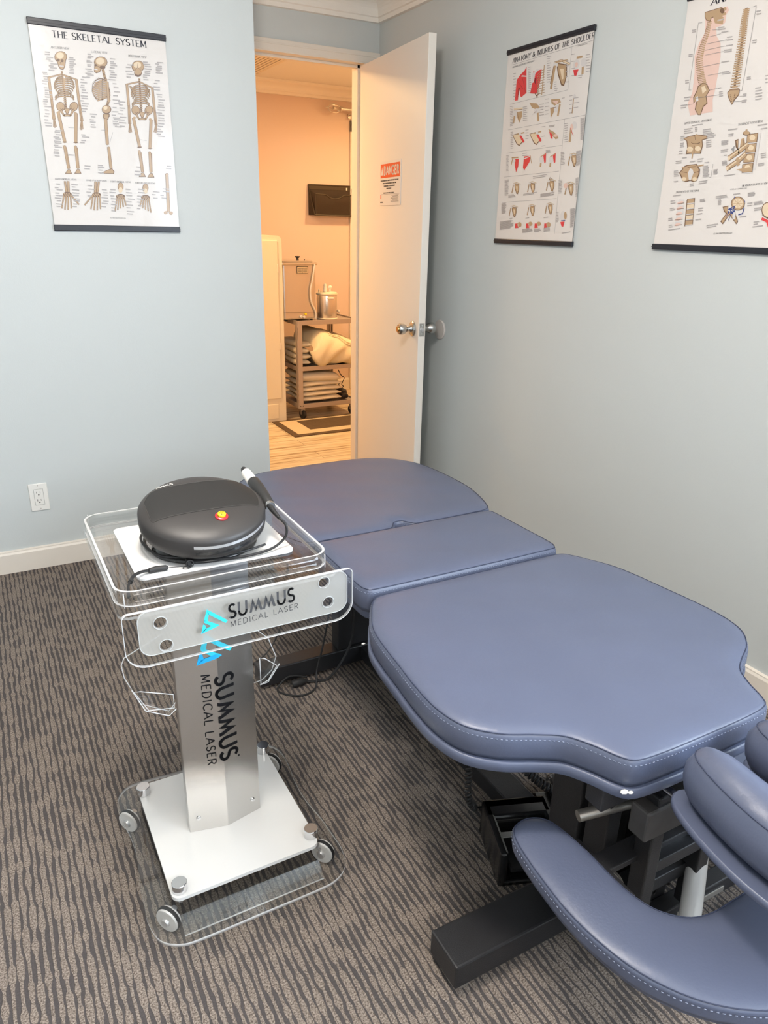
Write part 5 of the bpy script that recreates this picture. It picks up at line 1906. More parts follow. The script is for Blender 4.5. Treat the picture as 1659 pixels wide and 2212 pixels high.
[0,11,6,427,2625,534,2629],
[0,11,6,433,2579,568,2585],
[0,11,6,1368,3133,1639,3140],
[0,11,6,1379,3058,1678,3067],
[0,11,6,2744,3151,2966,3158],
[0,11,6,2750,3115,2984,3122],
[0,11,6,2755,3080,3009,3087],
[0,11,6,3586,3025,3756,3031],
[0,11,6,3594,2977,3788,2983],
[0,11,6,3601,2929,3754,2934],
[0,11,6,3609,2880,3772,2886],
[0,11,6,3617,2832,3767,2837],
[0,11,6,3624,2783,3837,2792],
[0,11,6,3632,2735,3803,2742],
[0,11,6,3640,2686,3841,2695],
[0,11,6,3647,2637,3862,2647],
[0,11,6,4399,3006,4629,3014],
[0,11,6,4405,2972,4616,2979],
[0,11,6,4411,2937,4626,2945],
[0,11,6,4416,2903,4657,2912],
[0,11,6,4422,2869,4652,2878],
[0,11,6,4428,2834,4624,2842],
[0,11,6,4433,2800,4713,2811],
[0,11,6,4439,2766,4696,2776],
[0,11,6,4445,2731,4727,2743],
[0,11,6,4451,2697,4730,2709],
[0,11,6,4456,2662,4723,2674],
[0,11,6,4462,2628,4739,2640],
[0,11,6,4468,2593,4732,2606],
[0,11,6,4473,2559,4708,2570],
[0,11,6,374,2232,615,2245],
[0,11,6,379,2190,630,2203],
[0,11,6,385,2148,560,2157],
[0,11,6,390,2105,569,2115],
[0,11,6,396,2063,577,2073],
[0,11,6,401,2020,609,2032],
[0,11,6,407,1978,653,1992],
[0,11,6,412,1935,627,1948],
[0,11,6,418,1893,663,1908],
[0,11,6,423,1850,623,1863],
[0,11,6,429,1808,647,1822],
[0,11,6,434,1765,623,1778],
[0,11,6,440,1723,665,1738],
[0,11,6,445,1680,636,1693],
[0,11,6,691,1674,1026,1697],
[0,11,6,696,1635,1105,1663],
[0,11,6,701,1596,1142,1627],
[0,11,6,1635,1691,2439,1747],
[0,11,6,1640,1652,2266,1697],
[0,11,6,2661,1666,3432,1722],
[0,11,6,2665,1643,3403,1697],
[0,11,6,2668,1619,3221,1660],
[0,11,6,2672,1596,3401,1651],
[0,11,6,2675,1573,3449,1631],
[0,11,6,2130,2295,2929,2337],
[0,11,6,2138,2239,2859,2278],
[0,11,6,3615,2109,3782,2119],
[0,11,6,3623,2061,3801,2072],
[0,11,6,3630,2013,3817,2025],
[0,11,6,3638,1965,3822,1977],
[0,11,6,3645,1917,3797,1928],
[0,11,6,3653,1870,3858,1884],
[0,11,6,3660,1822,3839,1834],
[0,11,6,3668,1774,3810,1784],
[0,11,6,3676,1725,3836,1737],
[0,11,6,3683,1677,3826,1688],
[0,11,6,4515,2144,4725,2157],
[0,11,6,4520,2109,4696,2120],
[0,11,6,4526,2074,4743,2088],
[0,11,6,4532,2039,4725,2052],
[0,11,6,4538,2004,4783,2021],
[0,11,6,4543,1970,4783,1986],
[0,11,6,4549,1935,4734,1947],
[0,11,6,4555,1900,4799,1917],
[0,11,6,4561,1865,4783,1880],
[0,11,6,4567,1830,4759,1843],
[0,11,6,4572,1795,4826,1813],
[0,11,6,4578,1760,4746,1772],
[0,11,6,4584,1725,4789,1740],
[0,11,6,4590,1689,4813,1707],
[0,11,6,4595,1654,4778,1668],
[0,11,6,4601,1619,4815,1636],
[0,11,6,4607,1584,4858,1604],
[0,11,6,4613,1549,4813,1565],
[0,11,6,273,1365,549,1386],
[0,11,6,277,1332,496,1349],
[0,11,6,282,1300,587,1323],
[0,11,6,286,1267,590,1291],
[0,11,6,290,1234,505,1251],
[0,11,6,294,1201,577,1224],
[0,11,6,298,1168,533,1187],
[0,11,6,303,1135,503,1152],
[0,11,6,307,1102,528,1121],
[0,11,6,311,1069,590,1093],
[0,11,6,315,1036,564,1058],
[0,11,6,319,1003,576,1026],
[0,11,6,874,810,1055,827],
[0,11,6,1889,822,2112,844],
[0,11,6,2971,841,3226,867],
[0,11,6,253,680,1012,752],
[0,11,6,257,648,1116,731],
[0,11,6,261,616,999,688],
[0,11,6,265,585,963,653],
[0,11,6,269,553,1159,641],
[0,11,6,273,521,1090,603],
[0,11,6,277,489,1116,574],
[0,11,6,281,458,1136,545],
[0,11,6,285,426,1035,503],
[0,11,6,289,394,965,464],
[0,11,6,1747,412,2183,458],
[0,11,6,1751,382,2313,443],
[0,11,6,1756,353,2338,416],
[0,11,6,1760,323,2377,391],
[0,11,6,1764,294,2385,363],
[0,11,6,2466,420,2804,457],
[0,11,6,2471,388,2807,425],
[0,11,6,2475,356,2882,401],
[0,11,6,2480,324,2756,355],
[0,11,6,3027,465,3335,499],
[0,11,6,3033,427,3366,464],
[0,11,6,3039,389,3379,427],
[0,11,6,3044,351,3387,390],
[0,11,6,4403,1128,4622,1148],
[0,11,6,4408,1096,4667,1120],
[0,11,6,4413,1064,4634,1085],
[0,11,6,4418,1032,4663,1055],
[0,11,6,4424,1000,4645,1021],
[0,11,6,4429,968,4666,991],
[0,11,6,4434,936,4707,963],
[0,11,6,4439,903,4686,928],
[0,11,6,4444,871,4665,894],
[0,11,6,4450,839,4704,865],
[0,11,6,4455,807,4733,836],
[0,11,6,4460,775,4696,800],
[0,11,6,4465,743,4698,767],
[0,11,6,4471,711,4722,737],
[0,11,6,4476,678,4757,709],
[0,11,6,4481,646,4687,669],
[0,11,6,4486,614,4765,645],
[0,11,6,4492,582,4699,605],
[0,11,6,4497,549,4800,583],
[0,11,6,4502,517,4726,542],
[0,11,6,3638,1025,3782,1038],
[0,11,6,3647,970,3747,979],
[0,11,6,3656,915,3781,927],
[0,11,6,3664,860,3776,871],
[0,11,6,3673,804,3814,819],
[0,11,6,3682,749,3822,764],
[0,11,6,3690,694,3795,705],
[0,11,6,4075,311,4523,364],
]
SHOULDER_TEXT = [
('ANATOMY & INJURIES OF THE SHOULDER', 331, 6313, 4696, 6402, 158),
('NORMAL SHOULDER ANATOMY', 353, 6147, 1642, 6172, 50),
('SHOULDER JOINT', 3938, 6272, 4406, 6267, 32),
]
SPINE = [
[1,7,0,652,6221,726,6233,1400,6221,1478,6113,1408,6021,1412,5834,1277,5778,1127,5778,1196,5549,1369,5356,1443,5016,1452,4628,1435,4181,1406,3957,1476,3634,683,3622,526,3941,639,4222,610,4746,523,5158,614,5482,762,5707,733,5932],
[1,2,0,651,6226,1231,6242,1287,6071,922,6033,900,5956,758,5996,676,6107],
[1,1,0,673,6211,1216,6229,1265,6086,910,6052,876,5979,767,6008,695,6109],
[1,1,0,972,6064,1373,6094,1408,6021,1261,6023,1339,5968,1345,5806,1067,5884,1006,5990],
[2,2,0,1252,6144,77,-15,15,-66],
[0,6,9,1149,5936,1356,5925],
[0,2,3,1149,5936,1356,5925],
[2,1,0,1338,6173,46,-9,10,-45],
[0,2,7,802,5939,944,5945],
[0,1,9,885,5945,944,5945],
[0,1,5,812,5937,875,5947],
[0,2,7,795,5896,942,5902],
[0,1,9,881,5902,942,5902],
[0,1,5,806,5894,870,5904],
[0,2,7,789,5854,939,5859],
[0,1,9,876,5860,939,5859],
[0,1,5,799,5852,865,5862],
[0,2,7,782,5811,936,5816],
[0,1,9,872,5817,936,5816],
[0,1,5,793,5809,861,5819],
[0,2,7,775,5769,933,5774],
[0,1,9,867,5774,933,5774],
[0,1,5,787,5767,856,5776],
[0,2,7,768,5726,930,5731],
[0,1,9,863,5732,930,5731],
[0,1,5,780,5724,851,5734],
[0,2,7,762,5684,927,5687],
[0,1,9,858,5689,927,5687],
[0,1,5,774,5681,846,5691],
[0,2,7,751,5641,921,5644],
[0,1,9,850,5645,921,5644],
[0,1,5,763,5638,838,5648],
[0,2,7,734,5597,908,5601],
[0,1,9,836,5602,908,5601],
[0,1,5,747,5595,823,5604],
[0,2,7,717,5554,895,5557],
[0,1,9,821,5558,895,5557],
[0,1,5,730,5552,809,5561],
[0,2,7,700,5510,883,5513],
[0,1,9,807,5515,883,5513],
[0,1,5,714,5508,794,5517],
[0,2,7,684,5467,870,5469],
[0,1,9,792,5471,870,5469],
[0,1,5,697,5465,779,5473],
[0,2,7,667,5423,857,5425],
[0,1,9,778,5427,857,5425],
[0,1,5,680,5421,764,5429],
[0,2,7,650,5379,844,5381],
[0,1,9,763,5383,844,5381],
[0,1,5,664,5377,750,5385],
[0,2,7,641,5334,840,5335],
[0,1,9,757,5337,840,5335],
[0,1,5,655,5331,743,5340],
[0,2,7,634,5288,837,5289],
[0,1,9,753,5291,837,5289],
[0,1,5,649,5286,739,5294],
[0,2,7,628,5242,835,5243],
[0,1,9,749,5245,835,5243],
[0,1,5,643,5240,734,5248],
[0,2,7,621,5196,832,5197],
[0,1,9,745,5199,832,5197],
[0,1,5,637,5194,730,5202],
[0,2,7,615,5150,830,5150],
[0,1,9,741,5153,830,5150],
[0,1,5,630,5148,725,5155],
[0,2,7,608,5104,827,5104],
[0,1,9,737,5107,827,5104],
[0,1,5,624,5101,721,5109],
[0,2,7,606,5056,829,5056],
[0,1,9,736,5059,829,5056],
[0,1,5,622,5054,720,5061],
[0,2,7,619,5002,846,5002],
[0,1,9,752,5005,846,5002],
[0,1,5,636,5000,736,5007],
[0,2,7,633,4948,864,4948],
[0,1,9,768,4951,864,4948],
[0,1,5,650,4946,752,4954],
[0,2,7,647,4895,881,4894],
[0,1,9,784,4897,881,4894],
[0,1,5,664,4892,767,4900],
[0,2,7,661,4841,899,4840],
[0,1,9,800,4843,899,4840],
[0,1,5,678,4838,783,4846],
[0,2,7,674,4787,916,4786],
[0,1,9,816,4789,916,4786],
[0,1,5,692,4784,799,4792],
[0,2,7,688,4733,934,4732],
[0,1,9,832,4736,934,4732],
[0,1,5,706,4731,814,4738],
[0,2,7,705,4685,954,4685],
[0,1,9,851,4688,954,4685],
[0,1,5,723,4683,833,4690],
[0,2,7,724,4641,976,4641],
[0,1,9,872,4644,976,4641],
[0,1,5,742,4639,854,4646],
[0,2,7,743,4597,999,4597],
[0,1,9,893,4600,999,4597],
[0,1,5,761,4595,875,4602],
[0,2,7,761,4554,1021,4553],
[0,1,9,914,4556,1021,4553],
[0,1,5,780,4551,895,4558],
[0,2,7,780,4510,1044,4509],
[0,1,9,935,4512,1044,4509],
[0,1,5,799,4507,916,4514],
[0,2,7,799,4466,1066,4465],
[0,1,9,956,4468,1066,4465],
[0,1,5,818,4463,937,4471],
[0,2,7,818,4422,1089,4421],
[0,1,9,977,4424,1089,4421],
[0,1,5,837,4419,958,4427],
[1,2,0,808,4374,955,4427,1120,4391,1257,4203,1169,4071,1250,3875,1128,3801,1072,3595,970,3605,825,3761,842,4022,743,3917,697,4098,778,4234],
[1,1,0,836,4353,968,4405,1105,4370,1229,4207,1141,4074,1212,3888,1099,3825,1050,3609,984,3615,858,3758,877,4048,767,3958,732,4088,808,4224],
[1,6,0,788,4087,864,4107,910,3986,834,3965],
[1,3,0,937,4329,1052,4343,1137,4218,1015,4147],
[0,2,20,2036,6043,2071,5450,2078,4864,2080,4211],
[0,2,5,1947,6019,2134,6019],
[0,1,11,1985,6022,2098,6013],
[2,1,0,1953,6026,18,-4,4,-19],
[2,1,0,2128,6017,18,-3,4,-18],
[0,2,5,1946,5977,2136,5976],
[0,1,11,1985,5980,2099,5970],
[2,1,0,1952,5983,18,-3,4,-19],
[2,1,0,2130,5975,18,-4,4,-19],
[0,2,5,1946,5934,2139,5933],
[0,1,11,1984,5937,2101,5928],
[2,1,0,1951,5941,19,-4,5,-19],
[2,1,0,2132,5932,18,-4,4,-19],
[0,2,5,1945,5892,2141,5890],
[0,1,11,1984,5894,2102,5885],
[2,1,0,1951,5898,18,-3,4,-19],
[2,1,0,2134,5889,18,-3,4,-19],
[0,2,5,1944,5849,2143,5848],
[0,1,11,1984,5852,2104,5842],
[2,1,0,1950,5856,18,-4,4,-19],
[2,1,0,2136,5846,18,-3,4,-19],
[0,2,5,1943,5806,2145,5805],
[0,1,11,1984,5809,2105,5799],
[2,1,0,1949,5813,19,-4,5,-19],
[2,1,0,2138,5803,18,-3,4,-19],
[0,2,5,1942,5763,2147,5762],
[0,1,11,1984,5766,2107,5756],
[2,1,0,1949,5770,18,-3,4,-19],
[2,1,0,2140,5760,18,-3,4,-19],
[0,2,5,1942,5720,2149,5719],
[0,1,11,1983,5723,2108,5713],
[2,1,0,1948,5727,18,-3,4,-19],
[2,1,0,2142,5717,18,-3,4,-19],
[0,2,5,1943,5675,2153,5673],
[0,1,11,1985,5678,2112,5668],
[2,1,0,1949,5682,19,-3,4,-19],
[2,1,0,2146,5672,18,-3,4,-19],
[0,2,5,1944,5630,2157,5628],
[0,1,11,1987,5633,2115,5622],
[2,1,0,1951,5637,18,-4,4,-20],
[2,1,0,2150,5627,18,-4,4,-19],
[0,2,5,1945,5585,2161,5582],
[0,1,11,1989,5587,2119,5577],
[2,1,0,1952,5591,18,-3,4,-19],
[2,1,0,2154,5581,18,-3,4,-19],
[0,2,5,1947,5539,2165,5537],
[0,1,11,1991,5542,2122,5532],
[2,1,0,1953,5546,19,-3,5,-19],
[2,1,0,2158,5536,18,-4,4,-19],
[0,2,5,1948,5494,2169,5491],
[0,1,11,1993,5496,2126,5486],
[2,1,0,1955,5500,18,-3,4,-19],
[2,1,0,2162,5490,18,-3,4,-19],
[0,2,5,1949,5448,2174,5446],
[0,1,11,1994,5451,2129,5440],
[2,1,0,1956,5455,18,-3,4,-19],
[2,1,0,2166,5445,18,-4,4,-20],
[0,2,5,1950,5403,2178,5400],
[0,1,11,1996,5405,2133,5395],
[2,1,0,1957,5409,19,-3,5,-19],
[2,1,0,2170,5399,18,-3,4,-19],
[0,2,5,1950,5342,2180,5340],
[0,1,11,1996,5345,2135,5334],
[2,1,0,1957,5349,18,-3,4,-20],
[2,1,0,2172,5338,18,-3,4,-19],
[0,2,5,1949,5281,2183,5279],
[0,1,11,1996,5284,2137,5274],
[2,1,0,1956,5288,19,-3,5,-19],
[2,1,0,2174,5278,19,-3,5,-19],
[0,2,5,1949,5220,2185,5218],
[0,1,11,1996,5223,2139,5213],
[2,1,0,1956,5227,18,-3,4,-19],
[2,1,0,2177,5217,18,-3,4,-19],
[0,2,5,1948,5159,2188,5157],
[0,1,11,1997,5162,2140,5152],
[2,1,0,1956,5166,18,-3,4,-19],
[2,1,0,2179,5156,18,-3,4,-19],
[0,2,5,1948,5098,2190,5096],
[0,1,11,1997,5101,2142,5091],
[2,1,0,1955,5105,19,-3,4,-19],
[2,1,0,2181,5095,19,-3,5,-19],
[0,2,5,1947,5037,2192,5035],
[0,1,11,1997,5040,2144,5030],
[2,1,0,1955,5044,18,-3,4,-20],
[2,1,0,2184,5034,18,-3,4,-19],
[0,2,5,1947,4976,2195,4974],
[0,1,11,1997,4979,2146,4969],
[2,1,0,1954,4983,19,-3,5,-20],
[2,1,0,2186,4973,18,-3,4,-19],
[0,2,5,1947,4922,2198,4920],
[0,1,11,1998,4925,2149,4915],
[2,1,0,1955,4929,18,-3,4,-20],
[2,1,0,2189,4919,19,-3,5,-19],
[0,2,5,1947,4868,2202,4866],
[0,1,11,1999,4871,2152,4861],
[2,1,0,1955,4875,19,-3,5,-20],
[2,1,0,2193,4865,18,-3,4,-19],
[0,2,5,1948,4814,2205,4812],
[0,1,11,2000,4817,2154,4807],
[2,1,0,1956,4820,18,-2,4,-19],
[2,1,0,2196,4811,18,-3,4,-19],
[0,2,5,1948,4759,2208,4758],
[0,1,11,2001,4762,2157,4753],
[2,1,0,1956,4766,19,-3,5,-19],
[2,1,0,2199,4757,18,-3,4,-19],
[0,2,5,1948,4705,2212,4704],
[0,1,11,2002,4708,2160,4698],
[2,1,0,1957,4712,18,-3,4,-20],
[2,1,0,2202,4703,19,-3,5,-20],
[0,2,5,1949,4650,2215,4650],
[0,1,11,2003,4654,2163,4644],
[2,1,0,1957,4657,19,-2,4,-19],
[2,1,0,2206,4648,18,-2,4,-19],
[0,2,5,1949,4596,2218,4595],
[0,1,11,2004,4599,2165,4590],
[2,1,0,1958,4603,18,-3,4,-20],
[2,1,0,2209,4594,18,-3,4,-19],
[0,2,5,1949,4530,2222,4529],
[0,1,11,2005,4533,2168,4523],
[2,1,0,1958,4536,19,-2,4,-19],
[2,1,0,2212,4528,18,-3,4,-20],
[0,2,5,1950,4463,2225,4463],
[0,1,11,2006,4466,2171,4457],
[2,1,0,1959,4470,18,-3,4,-20],
[2,1,0,2215,4462,19,-3,5,-20],
[0,2,5,1950,4396,2229,4397],
[0,1,11,2007,4400,2174,4391],
[2,1,0,1959,4403,19,-2,4,-20],
[2,1,0,2219,4395,18,-2,4,-19],
[0,2,5,1950,4329,2232,4330],
[0,1,11,2008,4333,2177,4324],
[2,1,0,1959,4336,19,-2,5,-19],
[2,1,0,2222,4329,18,-3,4,-20],
[0,2,5,1951,4262,2235,4264],
[0,1,11,2009,4266,2179,4257],
[2,1,0,1960,4270,19,-3,4,-20],
[2,1,0,2225,4262,19,-2,5,-19],
[0,2,5,1951,4195,2239,4197],
[0,1,11,2010,4199,2182,4191],
[2,1,0,1960,4202,19,-2,5,-20],
[2,1,0,2229,4196,18,-3,4,-20],
[0,2,5,1952,4128,2242,4130],
[0,1,11,2011,4132,2185,4124],
[2,1,0,1961,4135,19,-2,4,-20],
[2,1,0,2232,4129,19,-3,4,-20],
[1,2,0,1872,4071,1933,4133,2273,4104,2278,3966,2174,3868,2093,3738,2018,3831,1928,3953],
[1,1,0,1896,4062,1951,4117,2254,4093,2251,3975,2152,3885,2090,3766,2033,3843,1949,3956],
[0,2,5,1978,4008,2000,3994],
[0,2,5,2125,4007,2146,3993],
[0,2,5,1999,3967,2020,3953],
[0,2,5,2122,3969,2144,3955],
[0,2,5,2019,3925,2040,3912],
[0,2,5,2120,3930,2141,3916],
[0,2,5,2039,3884,2060,3870],
[0,2,5,2118,3891,2139,3878],
[0,2,5,2059,3843,2080,3829],
[0,2,5,2115,3853,2137,3839],
[0,10,3,618,5981,486,5997,499,4306,591,4294],
[0,10,3,2232,6043,2343,6046,2345,4068,2291,4069],
[0,10,3,1774,2249,1794,2248,1788,1910,1728,1912],
[1,2,0,558,3023,757,3068,1039,3089,1411,3029,1467,2951,1275,2922,1327,2769,1291,2562,1023,2579,1011,2443,961,2583,754,2581,754,2780,701,2936],
[1,1,0,592,3017,768,3052,1042,3071,1382,3014,1425,2963,1248,2936,1299,2771,1257,2588,778,2604,784,2778,728,2946],
[2,3,0,872,2711,117,-8,15,-68],
[2,3,0,1160,2706,106,-7,14,-67],
[2,2,0,1043,2874,165,-13,9,-40],
[2,1,0,1032,2886,140,-10,8,-33],
[0,2,5,1020,2791,1041,2593],
[0,1,14,1018,3091,1067,2953],
[0,2,4,971,3065,1020,2947],
[0,1,12,996,2611,999,2459],
[1,2,0,603,2078,758,2258,857,2283,1206,2295,1361,2135,1367,2013,1303,1832,1187,1799,1061,1847,914,1809,778,1851],
[1,1,0,645,2082,784,2231,875,2258,1186,2272,1312,2137,1326,2015,1277,1857,1180,1830,1055,1872,907,1840,803,1876],
[1,6,0,932,2063,990,2184,1093,2148,1142,2054,1089,1871,1005,1874],
[0,2,6,891,2220,1181,2220],
[2,3,0,824,1897,85,-4,11,-57],
[2,3,0,1219,1881,83,-3,12,-56],
[0,2,4,704,2105,903,2065],
[0,2,4,1154,2053,1330,2091],
[0,1,10,679,2231,816,2177],
[0,1,10,1260,2231,1457,2251],
[1,2,0,1053,1340,1341,1360,1350,1216,1068,1207],
[1,1,0,1072,1327,1327,1344,1330,1232,1082,1220],
[0,6,6,1080,1207,1341,1222],
[1,6,0,732,1346,951,1323,950,1222,723,1219],
[2,7,0,819,1236,117,27,23,-37],
[0,2,4,725,1212,970,1228],
[1,2,0,1067,1188,1356,1209,1365,1065,1082,1055],
[1,3,0,1087,1175,1343,1194,1345,1081,1097,1067],
[0,6,6,1095,1055,1356,1071],
[1,6,0,733,1193,961,1171,960,1069,724,1064],
[2,7,0,825,1083,117,27,22,-37],
[0,2,4,726,1058,981,1075],
[1,2,0,1082,1036,1371,1058,1381,913,1097,901],
[1,1,0,1102,1023,1358,1043,1361,929,1112,914],
[0,6,6,1110,901,1371,920],
[1,6,0,734,1038,971,1017,971,915,725,909],
[2,7,0,830,928,118,28,23,-37],
[0,2,4,727,903,991,921],
[1,2,0,1097,882,1386,907,1396,761,1112,748],
[1,3,0,1117,869,1373,891,1376,777,1126,761],
[0,6,6,1125,748,1386,767],
[1,6,0,735,883,981,863,981,760,727,753],
[2,7,0,836,773,118,29,23,-37],
[0,2,4,728,747,1001,767],
[1,2,0,1112,728,1401,755,1411,608,1127,593],
[1,1,0,1131,716,1388,739,1391,624,1141,606],
[0,6,6,1140,594,1401,615],
[1,6,0,736,727,992,709,991,605,728,597],
[2,7,0,842,617,118,30,23,-37],
[0,2,4,729,590,1012,612],
[0,2,9,1063,1293,1127,574],
[1,2,0,2761,2947,3102,2957,3122,2718,2789,2726],
[1,1,0,2778,2934,3084,2945,3099,2742,2802,2747],
[2,3,0,2948,2854,92,-8,15,-69],
[0,6,6,2797,2720,3122,2718],
[1,2,0,2766,2699,3109,2713,3129,2472,2795,2477],
[1,1,0,2783,2687,3091,2701,3106,2496,2808,2499],
[2,3,0,2954,2607,93,-6,16,-68],
[0,6,6,2803,2470,3129,2472],
[1,2,0,2772,2450,3116,2467,3136,2224,2801,2226],
[1,1,0,2789,2437,3098,2454,3113,2248,2814,2248],
[2,3,0,2961,2359,93,-6,15,-69],
[0,6,6,2809,2219,3136,2224],
[1,2,0,2778,2198,3123,2219,3143,1974,2807,1972],
[1,1,0,2795,2186,3105,2206,3120,1998,2820,1995],
[2,3,0,2967,2108,94,-5,16,-69],
[0,6,6,2816,1966,3143,1974],
[1,6,0,3111,2932,3192,2952,3226,2044,3161,2019],
[2,2,0,2732,2977,123,-10,13,-57],
[2,1,0,2730,2989,108,-10,10,-46],
[0,1,16,2713,3063,2732,2949],
[1,1,0,2600,2847,2685,2869,2781,2636,2690,2529,2598,2649],
[0,2,4,2677,2827,2737,2639],
[1,2,0,2403,2834,2508,2855,2554,2567,2460,2659],
[1,1,0,2447,2803,2507,2826,2530,2625],
[1,10,0,2323,2611,2417,2691,2437,2517],
[0,2,40,2300,2381,2579,2536,2833,2689],
[0,1,32,2300,2381,2579,2536,2833,2689],
[0,3,10,2317,2403,2573,2565,2826,2717],
[2,3,0,2300,2381,45,-2,11,-53],
[0,2,40,2301,2118,2600,2277,2815,2450],
[0,1,32,2301,2118,2600,2277,2815,2450],
[0,3,10,2319,2141,2594,2306,2809,2479],
[2,3,0,2301,2118,46,-2,12,-53],
[0,1,24,2581,2364,2657,2187],
[1,1,0,2609,2074,3035,2110,3090,2022,2843,2005],
[1,2,0,2371,1104,2556,1131,2551,981,2821,949,2968,710,2929,634,2647,890,2474,631,2380,707,2526,921,2436,982],
[1,1,0,2406,1085,2538,1108,2555,963,2803,931,2940,716,2920,673,2649,914,2466,671,2416,720,2563,927,2472,994],
[2,2,0,2861,1187,228,-3,41,-185],
[2,1,0,2861,1187,206,-3,37,-167],
[2,3,0,2860,1193,162,-3,29,-131],
[0,1,3,2861,1187,3009,1185],
[0,1,3,2861,1187,2984,1102],
[0,1,3,2861,1187,2888,1068],
[0,1,3,2861,1187,2775,1104],
[0,1,3,2861,1187,2712,1189],
[0,1,3,2861,1187,2737,1273],
[0,1,3,2861,1187,2835,1306],
[0,1,3,2861,1187,2947,1269],
[0,9,7,2752,1039,2731,1056],
[0,9,7,2671,1011,2647,1052],
[0,9,7,2712,937,2754,913],
[0,9,7,2800,1034,2789,1003],
[0,9,7,2615,978,2569,964],
[0,9,7,2714,976,2659,958],
[0,9,7,2760,1107,2779,1130],
[0,9,7,2778,938,2708,949],
[0,9,7,2719,938,2765,989],
[0,9,7,2608,1042,2657,1011],
[0,9,7,2730,949,2782,908],
[0,9,7,2723,1068,2759,1044],
[0,9,7,2789,1083,2721,1101],
[0,9,7,2636,1046,2579,1034],
[0,9,7,2673,1067,2621,1060],
[0,9,7,2617,961,2596,917],
[0,9,7,2605,1046,2643,1043],
[0,9,7,2702,956,2665,919],
[0,9,7,2695,1064,2669,1088],
[0,9,7,2729,1035,2735,1019],
[0,9,7,2794,989,2770,971],
[0,9,7,2762,951,2748,948],
[0,9,7,2755,1054,2734,1041],
[0,9,7,2683,963,2656,993],
[0,9,7,2730,1007,2807,959],
[0,9,7,2679,1034,2700,1034],
[0,9,8,3090,1066,3068,918,2946,889],
[0,9,6,2710,1367,2731,1322],
[0,9,6,3044,1272,3079,1213],
[0,9,4,2709,950,2642,739],
[0,9,4,2608,981,2546,830],
[2,6,0,2804,859,53,-4,10,-101],
[2,2,0,3847,1001,197,-2,47,-207],
[2,3,0,3845,1007,171,-2,41,-179],
[0,2,4,3700,887,3896,785],
[0,4,18,3716,785,3951,699],
[0,4,16,3899,699,3981,569],
[0,11,7,299,5850,441,5839],
[0,11,7,309,5801,443,5791],
[0,11,7,306,5235,446,5228],
[0,11,7,315,5191,456,5184],
[0,11,7,322,4568,452,4565],
[0,11,7,334,4508,463,4505],
[0,11,7,373,4121,599,4119],
[0,11,7,388,4045,573,4044],
[0,11,7,289,3923,521,3922],
[0,11,7,301,3862,484,3861],
[0,11,7,1208,5750,1414,5735],
[0,11,7,1219,5702,1455,5685],
[0,11,7,1349,5617,1572,5602],
[0,11,7,1568,5458,1735,5447],
[0,11,7,1583,5388,1772,5376],
[0,11,7,1576,5254,1796,5242],
[0,11,7,1543,5151,1785,5138],
[0,11,7,1553,5108,1791,5096],
[0,11,7,1512,4868,1762,4858],
[0,11,7,1587,4609,1818,4602],
[0,11,7,1597,4566,1865,4558],
[0,11,7,1540,4224,1634,4223],
[0,11,7,1600,4118,1709,4117],
[0,11,7,1611,4068,1727,4067],
[0,11,7,1622,4017,1739,4016],
[0,11,7,2380,5912,2504,5901],
[0,11,7,2395,5845,2527,5834],
[0,11,7,2414,5239,2534,5232],
[0,11,7,2426,5185,2543,5178],
[0,11,7,2437,4368,2549,4366],
[0,11,7,2446,4326,2564,4324],
[0,11,7,2397,3966,2511,3965],
[0,11,7,2406,3924,2507,3923],
[0,11,7,2402,3814,2550,3814],
[0,11,7,2411,3772,2548,3772],
[0,11,7,3012,4329,3079,4328],
[0,11,7,3030,4248,3084,4247],
[0,11,7,3049,4166,3111,4165],
[0,11,7,2765,4070,2938,4068],
[0,11,7,2781,4000,2974,3999],
[0,11,7,2797,3931,3001,3930],
[0,11,7,2813,3862,3007,3862],
[0,11,7,2828,3792,3018,3793],
[0,11,7,549,3266,846,3273],
[0,11,7,560,3212,797,3218],
[0,11,7,572,3158,874,3166],
[0,11,7,938,3277,1016,3278],
[0,11,7,948,3231,1031,3233],
[0,11,7,957,3186,1027,3187],
[0,11,7,1238,3191,1505,3198],
[0,11,7,1249,3139,1530,3146],
[0,11,7,1260,3086,1581,3095],
[0,11,7,1404,3059,1659,3067],
[0,11,7,1414,3014,1720,3024],
[0,11,7,1423,2969,1670,2978],
[0,11,7,1419,2896,1582,2902],
[0,11,7,1431,2841,1606,2847],
[0,11,7,1443,2785,1607,2792],
[0,11,7,1455,2730,1631,2738],
[0,11,7,462,3076,596,3080],
[0,11,7,472,3030,607,3034],
[0,11,7,482,2983,584,2986],
[0,11,7,479,2891,608,2896],
[0,11,7,489,2845,608,2849],
[0,11,7,498,2798,624,2803],
[0,11,7,481,2676,603,2681],
[0,11,7,494,2613,616,2619],
[0,11,7,647,2486,799,2494],
[0,11,7,409,2401,625,2412],
[0,11,7,418,2353,627,2365],
[0,11,7,945,2364,1134,2375],
[0,11,7,1221,2416,1419,2426],
[0,11,7,1234,2354,1389,2363],
[0,11,7,1485,2310,1640,2319],
[0,11,7,398,2135,546,2144],
[0,11,7,407,2087,603,2100],
[0,11,7,417,2039,562,2049],
[0,11,7,427,1991,600,2003],
[0,11,7,449,1838,596,1849],
[0,11,7,1447,2206,1623,2218],
[0,11,7,1455,2167,1665,2181],
[0,11,7,1463,2128,1651,2140],
[0,11,7,1472,2088,1679,2103],
[0,11,7,1480,2049,1676,2063],
[0,11,7,1489,2010,1663,2022],
[0,11,7,1497,1970,1721,1986],
[0,11,7,1505,1931,1703,1945],
[0,11,7,1846,2096,1982,2106],
[0,11,7,1854,2061,1974,2070],
[0,11,7,1861,2026,1996,2036],
[0,11,7,1869,1991,1992,2000],
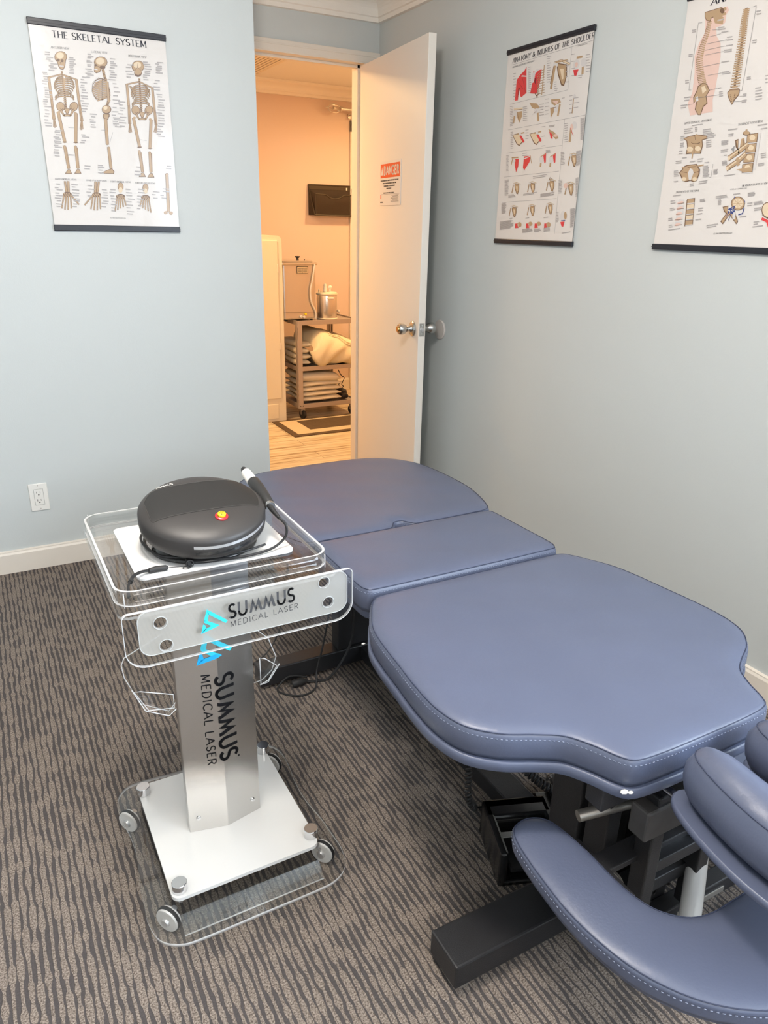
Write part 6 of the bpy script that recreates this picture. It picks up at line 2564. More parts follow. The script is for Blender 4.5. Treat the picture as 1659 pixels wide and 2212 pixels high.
[0,11,7,1073,1747,1217,1759],
[0,11,7,1083,1700,1224,1712],
[0,11,7,1391,1804,1681,1827],
[0,11,7,1402,1751,1665,1772],
[0,11,7,2120,3114,2409,3123],
[0,11,7,2153,2997,2315,3003],
[0,11,7,2163,2953,2301,2958],
[0,11,7,1954,2840,2177,2849],
[0,11,7,1961,2811,2179,2819],
[0,11,7,1967,2781,2145,2789],
[0,11,7,1974,2752,2185,2761],
[0,11,7,1986,2605,2217,2616],
[0,11,7,1996,2561,2202,2571],
[0,11,7,2119,2465,2211,2470],
[0,11,7,2088,2312,2227,2320],
[0,11,7,2095,2280,2252,2290],
[0,11,7,2102,2248,2264,2258],
[0,11,7,2109,2217,2273,2227],
[0,11,7,2248,1930,2599,1956],
[0,11,7,3045,3144,3319,3151],
[0,11,7,3170,3050,3356,3056],
[0,11,7,3311,2432,3452,2440],
[0,11,7,3323,2383,3471,2392],
[0,11,7,3334,2333,3478,2342],
[0,11,7,3282,2182,3459,2194],
[0,11,7,3292,2139,3462,2152],
[0,11,7,497,1431,797,1458],
[0,11,7,438,1288,600,1303],
[0,11,7,451,1223,634,1240],
[0,11,7,459,1077,595,1091],
[0,11,7,468,1028,640,1046],
[0,11,7,451,783,593,799],
[0,11,7,461,733,613,751],
[0,11,7,513,585,625,599],
[0,11,7,523,536,655,552],
[0,11,7,517,453,954,508],
[0,11,7,1535,1315,1686,1330],
[0,11,7,1541,1284,1691,1299],
[0,11,7,1548,1253,1725,1271],
[0,11,7,1526,1066,1695,1084],
[0,11,7,1539,1004,1693,1020],
[0,11,7,1497,910,1692,932],
[0,11,7,1489,752,1698,777],
[0,11,7,2079,1381,2436,1416],
[0,11,7,2088,1335,2462,1372],
[0,11,7,2177,1288,2264,1297],
[0,11,7,2185,1248,2287,1258],
[0,11,7,2194,1207,2284,1216],
[0,11,7,2203,1166,2307,1177],
[0,11,7,2659,1428,2867,1448],
[0,11,7,3131,1445,3325,1465],
[0,11,7,3139,1409,3357,1431],
[0,11,7,3147,1372,3337,1392],
[0,11,7,3172,1182,3317,1198],
[0,11,7,3186,1124,3303,1137],
[0,11,7,2996,829,3209,856],
[0,11,7,1930,596,2307,645],
[0,11,7,1942,543,2262,585],
[0,11,7,3381,1208,3611,1233],
[0,11,7,3387,1179,3657,1209],
[0,11,7,3394,1150,3645,1178],
[0,11,7,3417,1048,3621,1072],
[0,11,7,3427,1004,3635,1029],
[0,11,7,3479,697,3636,718],
[0,11,7,3492,638,3610,654],
[0,11,7,3472,570,3787,613],
[0,10,2,963,5575,1338,5584],
[0,10,2,922,5409,1580,5402],
[0,10,2,877,5258,1538,5257],
[0,10,2,903,5133,1530,5125],
[0,10,2,867,4846,1479,4851],
[0,10,2,1115,4596,1571,4597],
[0,10,2,1235,4214,1521,4221],
[0,10,2,753,4062,1615,4052],
[0,10,2,477,4118,684,4105],
[0,10,2,478,3911,743,3917],
[0,10,2,2304,3930,2413,3923],
[0,10,2,2149,3816,2405,3800],
[0,10,2,1025,5729,1211,5704],
]
SPINE_TEXT = [
('ANATOMY', 834, 6353, 2444, 6366, 168),
('UPPER CERVICAL VERTEBRAE', 522, 3398, 1494, 3407, 53),
('POSTERIOR VIEW', 805, 3327, 1196, 3333, 28),
('THORACIC VERTEBRAE', 2407, 3196, 3191, 3212, 55),
('LIGAMENTS OF THE SPINE', 589, 1516, 1455, 1537, 51),
('BLOOD SUPPLY OF THE SPINE', 2893, 1621, 4157, 1683, 50),
('VEINS AT LUMBAR LEVEL', 2522, 1544, 3069, 1563, 33),
('(C) ANATOMYPOSTERS.COM', 2211, 350, 2841, 388, 40),
]
def poster(art, titles, wall, u0, v0, W_, H_, label, bow, root_loc, curl=0.0, top_in=0.02, rail_h=0.017):
    """wall 'back': plane y=YW seen from -y; wall 'right': plane x=XW seen from -x. (u0,v0)= lower left of the sheet"""
    def depth(u, v):
        s = 0.007
        return s
    def P(u, v, lift=0.0):
        d = depth(u, v)+lift
        return Vector((u0+u, YW-d, v0+v)) if wall == 'back' else Vector((XW-d, u0-u, v0+v))
    t = thing('wall_poster', label, 'poster', root_loc, 'anatomy posters on the walls')
    keys = ['P', 'b', 'd', 'l', 'r', 'R', 'w', 'p', 'f', 'n', 'g', 't', 'k']
    mats = ['ink_'+k for k in keys]; idx = {k: i for i, k in enumerate(keys)}
    bmx = bm_(); nu, nv = 1, 1
    g = [[bmx.verts.new(P(W_*i/nu, H_*j/nv)) for i in range(nu+1)] for j in range(nv+1)]
    gb = [[bmx.verts.new(P(W_*i/nu, H_*j/nv, -.0006)) for i in range(nu+1)] for j in range(nv+1)]
    for j in range(nv):
        for i in range(nu):
            f = bmx.faces.new((g[j][i], g[j][i+1], g[j+1][i+1], g[j+1][i])); f.smooth = True
            f = bmx.faces.new((gb[j][i], gb[j+1][i], gb[j+1][i+1], gb[j][i+1])); f.smooth = True
    sheet = obj('poster_sheet', bmx, mats, t)
    bmx = bm_(); lift = 0.00030; base_w = 0.37e-3
    def poly(pts, k):
        nonlocal lift
        pts = [p for p in pts]
        if len(pts) < 3: return
        vs = [bmx.verts.new(P(min(max(p[0], 0.001), W_-.001), min(max(p[1], 0.001), H_-.001), lift)) for p in pts]
        try: f = bmx.faces.new(vs); f.material_index = idx[k]
        except ValueError: pass
    for words, ax_, ay_, bx_, by_, hh_ in titles:
        A = Vector((ax_, ay_))*1e-4; B = Vector((bx_, by_))*1e-4; h = hh_*1e-4; q, tw = text_quads(words, 1.0, .155 if h > .01 else .18, 'serif', .10)
        ux = (B-A); uy = Vector((0, 1))*h; k = 1/tw; lift = 0.00075
        for p in q: poly([A+ux*(v.x*k)+uy*v.y for v in p], 'k' if h > .012 else 'g')
    lift = 0.00030
    for row in art:
        kind, c, wrow = row[0], keys[row[1]], row[2]
        v = [x*1e-4 for x in row[3:]]; pts = [Vector((v[i], v[i+1])) for i in range(0, len(v), 2)]
        lift = lift+0.0000025
        if kind == 1:
            n_ = len(pts)
            if n_ > 4:
                # concave outlines are split by the constrained triangulation
                try:
                    res = delaunay_2d_cdt(pts, [(i, (i+1) % n_) for i in range(n_)], [], 1, 1e-7)
                    for tr in res[2]: poly([res[0][i] for i in tr], c)
                except Exception: poly(pts, c)
            else: poly(pts, c)
        elif kind == 2:
            o_, a_, b_ = pts; poly([o_+a_*math.cos(2*PI*k/14)+b_*math.sin(2*PI*k/14) for k in range(14)], c)
        else:
            wd = wrow*base_w*.5
            for p, q in zip(pts, pts[1:]):
                d = q-p
                if d.length < 1e-6: continue
                d.normalize(); nn_ = Vector((-d.y, d.x))*wd; e = d*wd*(.35 if wd > .0008 else 0)
                poly([p-e-nn_, q+e-nn_, q+e+nn_, p-e+nn_], c)
    # the print belongs to the sheet: merge it into the sheet mesh
    me2 = bpy.data.meshes.new('print'); bmesh.ops.recalc_face_normals(bmx, faces=bmx.faces[:])
    for v_ in bmx.verts: v_.co -= BASE[t.name]
    bmx.to_mesh(me2); bmx.free()
    bmj = bm_(); bmj.from_mesh(sheet.data); bmj.from_mesh(me2); bmj.to_mesh(sheet.data); bmj.free(); bpy.data.meshes.remove(me2)
    for (va, vb, nm) in ((H_-.004, H_+rail_h, 'top_rail'), (-rail_h, .004, 'bottom_rail')):
        bmx = bm_()
        if wall == 'back':
            add_box(bmx, (u0-.003, YW-.012, v0+va), (u0+W_+.003, YW-.001, v0+vb), .002)
            add_box(bmx, (u0-.003, YW-.0135, v0+(va+vb)/2-.001), (u0+W_+.003, YW-.011, v0+(va+vb)/2+.001))
        else:
            add_box(bmx, (XW-.012, u0-W_-.003, v0+va), (XW-.001, u0+.003, v0+vb), .002)
            add_box(bmx, (XW-.0135, u0-W_-.003, v0+(va+vb)/2-.001), (XW-.011, u0+.003, v0+(va+vb)/2+.001))
        obj(nm, bmx, 'rail', t, label='black plastic hanging rail')
    return t
poster(SKEL, SKEL_TEXT, 'back', .3179, 1.334, .4535, .634, 'glossy poster titled THE SKELETAL SYSTEM with three brown skeletons, on the back wall', .004, (.545, YW, 1.31))
poster(SHOULDER, SHOULDER_TEXT, 'right', 2.648, 1.314, .4665, .665, 'poster titled ANATOMY & INJURIES OF THE SHOULDER with red muscles, beside the open door', .003, (XW, 2.41, 1.29), curl=.006, rail_h=.014)
poster(SPINE, SPINE_TEXT, 'right', 1.799, 1.317, .4665, .665, 'spine poster with pink torso profile and vertebra drawings, cut by the right picture edge', .004, (XW, 1.57, 1.29), curl=.008, rail_h=.014)

# duplex outlet on the back wall
t = thing('wall_outlet', 'white duplex power outlet low on the back wall under the skeleton poster', 'outlet', (.126, YW, .307))
b = bm_(); add_box(b, (.0905, YW-.006, .2495), (.1605, YW-.0002, .364), .0025); obj('cover_plate', b, 'white', t)
b = bm_(); add_box(b, (.1085, YW-.0075, .274), (.1425, YW-.005, .340), .001); rc = obj('receptacle', b, 'white', t)
b = bm_()
for zc in (.3235, .2915):
    add_box(b, (.1175, YW-.0082, zc-.001), (.1192, YW-.0072, zc+.008)); add_box(b, (.1305, YW-.0082, zc), (.1320, YW-.0072, zc+.007))
    add_lathe(b, [(0, 0), (.0026, 0), (.0026, .0008), (0, .0008)], (.1253, YW-.0074, zc-.006), (0, -1, 0), 12)
for (x0, z0, x1, z1) in ((.1078, .2733, .1086, .3407), (.1424, .2733, .1432, .3407), (.1078, .2733, .1432, .2741), (.1078, .3399, .1432, .3407)): add_box(b, (x0, YW-.0064, z0), (x1, YW-.0058, z1))
obj('socket_slots', b, 'slot', rc)
b = bm_()
for z in (.2575, .356): add_lathe(b, [(0, 0), (.0028, 0), (.002, .0009), (0, .0012)], (.1255, YW-.006, z), (0, -1, 0), 12)
split_loose(obj('cover_screw', b, 'disc', t))

# round wall bumper behind the door knob
b = bm_(); add_lathe(b, [(0, 0), (.046, 0), (.046, .004), (.043, .007), (.036, .0075), (0, .0075)], (XW-.0005, 3.046, .899), (-1, 0, 0), 40)
tag(obj('door_bumper', b, 'disc', origin=(XW, 3.046, .899), smooth=True), 'round grey wall bumper on the right wall beside the door knob', 'door bumper')

# danger sign on the door
t = thing('warning_sign', 'white DANGER warning sign with orange header fixed to the open door', 'sign', dpt(.40, 0, 1.545))
b = bm_()
S0, S1, Z0, Z1 = .282, .527, 1.450, 1.643
add_prism(b, round_rect(S0, Z0, S1, Z1, .006, 4), -.0025, -.0002, 'xz')
bmesh.ops.transform(b, matrix=MD, verts=b.verts[:])
obj('sign_board', b, 'signwhite', t)
b = bm_(); add_dbox(b, (S0+.006, -.0031, Z1-.072), (S1-.012, -.0024, Z1-.012), 0.0002)
obj('sign_header', b, 'danger', t, label='orange header bar')
b = bm_()
o3 = lambda s, z: dpt(s, -.0034, z)
text_on(b, 'DANGER', o3(S0+.046, Z1-.060), du, (0, 0, 1), .036, .20, 'sans', .16, width=.178)
f = b.faces.new([b.verts.new(o3(S0+.010, Z1-.060)), b.verts.new(o3(S0+.040, Z1-.060)), b.verts.new(o3(S0+.025, Z1-.024))])
obj('sign_lettering', b, 'signwhite', t)
b = bm_()
for ln, z, s0, wd, h in (('CLASS IV LASER IN USE', Z1-.084, S0+.008, .210, .0058), ('AVOID EYE OR SKIN EXPOSURE', Z1-.096, S0+.034, .160, .0055), ('TO DIRECT OR SCATTERED', Z1-.108, S0+.048, .130, .0055), ('RADIATION', Z1-.119, S0+.080, .060, .0055), ('INVISIBLE LASER RADIATION', Z1-.138, S0+.045, .130, .0045)):
    # the small print is too fine to read in the photograph: rows of word-length dashes
    x = s0
    while x < s0+wd:
        l = random.uniform(.008, .024); l = min(l, s0+wd-x); 
        if l > .003: add_dbox(b, (x, -.0031, z-h*.5), (x+l, -.0024, z+h*.5))
        x += l+.004
for k in range(7):
    add_dbox(b, (S0+.135+.02*(k % 3 == 1), -.0031, Z1-.150-k*.0045), (S1-.02-.01*(k % 2), -.0024, Z1-.1485-k*.0045))
add_dbox(b, (S0+.02, -.0031, Z1-.1440), (S1-.012, -.0024, Z1-.1434)); add_dbox(b, (S0+.006, -.0031, Z0+.012), (S0+.038, -.0024, Z0+.017))
obj('small_print', b, 'greyink', t)
b = bm_(); add_dbox(b, (S0+.008, -.0031, Z0+.030), (S0+.016, -.0024, Z0+.048), 0); obj('red_mark', b, 'danger', t)
# ------------------------------------------------------------------ adjustable massage table
TC = 0.99                                     # table centre line (x)
def pad(name, outline, z, h, parent, crown_h=.009, crown_d=.035, bulge=.006, noise=.0012, grid=.012, label=None, sub=None):
    """upholstered pad: outline is the top seam at height z, sides drop by h"""
    o = ccw(resample(outline, .008)); n = len(o)
    P = np.array(o); xs = np.arange(P[:, 0].min(), P[:, 0].max(), grid); ys = np.arange(P[:, 1].min(), P[:, 1].max(), grid)
    gx, gy = np.meshgrid(xs, ys); gp = np.stack([gx.ravel(), gy.ravel()], 1)
    A = P; B = np.roll(P, -1, 0)
    c = np.zeros(len(gp), bool)
    for (x1, y1), (x2, y2) in zip(A, B):
        if y1 == y2: continue
        cond = ((y1 > gp[:, 1]) != (y2 > gp[:, 1])) & (gp[:, 0] < (x2-x1)*(gp[:, 1]-y1)/(y2-y1)+x1)
        c ^= cond
    gp = gp[c]
    def dist(q): return np.sqrt(((q[:, None, :]-P[None])**2).sum(2)).min(1)
    dd = dist(gp); gp = gp[dd > .005]
    # extra rings close to the seam for a clean roll
    extra = []
    for dd_ in (.006, .013, .022):
        extra += offset(o, -dd_, 3)
    E_ = np.array(extra); de = dist(E_); E_ = E_[(de > .0045)]
    allp = [Vector(p) for p in o]+[Vector(p) for p in np.concatenate([E_, gp])]
    res = delaunay_2d_cdt(allp, [(i, (i+1) % n) for i in range(n)], [], 1, 1e-6)
    V2 = np.array([(v.x, v.y) for v in res[0]]); D = dist(V2)
    bmx = bm_(); vs = []
    on = [None]*n
    for i, (p, d) in enumerate(zip(V2, D)):
        zz = z+crown_h*(1-math.exp(-d/(crown_d*.45)))
        if d > .01: zz += noise*math.sin(p[0]*31+p[1]*17)*math.sin(p[1]*23-p[0]*9)
        vs.append(bmx.verts.new((p[0], p[1], zz)))
        for k in res[3][i]:
            if k < n: on[k] = vs[-1]
    for tr in res[2]:
        try: f = bmx.faces.new([vs[i] for i in tr]); f.smooth = True
        except ValueError: pass
    prev = on
    for fr, off_ in ((.10, .0032), (.30, bulge*.9), (.55, bulge), (.80, bulge*.7), (1.0, .001)):
        rg = offset(o, off_, 3)
        cur = [bmx.verts.new((q[0], q[1], z-h*fr+ (noise*.8*math.sin(i*.9)*math.sin(i*.37) if 0 < fr < 1 else 0))) for i, q in enumerate(rg)]
        for i in range(n):
            j = (i+1) % n
            if prev[i] and prev[j]:
                f = bmx.faces.new((prev[i], cur[i], cur[j], prev[j])); f.smooth = True
        prev = cur
    bmx.faces.new(prev[::-1])
    po = obj(name, bmx, 'vinyl', parent, label=label)
    # seam and stitching
    bmx = bm_(); add_tube(bmx, [(q[0], q[1], z+.0004) for q in offset(o, .0004, 3)], .0010, 6, closed=True)
    obj('seam', bmx, 'thread', po)
    bmx = bm_(); rg = offset(o, .0045, 3)
    for i in range(0, n):
        a = Vector((*rg[i], z-.0085)); c_ = Vector((*rg[(i+1) % n], z-.0085)); d = c_-a
        add_tube(bmx, [a+d*.15, a+d*.62], .0007, 5)
    if sub is None: obj('stitching', bmx, 'stitch', po, label='pale stitched line below the seam')
    else: bmx.free()
    return po
def mirror(half):
    """half profile [(dx,y)] from back to front -> closed outline about the centre line"""
    L_ = [(TC+x, y) for x, y in half]; R_ = [(TC-x, y) for x, y in reversed(half) if x > 1e-6]
    return L_+R_
table = thing('massage_table', 'blue grey padded three section massage table on black steel legs along the right wall', 'massage table', (TC, 1.4, 0))
ZP, PH = .560, .052
half = catmull([(.02, 1.326), (.20, 1.327), (.268, 1.324), (.292, 1.306), (.318, 1.262), (.345, 1.205), (.358, 1.14), (.366, 1.06), (.374, .98), (.375, .905), (.358, .842), (.315, .797), (.262, .768), (.222, .742), (.196, .702), (.178, .662), (.158, .643), (.10, .637), (.02, .636)], 5, False)
main = mirror([(0.0, 1.326)]+half+[(0.0, .636)])
p1 = pad('main_cushion', main, ZP, PH, table)
mid = mirror([(0, 1.655)]+catmull([(.05, 1.655), (.25, 1.655), (.278, 1.648), (.286, 1.625), (.288, 1.5), (.289, 1.39), (.281, 1.358), (.255, 1.349), (.05, 1.347)], 5, False)+[(0, 1.347)])
p2 = pad('middle_cushion', mid, ZP+.007, PH+.007, table)
head = mirror([(0.0, 2.312)]+catmull([(.03, 2.312), (.14, 2.308), (.23, 2.288), (.295, 2.240), (.342, 2.160), (.360, 2.05), (.362, 1.90), (.345, 1.80), (.318, 1.715), (.296, 1.684), (.24, 1.676), (.06, 1.674), (.034, 1.682), (.016, 1.706), (0.003, 1.712)], 5, False)+[(0.0, 1.712)])
p3 = pad('head_cushion', head, ZP, PH, table)
def board(name, outline, z0, z1, grow, parent, mat_='vinylboard'):
    o = offset(ccw(resample(outline, .008)), grow, 3)
    bmx = bm_(); n = len(o)
    rings = []
    for z, g in ((z1, -.003), (z1-.003, 0), (z0+.003, 0), (z0, -.003)):
        rings.append([bmx.verts.new((q[0], q[1], z)) for q in offset(o, g, 3)])
    for A_, B_ in zip(rings, rings[1:]):
        for i in range(n): f = bmx.faces.new((A_[i], B_[i], B_[(i+1) % n], A_[(i+1) % n])); f.smooth = True
    bmx.faces.new(rings[0]); bmx.faces.new(rings[-1][::-1])
    return obj(name, bmx, mat_, parent)
board('cushion_board', main, ZP-PH-.023, ZP-PH-.0015, .008, table)
board('cushion_board', mid, ZP-PH-.022, ZP-PH+.001, -.004, table)
board('cushion_board', head, ZP-PH-.022, ZP-PH+.001, -.002, table)
# chipped paint on the front corners of the board
b = bm_()
for (x, y, s) in ((TC-.180, .6405, .006), (TC-.172, .6345, .004), (TC-.360, 1.10, .003), (TC-.352, 1.235, .0035), (TC-.357, 1.07, .002)): add_lathe(b, [(0, 0), (s, 0), (s*.7, .001), (0, .0012)], (x, y, ZP-PH-.001), (0, 0, 1), 7, sx=1.4)
split_loose(obj('paint_chip', b, 'white', table, label='pale chip in the blue edging'))
# foot bars and uprights
b = bm_(); add_box(b, (.600, .772, .018), (1.38, .862, .076), .004); ff = obj('foot_bar', b, 'black', table)
b = bm_()
for x in (.628, 1.352): add_lathe(b, [(0, 0), (.020, 0), (.022, .004), (.022, .012), (.012, .016), (.008, .022)], (x, .800, 0), (0, 0, 1), 20)
split_loose(obj('levelling_foot', b, 'zinc', ff, smooth=True))
b = bm_(); add_box(b, (.610, 1.868, .010), (1.37, 1.930, .070), .004); fr_ = obj('foot_bar', b, 'black', table)
b = bm_()
for x in (.635, 1.345): add_lathe(b, [(0, 0), (.020, 0), (.021, .008), (.010, .012)], (x, 1.899, 0), (0, 0, 1), 20)
split_loose(obj('levelling_foot', b, 'zinc', fr_, smooth=True))
b = bm_(); add_box(b, (.955, .862, .020), (1.025, 1.868, .066), .003); obj('spine_beam', b, 'black', table)
b = bm_(); add_box(b, (.875, 1.872, .07), (.925, 1.922, .486), .003); obj('leg', b, 'black', table)
b = bm_(); add_box(b, (1.055, 1.872, .07), (1.105, 1.922, .486), .003); obj('leg', b, 'black', table)
b = bm_(); add_box(b, (.925, 1.885, .07), (1.055, 1.91, .486), .002); obj('leg_panel', b, 'black', table)
for s in (-1, 1):
    X = TC+s*.09 if s < 0 else TC+.058
    for (y0, y1, z0, wd) in ((.808, .888, .076, .034), (.735, .790, .150, .034), (.637, .673, .120, .030)):
        b = bm_(); add_box(b, (X, y0, z0), (X+wd, y1, .486 if y0 > .7 else .455), .003); obj('leg', b, 'black', table)
b = bm_()
add_box(b, (.80, .672, .440), (1.18, .712, .486), .003)                 # cross rail under the front edge
add_box(b, (.82, 1.20, .452), (1.16, 1.24, .486), .003); add_box(b, (.84, 1.74, .452), (1.14, 1.78, .486), .003)
for x in (.84, 1.11): add_box(b, (x, .70, .455), (x+.03, 2.15, .486), .002)
obj('top_frame', b, 'black', table)
b = bm_(); add_box(b, (.872, .632, .375), (1.11, .672, .438), .004); obj('pivot_plate', b, 'worn', table, label='worn grey metal plate under the front rail')
b = bm_()
for (z, y, h) in ((.285, .640, .026), (.205, .66, .03), (.15, .70, .036)): add_box(b, (.925, y, z-h/2), (1.06, y+h, z+h/2), .002)
add_box(b, (.925, .70, .09), (1.06, .735, .13), .002)
split_loose(obj('cross_bar', b, 'black', table))
b = bm_(); add_box(b, (.935, .745, .076), (1.36, .765, .215), .002); obj('back_panel', b, 'black', table)
b = bm_(); add_box(b, (.93, .665, .060), (1.38, .700, .098), .003); add_box(b, (.95, .600, .030), (1.36, .625, .055), .002); split_loose(obj('lower_rail', b, 'black', table))
b = bm_(); add_box(b, (1.06, .6635, .066), (1.20, .6652, .080), .0002); obj('scale_strip', b, 'zinc', table, label='narrow pale strip on the lower rail')
b = bm_(); add_tube(b, [(.845, .76, .34), (.955, .73, .352), (1.05, .71, .36)], .011, 14); obj('gas_strut', b, 'zinc', table, smooth=True)
b = bm_(); add_tube(b, [(1.005, .60, .115), (1.06, .645, .20), (1.10, .68, .26)], .020, 18); add_tube(b, [(.99, .587, .095), (1.006, .60, .118)], .024, 18); obj('lift_actuator', b, 'wheel', table, smooth=True, label='pale cylinder of the lift actuator')
b = bm_(); add_tube(b, [(.945, .70, .36), (.95, .685, .345), (.945, .67, .30), (.943, .665, .285)], [.006, .006, .010, .010], 12); obj('release_lever', b, 'worn', table, smooth=True)
b = bm_(); add_tube(b, catmull([(.935, .725+.02*math.cos(a*PI/5), .165+.02*math.sin(a*PI/5)) for a in range(10)], 2), .004, 8, closed=True); obj('pivot_ring', b, 'zinc', table, smooth=True)
b = bm_()
random.seed(3)
for k in range(5):
    p0 = Vector((.95+.02*k, .66+.01*k, .13)); pts = [p0]
    for j in range(5): p0 = p0+Vector((random.uniform(-.01, .03), random.uniform(-.01, .02), random.uniform(-.02, .02))); pts.append(p0)
    add_tube(b, catmull([tuple(p) for p in pts], 4, False), .0025, 6)
obj('wiring', b, 'rubber', table, smooth=True)
b = bm_(); add_box(b, (.93, .655, .235), (.955, .69, .262), .002); add_box(b, (1.02, .70, .30), (1.05, .72, .345), .002); split_loose(obj('connector', b, 'white', table))
# arm rest shelf (U shaped) hung below the face end
ZA = .350
armh = catmull([(0, .498), (.06, .497), (.110, .497), (.150, .510), (.183, .545), (.197, .60), (.197, .68), (.203, .745), (.214, .775), (.240, .790), (.270, .786), (.288, .765), (.298, .72), (.305, .66), (.308, .60), (.300, .53), (.278, .462), (.232, .398), (.165, .352), (.08, .326), (0, .320)], 4, False)
arm = [(TC+x, y) for x, y in armh]+[(TC-x, y) for x, y in armh[-2:0:-1]]
p4 = pad('arm_rest_cushion', arm, ZA, .032, table, crown_h=.006, crown_d=.025, bulge=.003, label='U shaped arm rest cushion hung below the face end')
board('arm_rest_board', arm, ZA-.042, ZA-.031, -.003, table)
b = bm_()
for s in (-1, 1): add_box(b, (TC+s*.17-.012, .60, .30), (TC+s*.17+.012, .74, .312), .002); 
add_box(b, (TC-.18, .66, .296), (TC+.18, .70, .31), .002)
obj('arm_rest_bracket', b, 'black', table)
# face cradle
fh = [(.046, .560), (.058, .590), (.078, .597), (.098, .585), (.113, .55), (.125, .50), (.132, .44), (.128, .38), (.108, .325), (.070, .288), (0, .274)]
fin = [(0, .372), (.030, .382), (.046, .410), (.052, .45), (.050, .50), (.046, .535)]
loop_ = [(TC+x, y) for x, y in fh]+[(TC-x, y) for x, y in fh[-2::-1]]+[(TC-x, y) for x, y in fin[::-1]]+[(TC+x, y) for x, y in fin[1:]]
face = ccw(resample(catmull(loop_, 5), .006))
def add_cushion(outline, z, h, parent):
    po = pad('face_cushion', outline, z, h, parent, crown_h=.026, crown_d=.050, bulge=.012, noise=.0018, grid=.009, sub=1, label='crescent shaped face cushion')
    return po
p5 = add_cushion(face, .585, .075, table)
board('face_cradle_plate', catmull([(TC+x*1.18, .45+(y-.45)*1.10) for x, y in fh]+[(TC-x*1.18, .45+(y-.45)*1.10) for x, y in fh[-2::-1]]+[(TC-x*.7, y) for x, y in fin[::-1]]+[(TC+x*.7, y) for x, y in fin[1:]], 4), .482, .497, 0, table)
b = bm_()
for s in (-1, 1): add_tube(b, [(TC+s*.075, .40, .474), (TC+s*.075, .68, .470), (TC+s*.075, .80, .468)], .008, 12)
add_tube(b, [(TC-.075, .42, .474), (TC+.075, .42, .474)], .008, 12)
obj('face_cradle_rod', b, 'chrome', table, smooth=True)

# foot pedals on the carpet below the table
def pedal(name, label, org, ang, dx, dy, hh):
    t = thing(name, label, 'foot pedal', org, 'foot pedals under the table')
    R_ = Matrix.Rotation(ang, 4, 'Z'); R_.translation = Vector(org)
    def bx(bmx, a, c, bev): add_box(bmx, a, c, bev, 2, 0, R_)
    bmx = bm_(); bx(bmx, (-dx, -dy, 0), (dx, dy, .014), .004)
    bx(bmx, (-dx, -dy, .004), (-dx+.020, dy, hh), .006); bx(bmx, (dx-.020, -dy, .004), (dx, dy, hh), .006); bx(bmx, (-dx, dy-.03, .004), (dx, dy, hh), .006); bx(bmx, (-dx, dy-.055, hh-.018), (dx, dy, hh), .006)
    bs = obj('pedal_housing', bmx, 'blackgloss', t)
    bmx = bm_(); bx(bmx, (-dx+.030, -dy+.012, .022), (dx-.030, dy-.04, .034), .005); tr = obj('treadle', bmx, 'blackmatte', t)
    bmx = bm_(); bx(bmx, (-dx+.034, dy-.062, .0342), (dx-.040, dy-.045, .0356), .0005); obj('treadle_label', bmx, 'white', tr, label='white label strip')
    return t, R_
pt, PR = pedal('foot_pedal', 'black hooded foot pedal on the carpet by the arm rest tip', (.925, .985, 0), -.36, .078, .082, .095)
b = bm_(); e_ = PR @ Vector((-.02, .082, .02)); add_tube(b, [e_, PR @ Vector((-.02, .100, .02))], .008, 12); cable_ = obj('cable_socket', b, 'blackmatte', pt, smooth=True)
t2 = thing('foot_control', 'black foot control with a perforated grip top, behind the hooded pedal', 'foot pedal', (1.135, 1.10, 0), 'foot pedals under the table')
R2 = Matrix.Rotation(-.4, 4, 'Z'); R2.translation = Vector((1.135, 1.10, 0))
b = bm_(); add_box(b, (-.075, -.12, 0), (.09, -.015, .026), .008, 3, 0, R2); add_box(b, (-.07, -.115, .024), (.085, -.07, .036), .006, 3, 0, R2); obj('pedal_housing', b, 'blackgloss', t2)
b = bm_(); add_box(b, (-.035, -.055, .020), (.085, .015, .060), .016, 4, 0, R2); obj('grip_pad', b, 'perf', t2)
def coil(pts, r, turns, wr):
    c = catmull(pts, 24, False); n = len(c); out = []
    L_ = [0]
    for i in range(1, n): L_.append(L_[-1]+(Vector(c[i])-Vector(c[i-1])).length)
    px = None; N = int(turns*10)
    for k in range(N+1):
        s = L_[-1]*k/N; j = max(0, min(n-2, next((i for i in range(n-1) if L_[i+1] >= s), n-2)))
        p = Vector(c[j]).lerp(Vector(c[j+1]), (s-L_[j])/max(1e-9, L_[j+1]-L_[j])); d = (Vector(c[j+1])-Vector(c[j])).normalized()
        if px is None: px, _ = frame_of(d)
        px = (px-d*px.dot(d)).normalized(); py = d.cross(px); a = 2*PI*turns*k/N
        out.append(p+px*r*math.cos(a)+py*r*math.sin(a))
    return out
b = bm_(); add_tube(b, coil([(.905, 1.19, .19), (.880, 1.145, .13), (.872, 1.125, .07), (.895, 1.13, .03)], .0065, 19, .003), .0030, 6)
add_tube(b, catmull([(.895, 1.13, .03), (.915, 1.15, .006), (.950, 1.135, .004), (.935, 1.085, .010), tuple(PR @ Vector((-.02, .100, .02)))], 8, False), .0026, 8)
tag(obj('coiled_cord', b, 'rubber', origin=(.90, 1.13, 0), smooth=True), 'thin coiled black cord looping down to the hooded foot pedal', 'cord', 'pedal cords under the table')
b = bm_(); add_tube(b, coil([(1.005, 1.16, .17), (1.025, 1.125, .115), (1.06, 1.09, .075), (1.095, 1.055, .05), (1.11, 1.03, .045)], .0085, 21, .004), .0040, 6)
tag(obj('coiled_cord', b, 'rubber', origin=(1.06, 1.09, 0), smooth=True), 'thick coiled black cord slanting onto the perforated foot control', 'cord', 'pedal cords under the table')

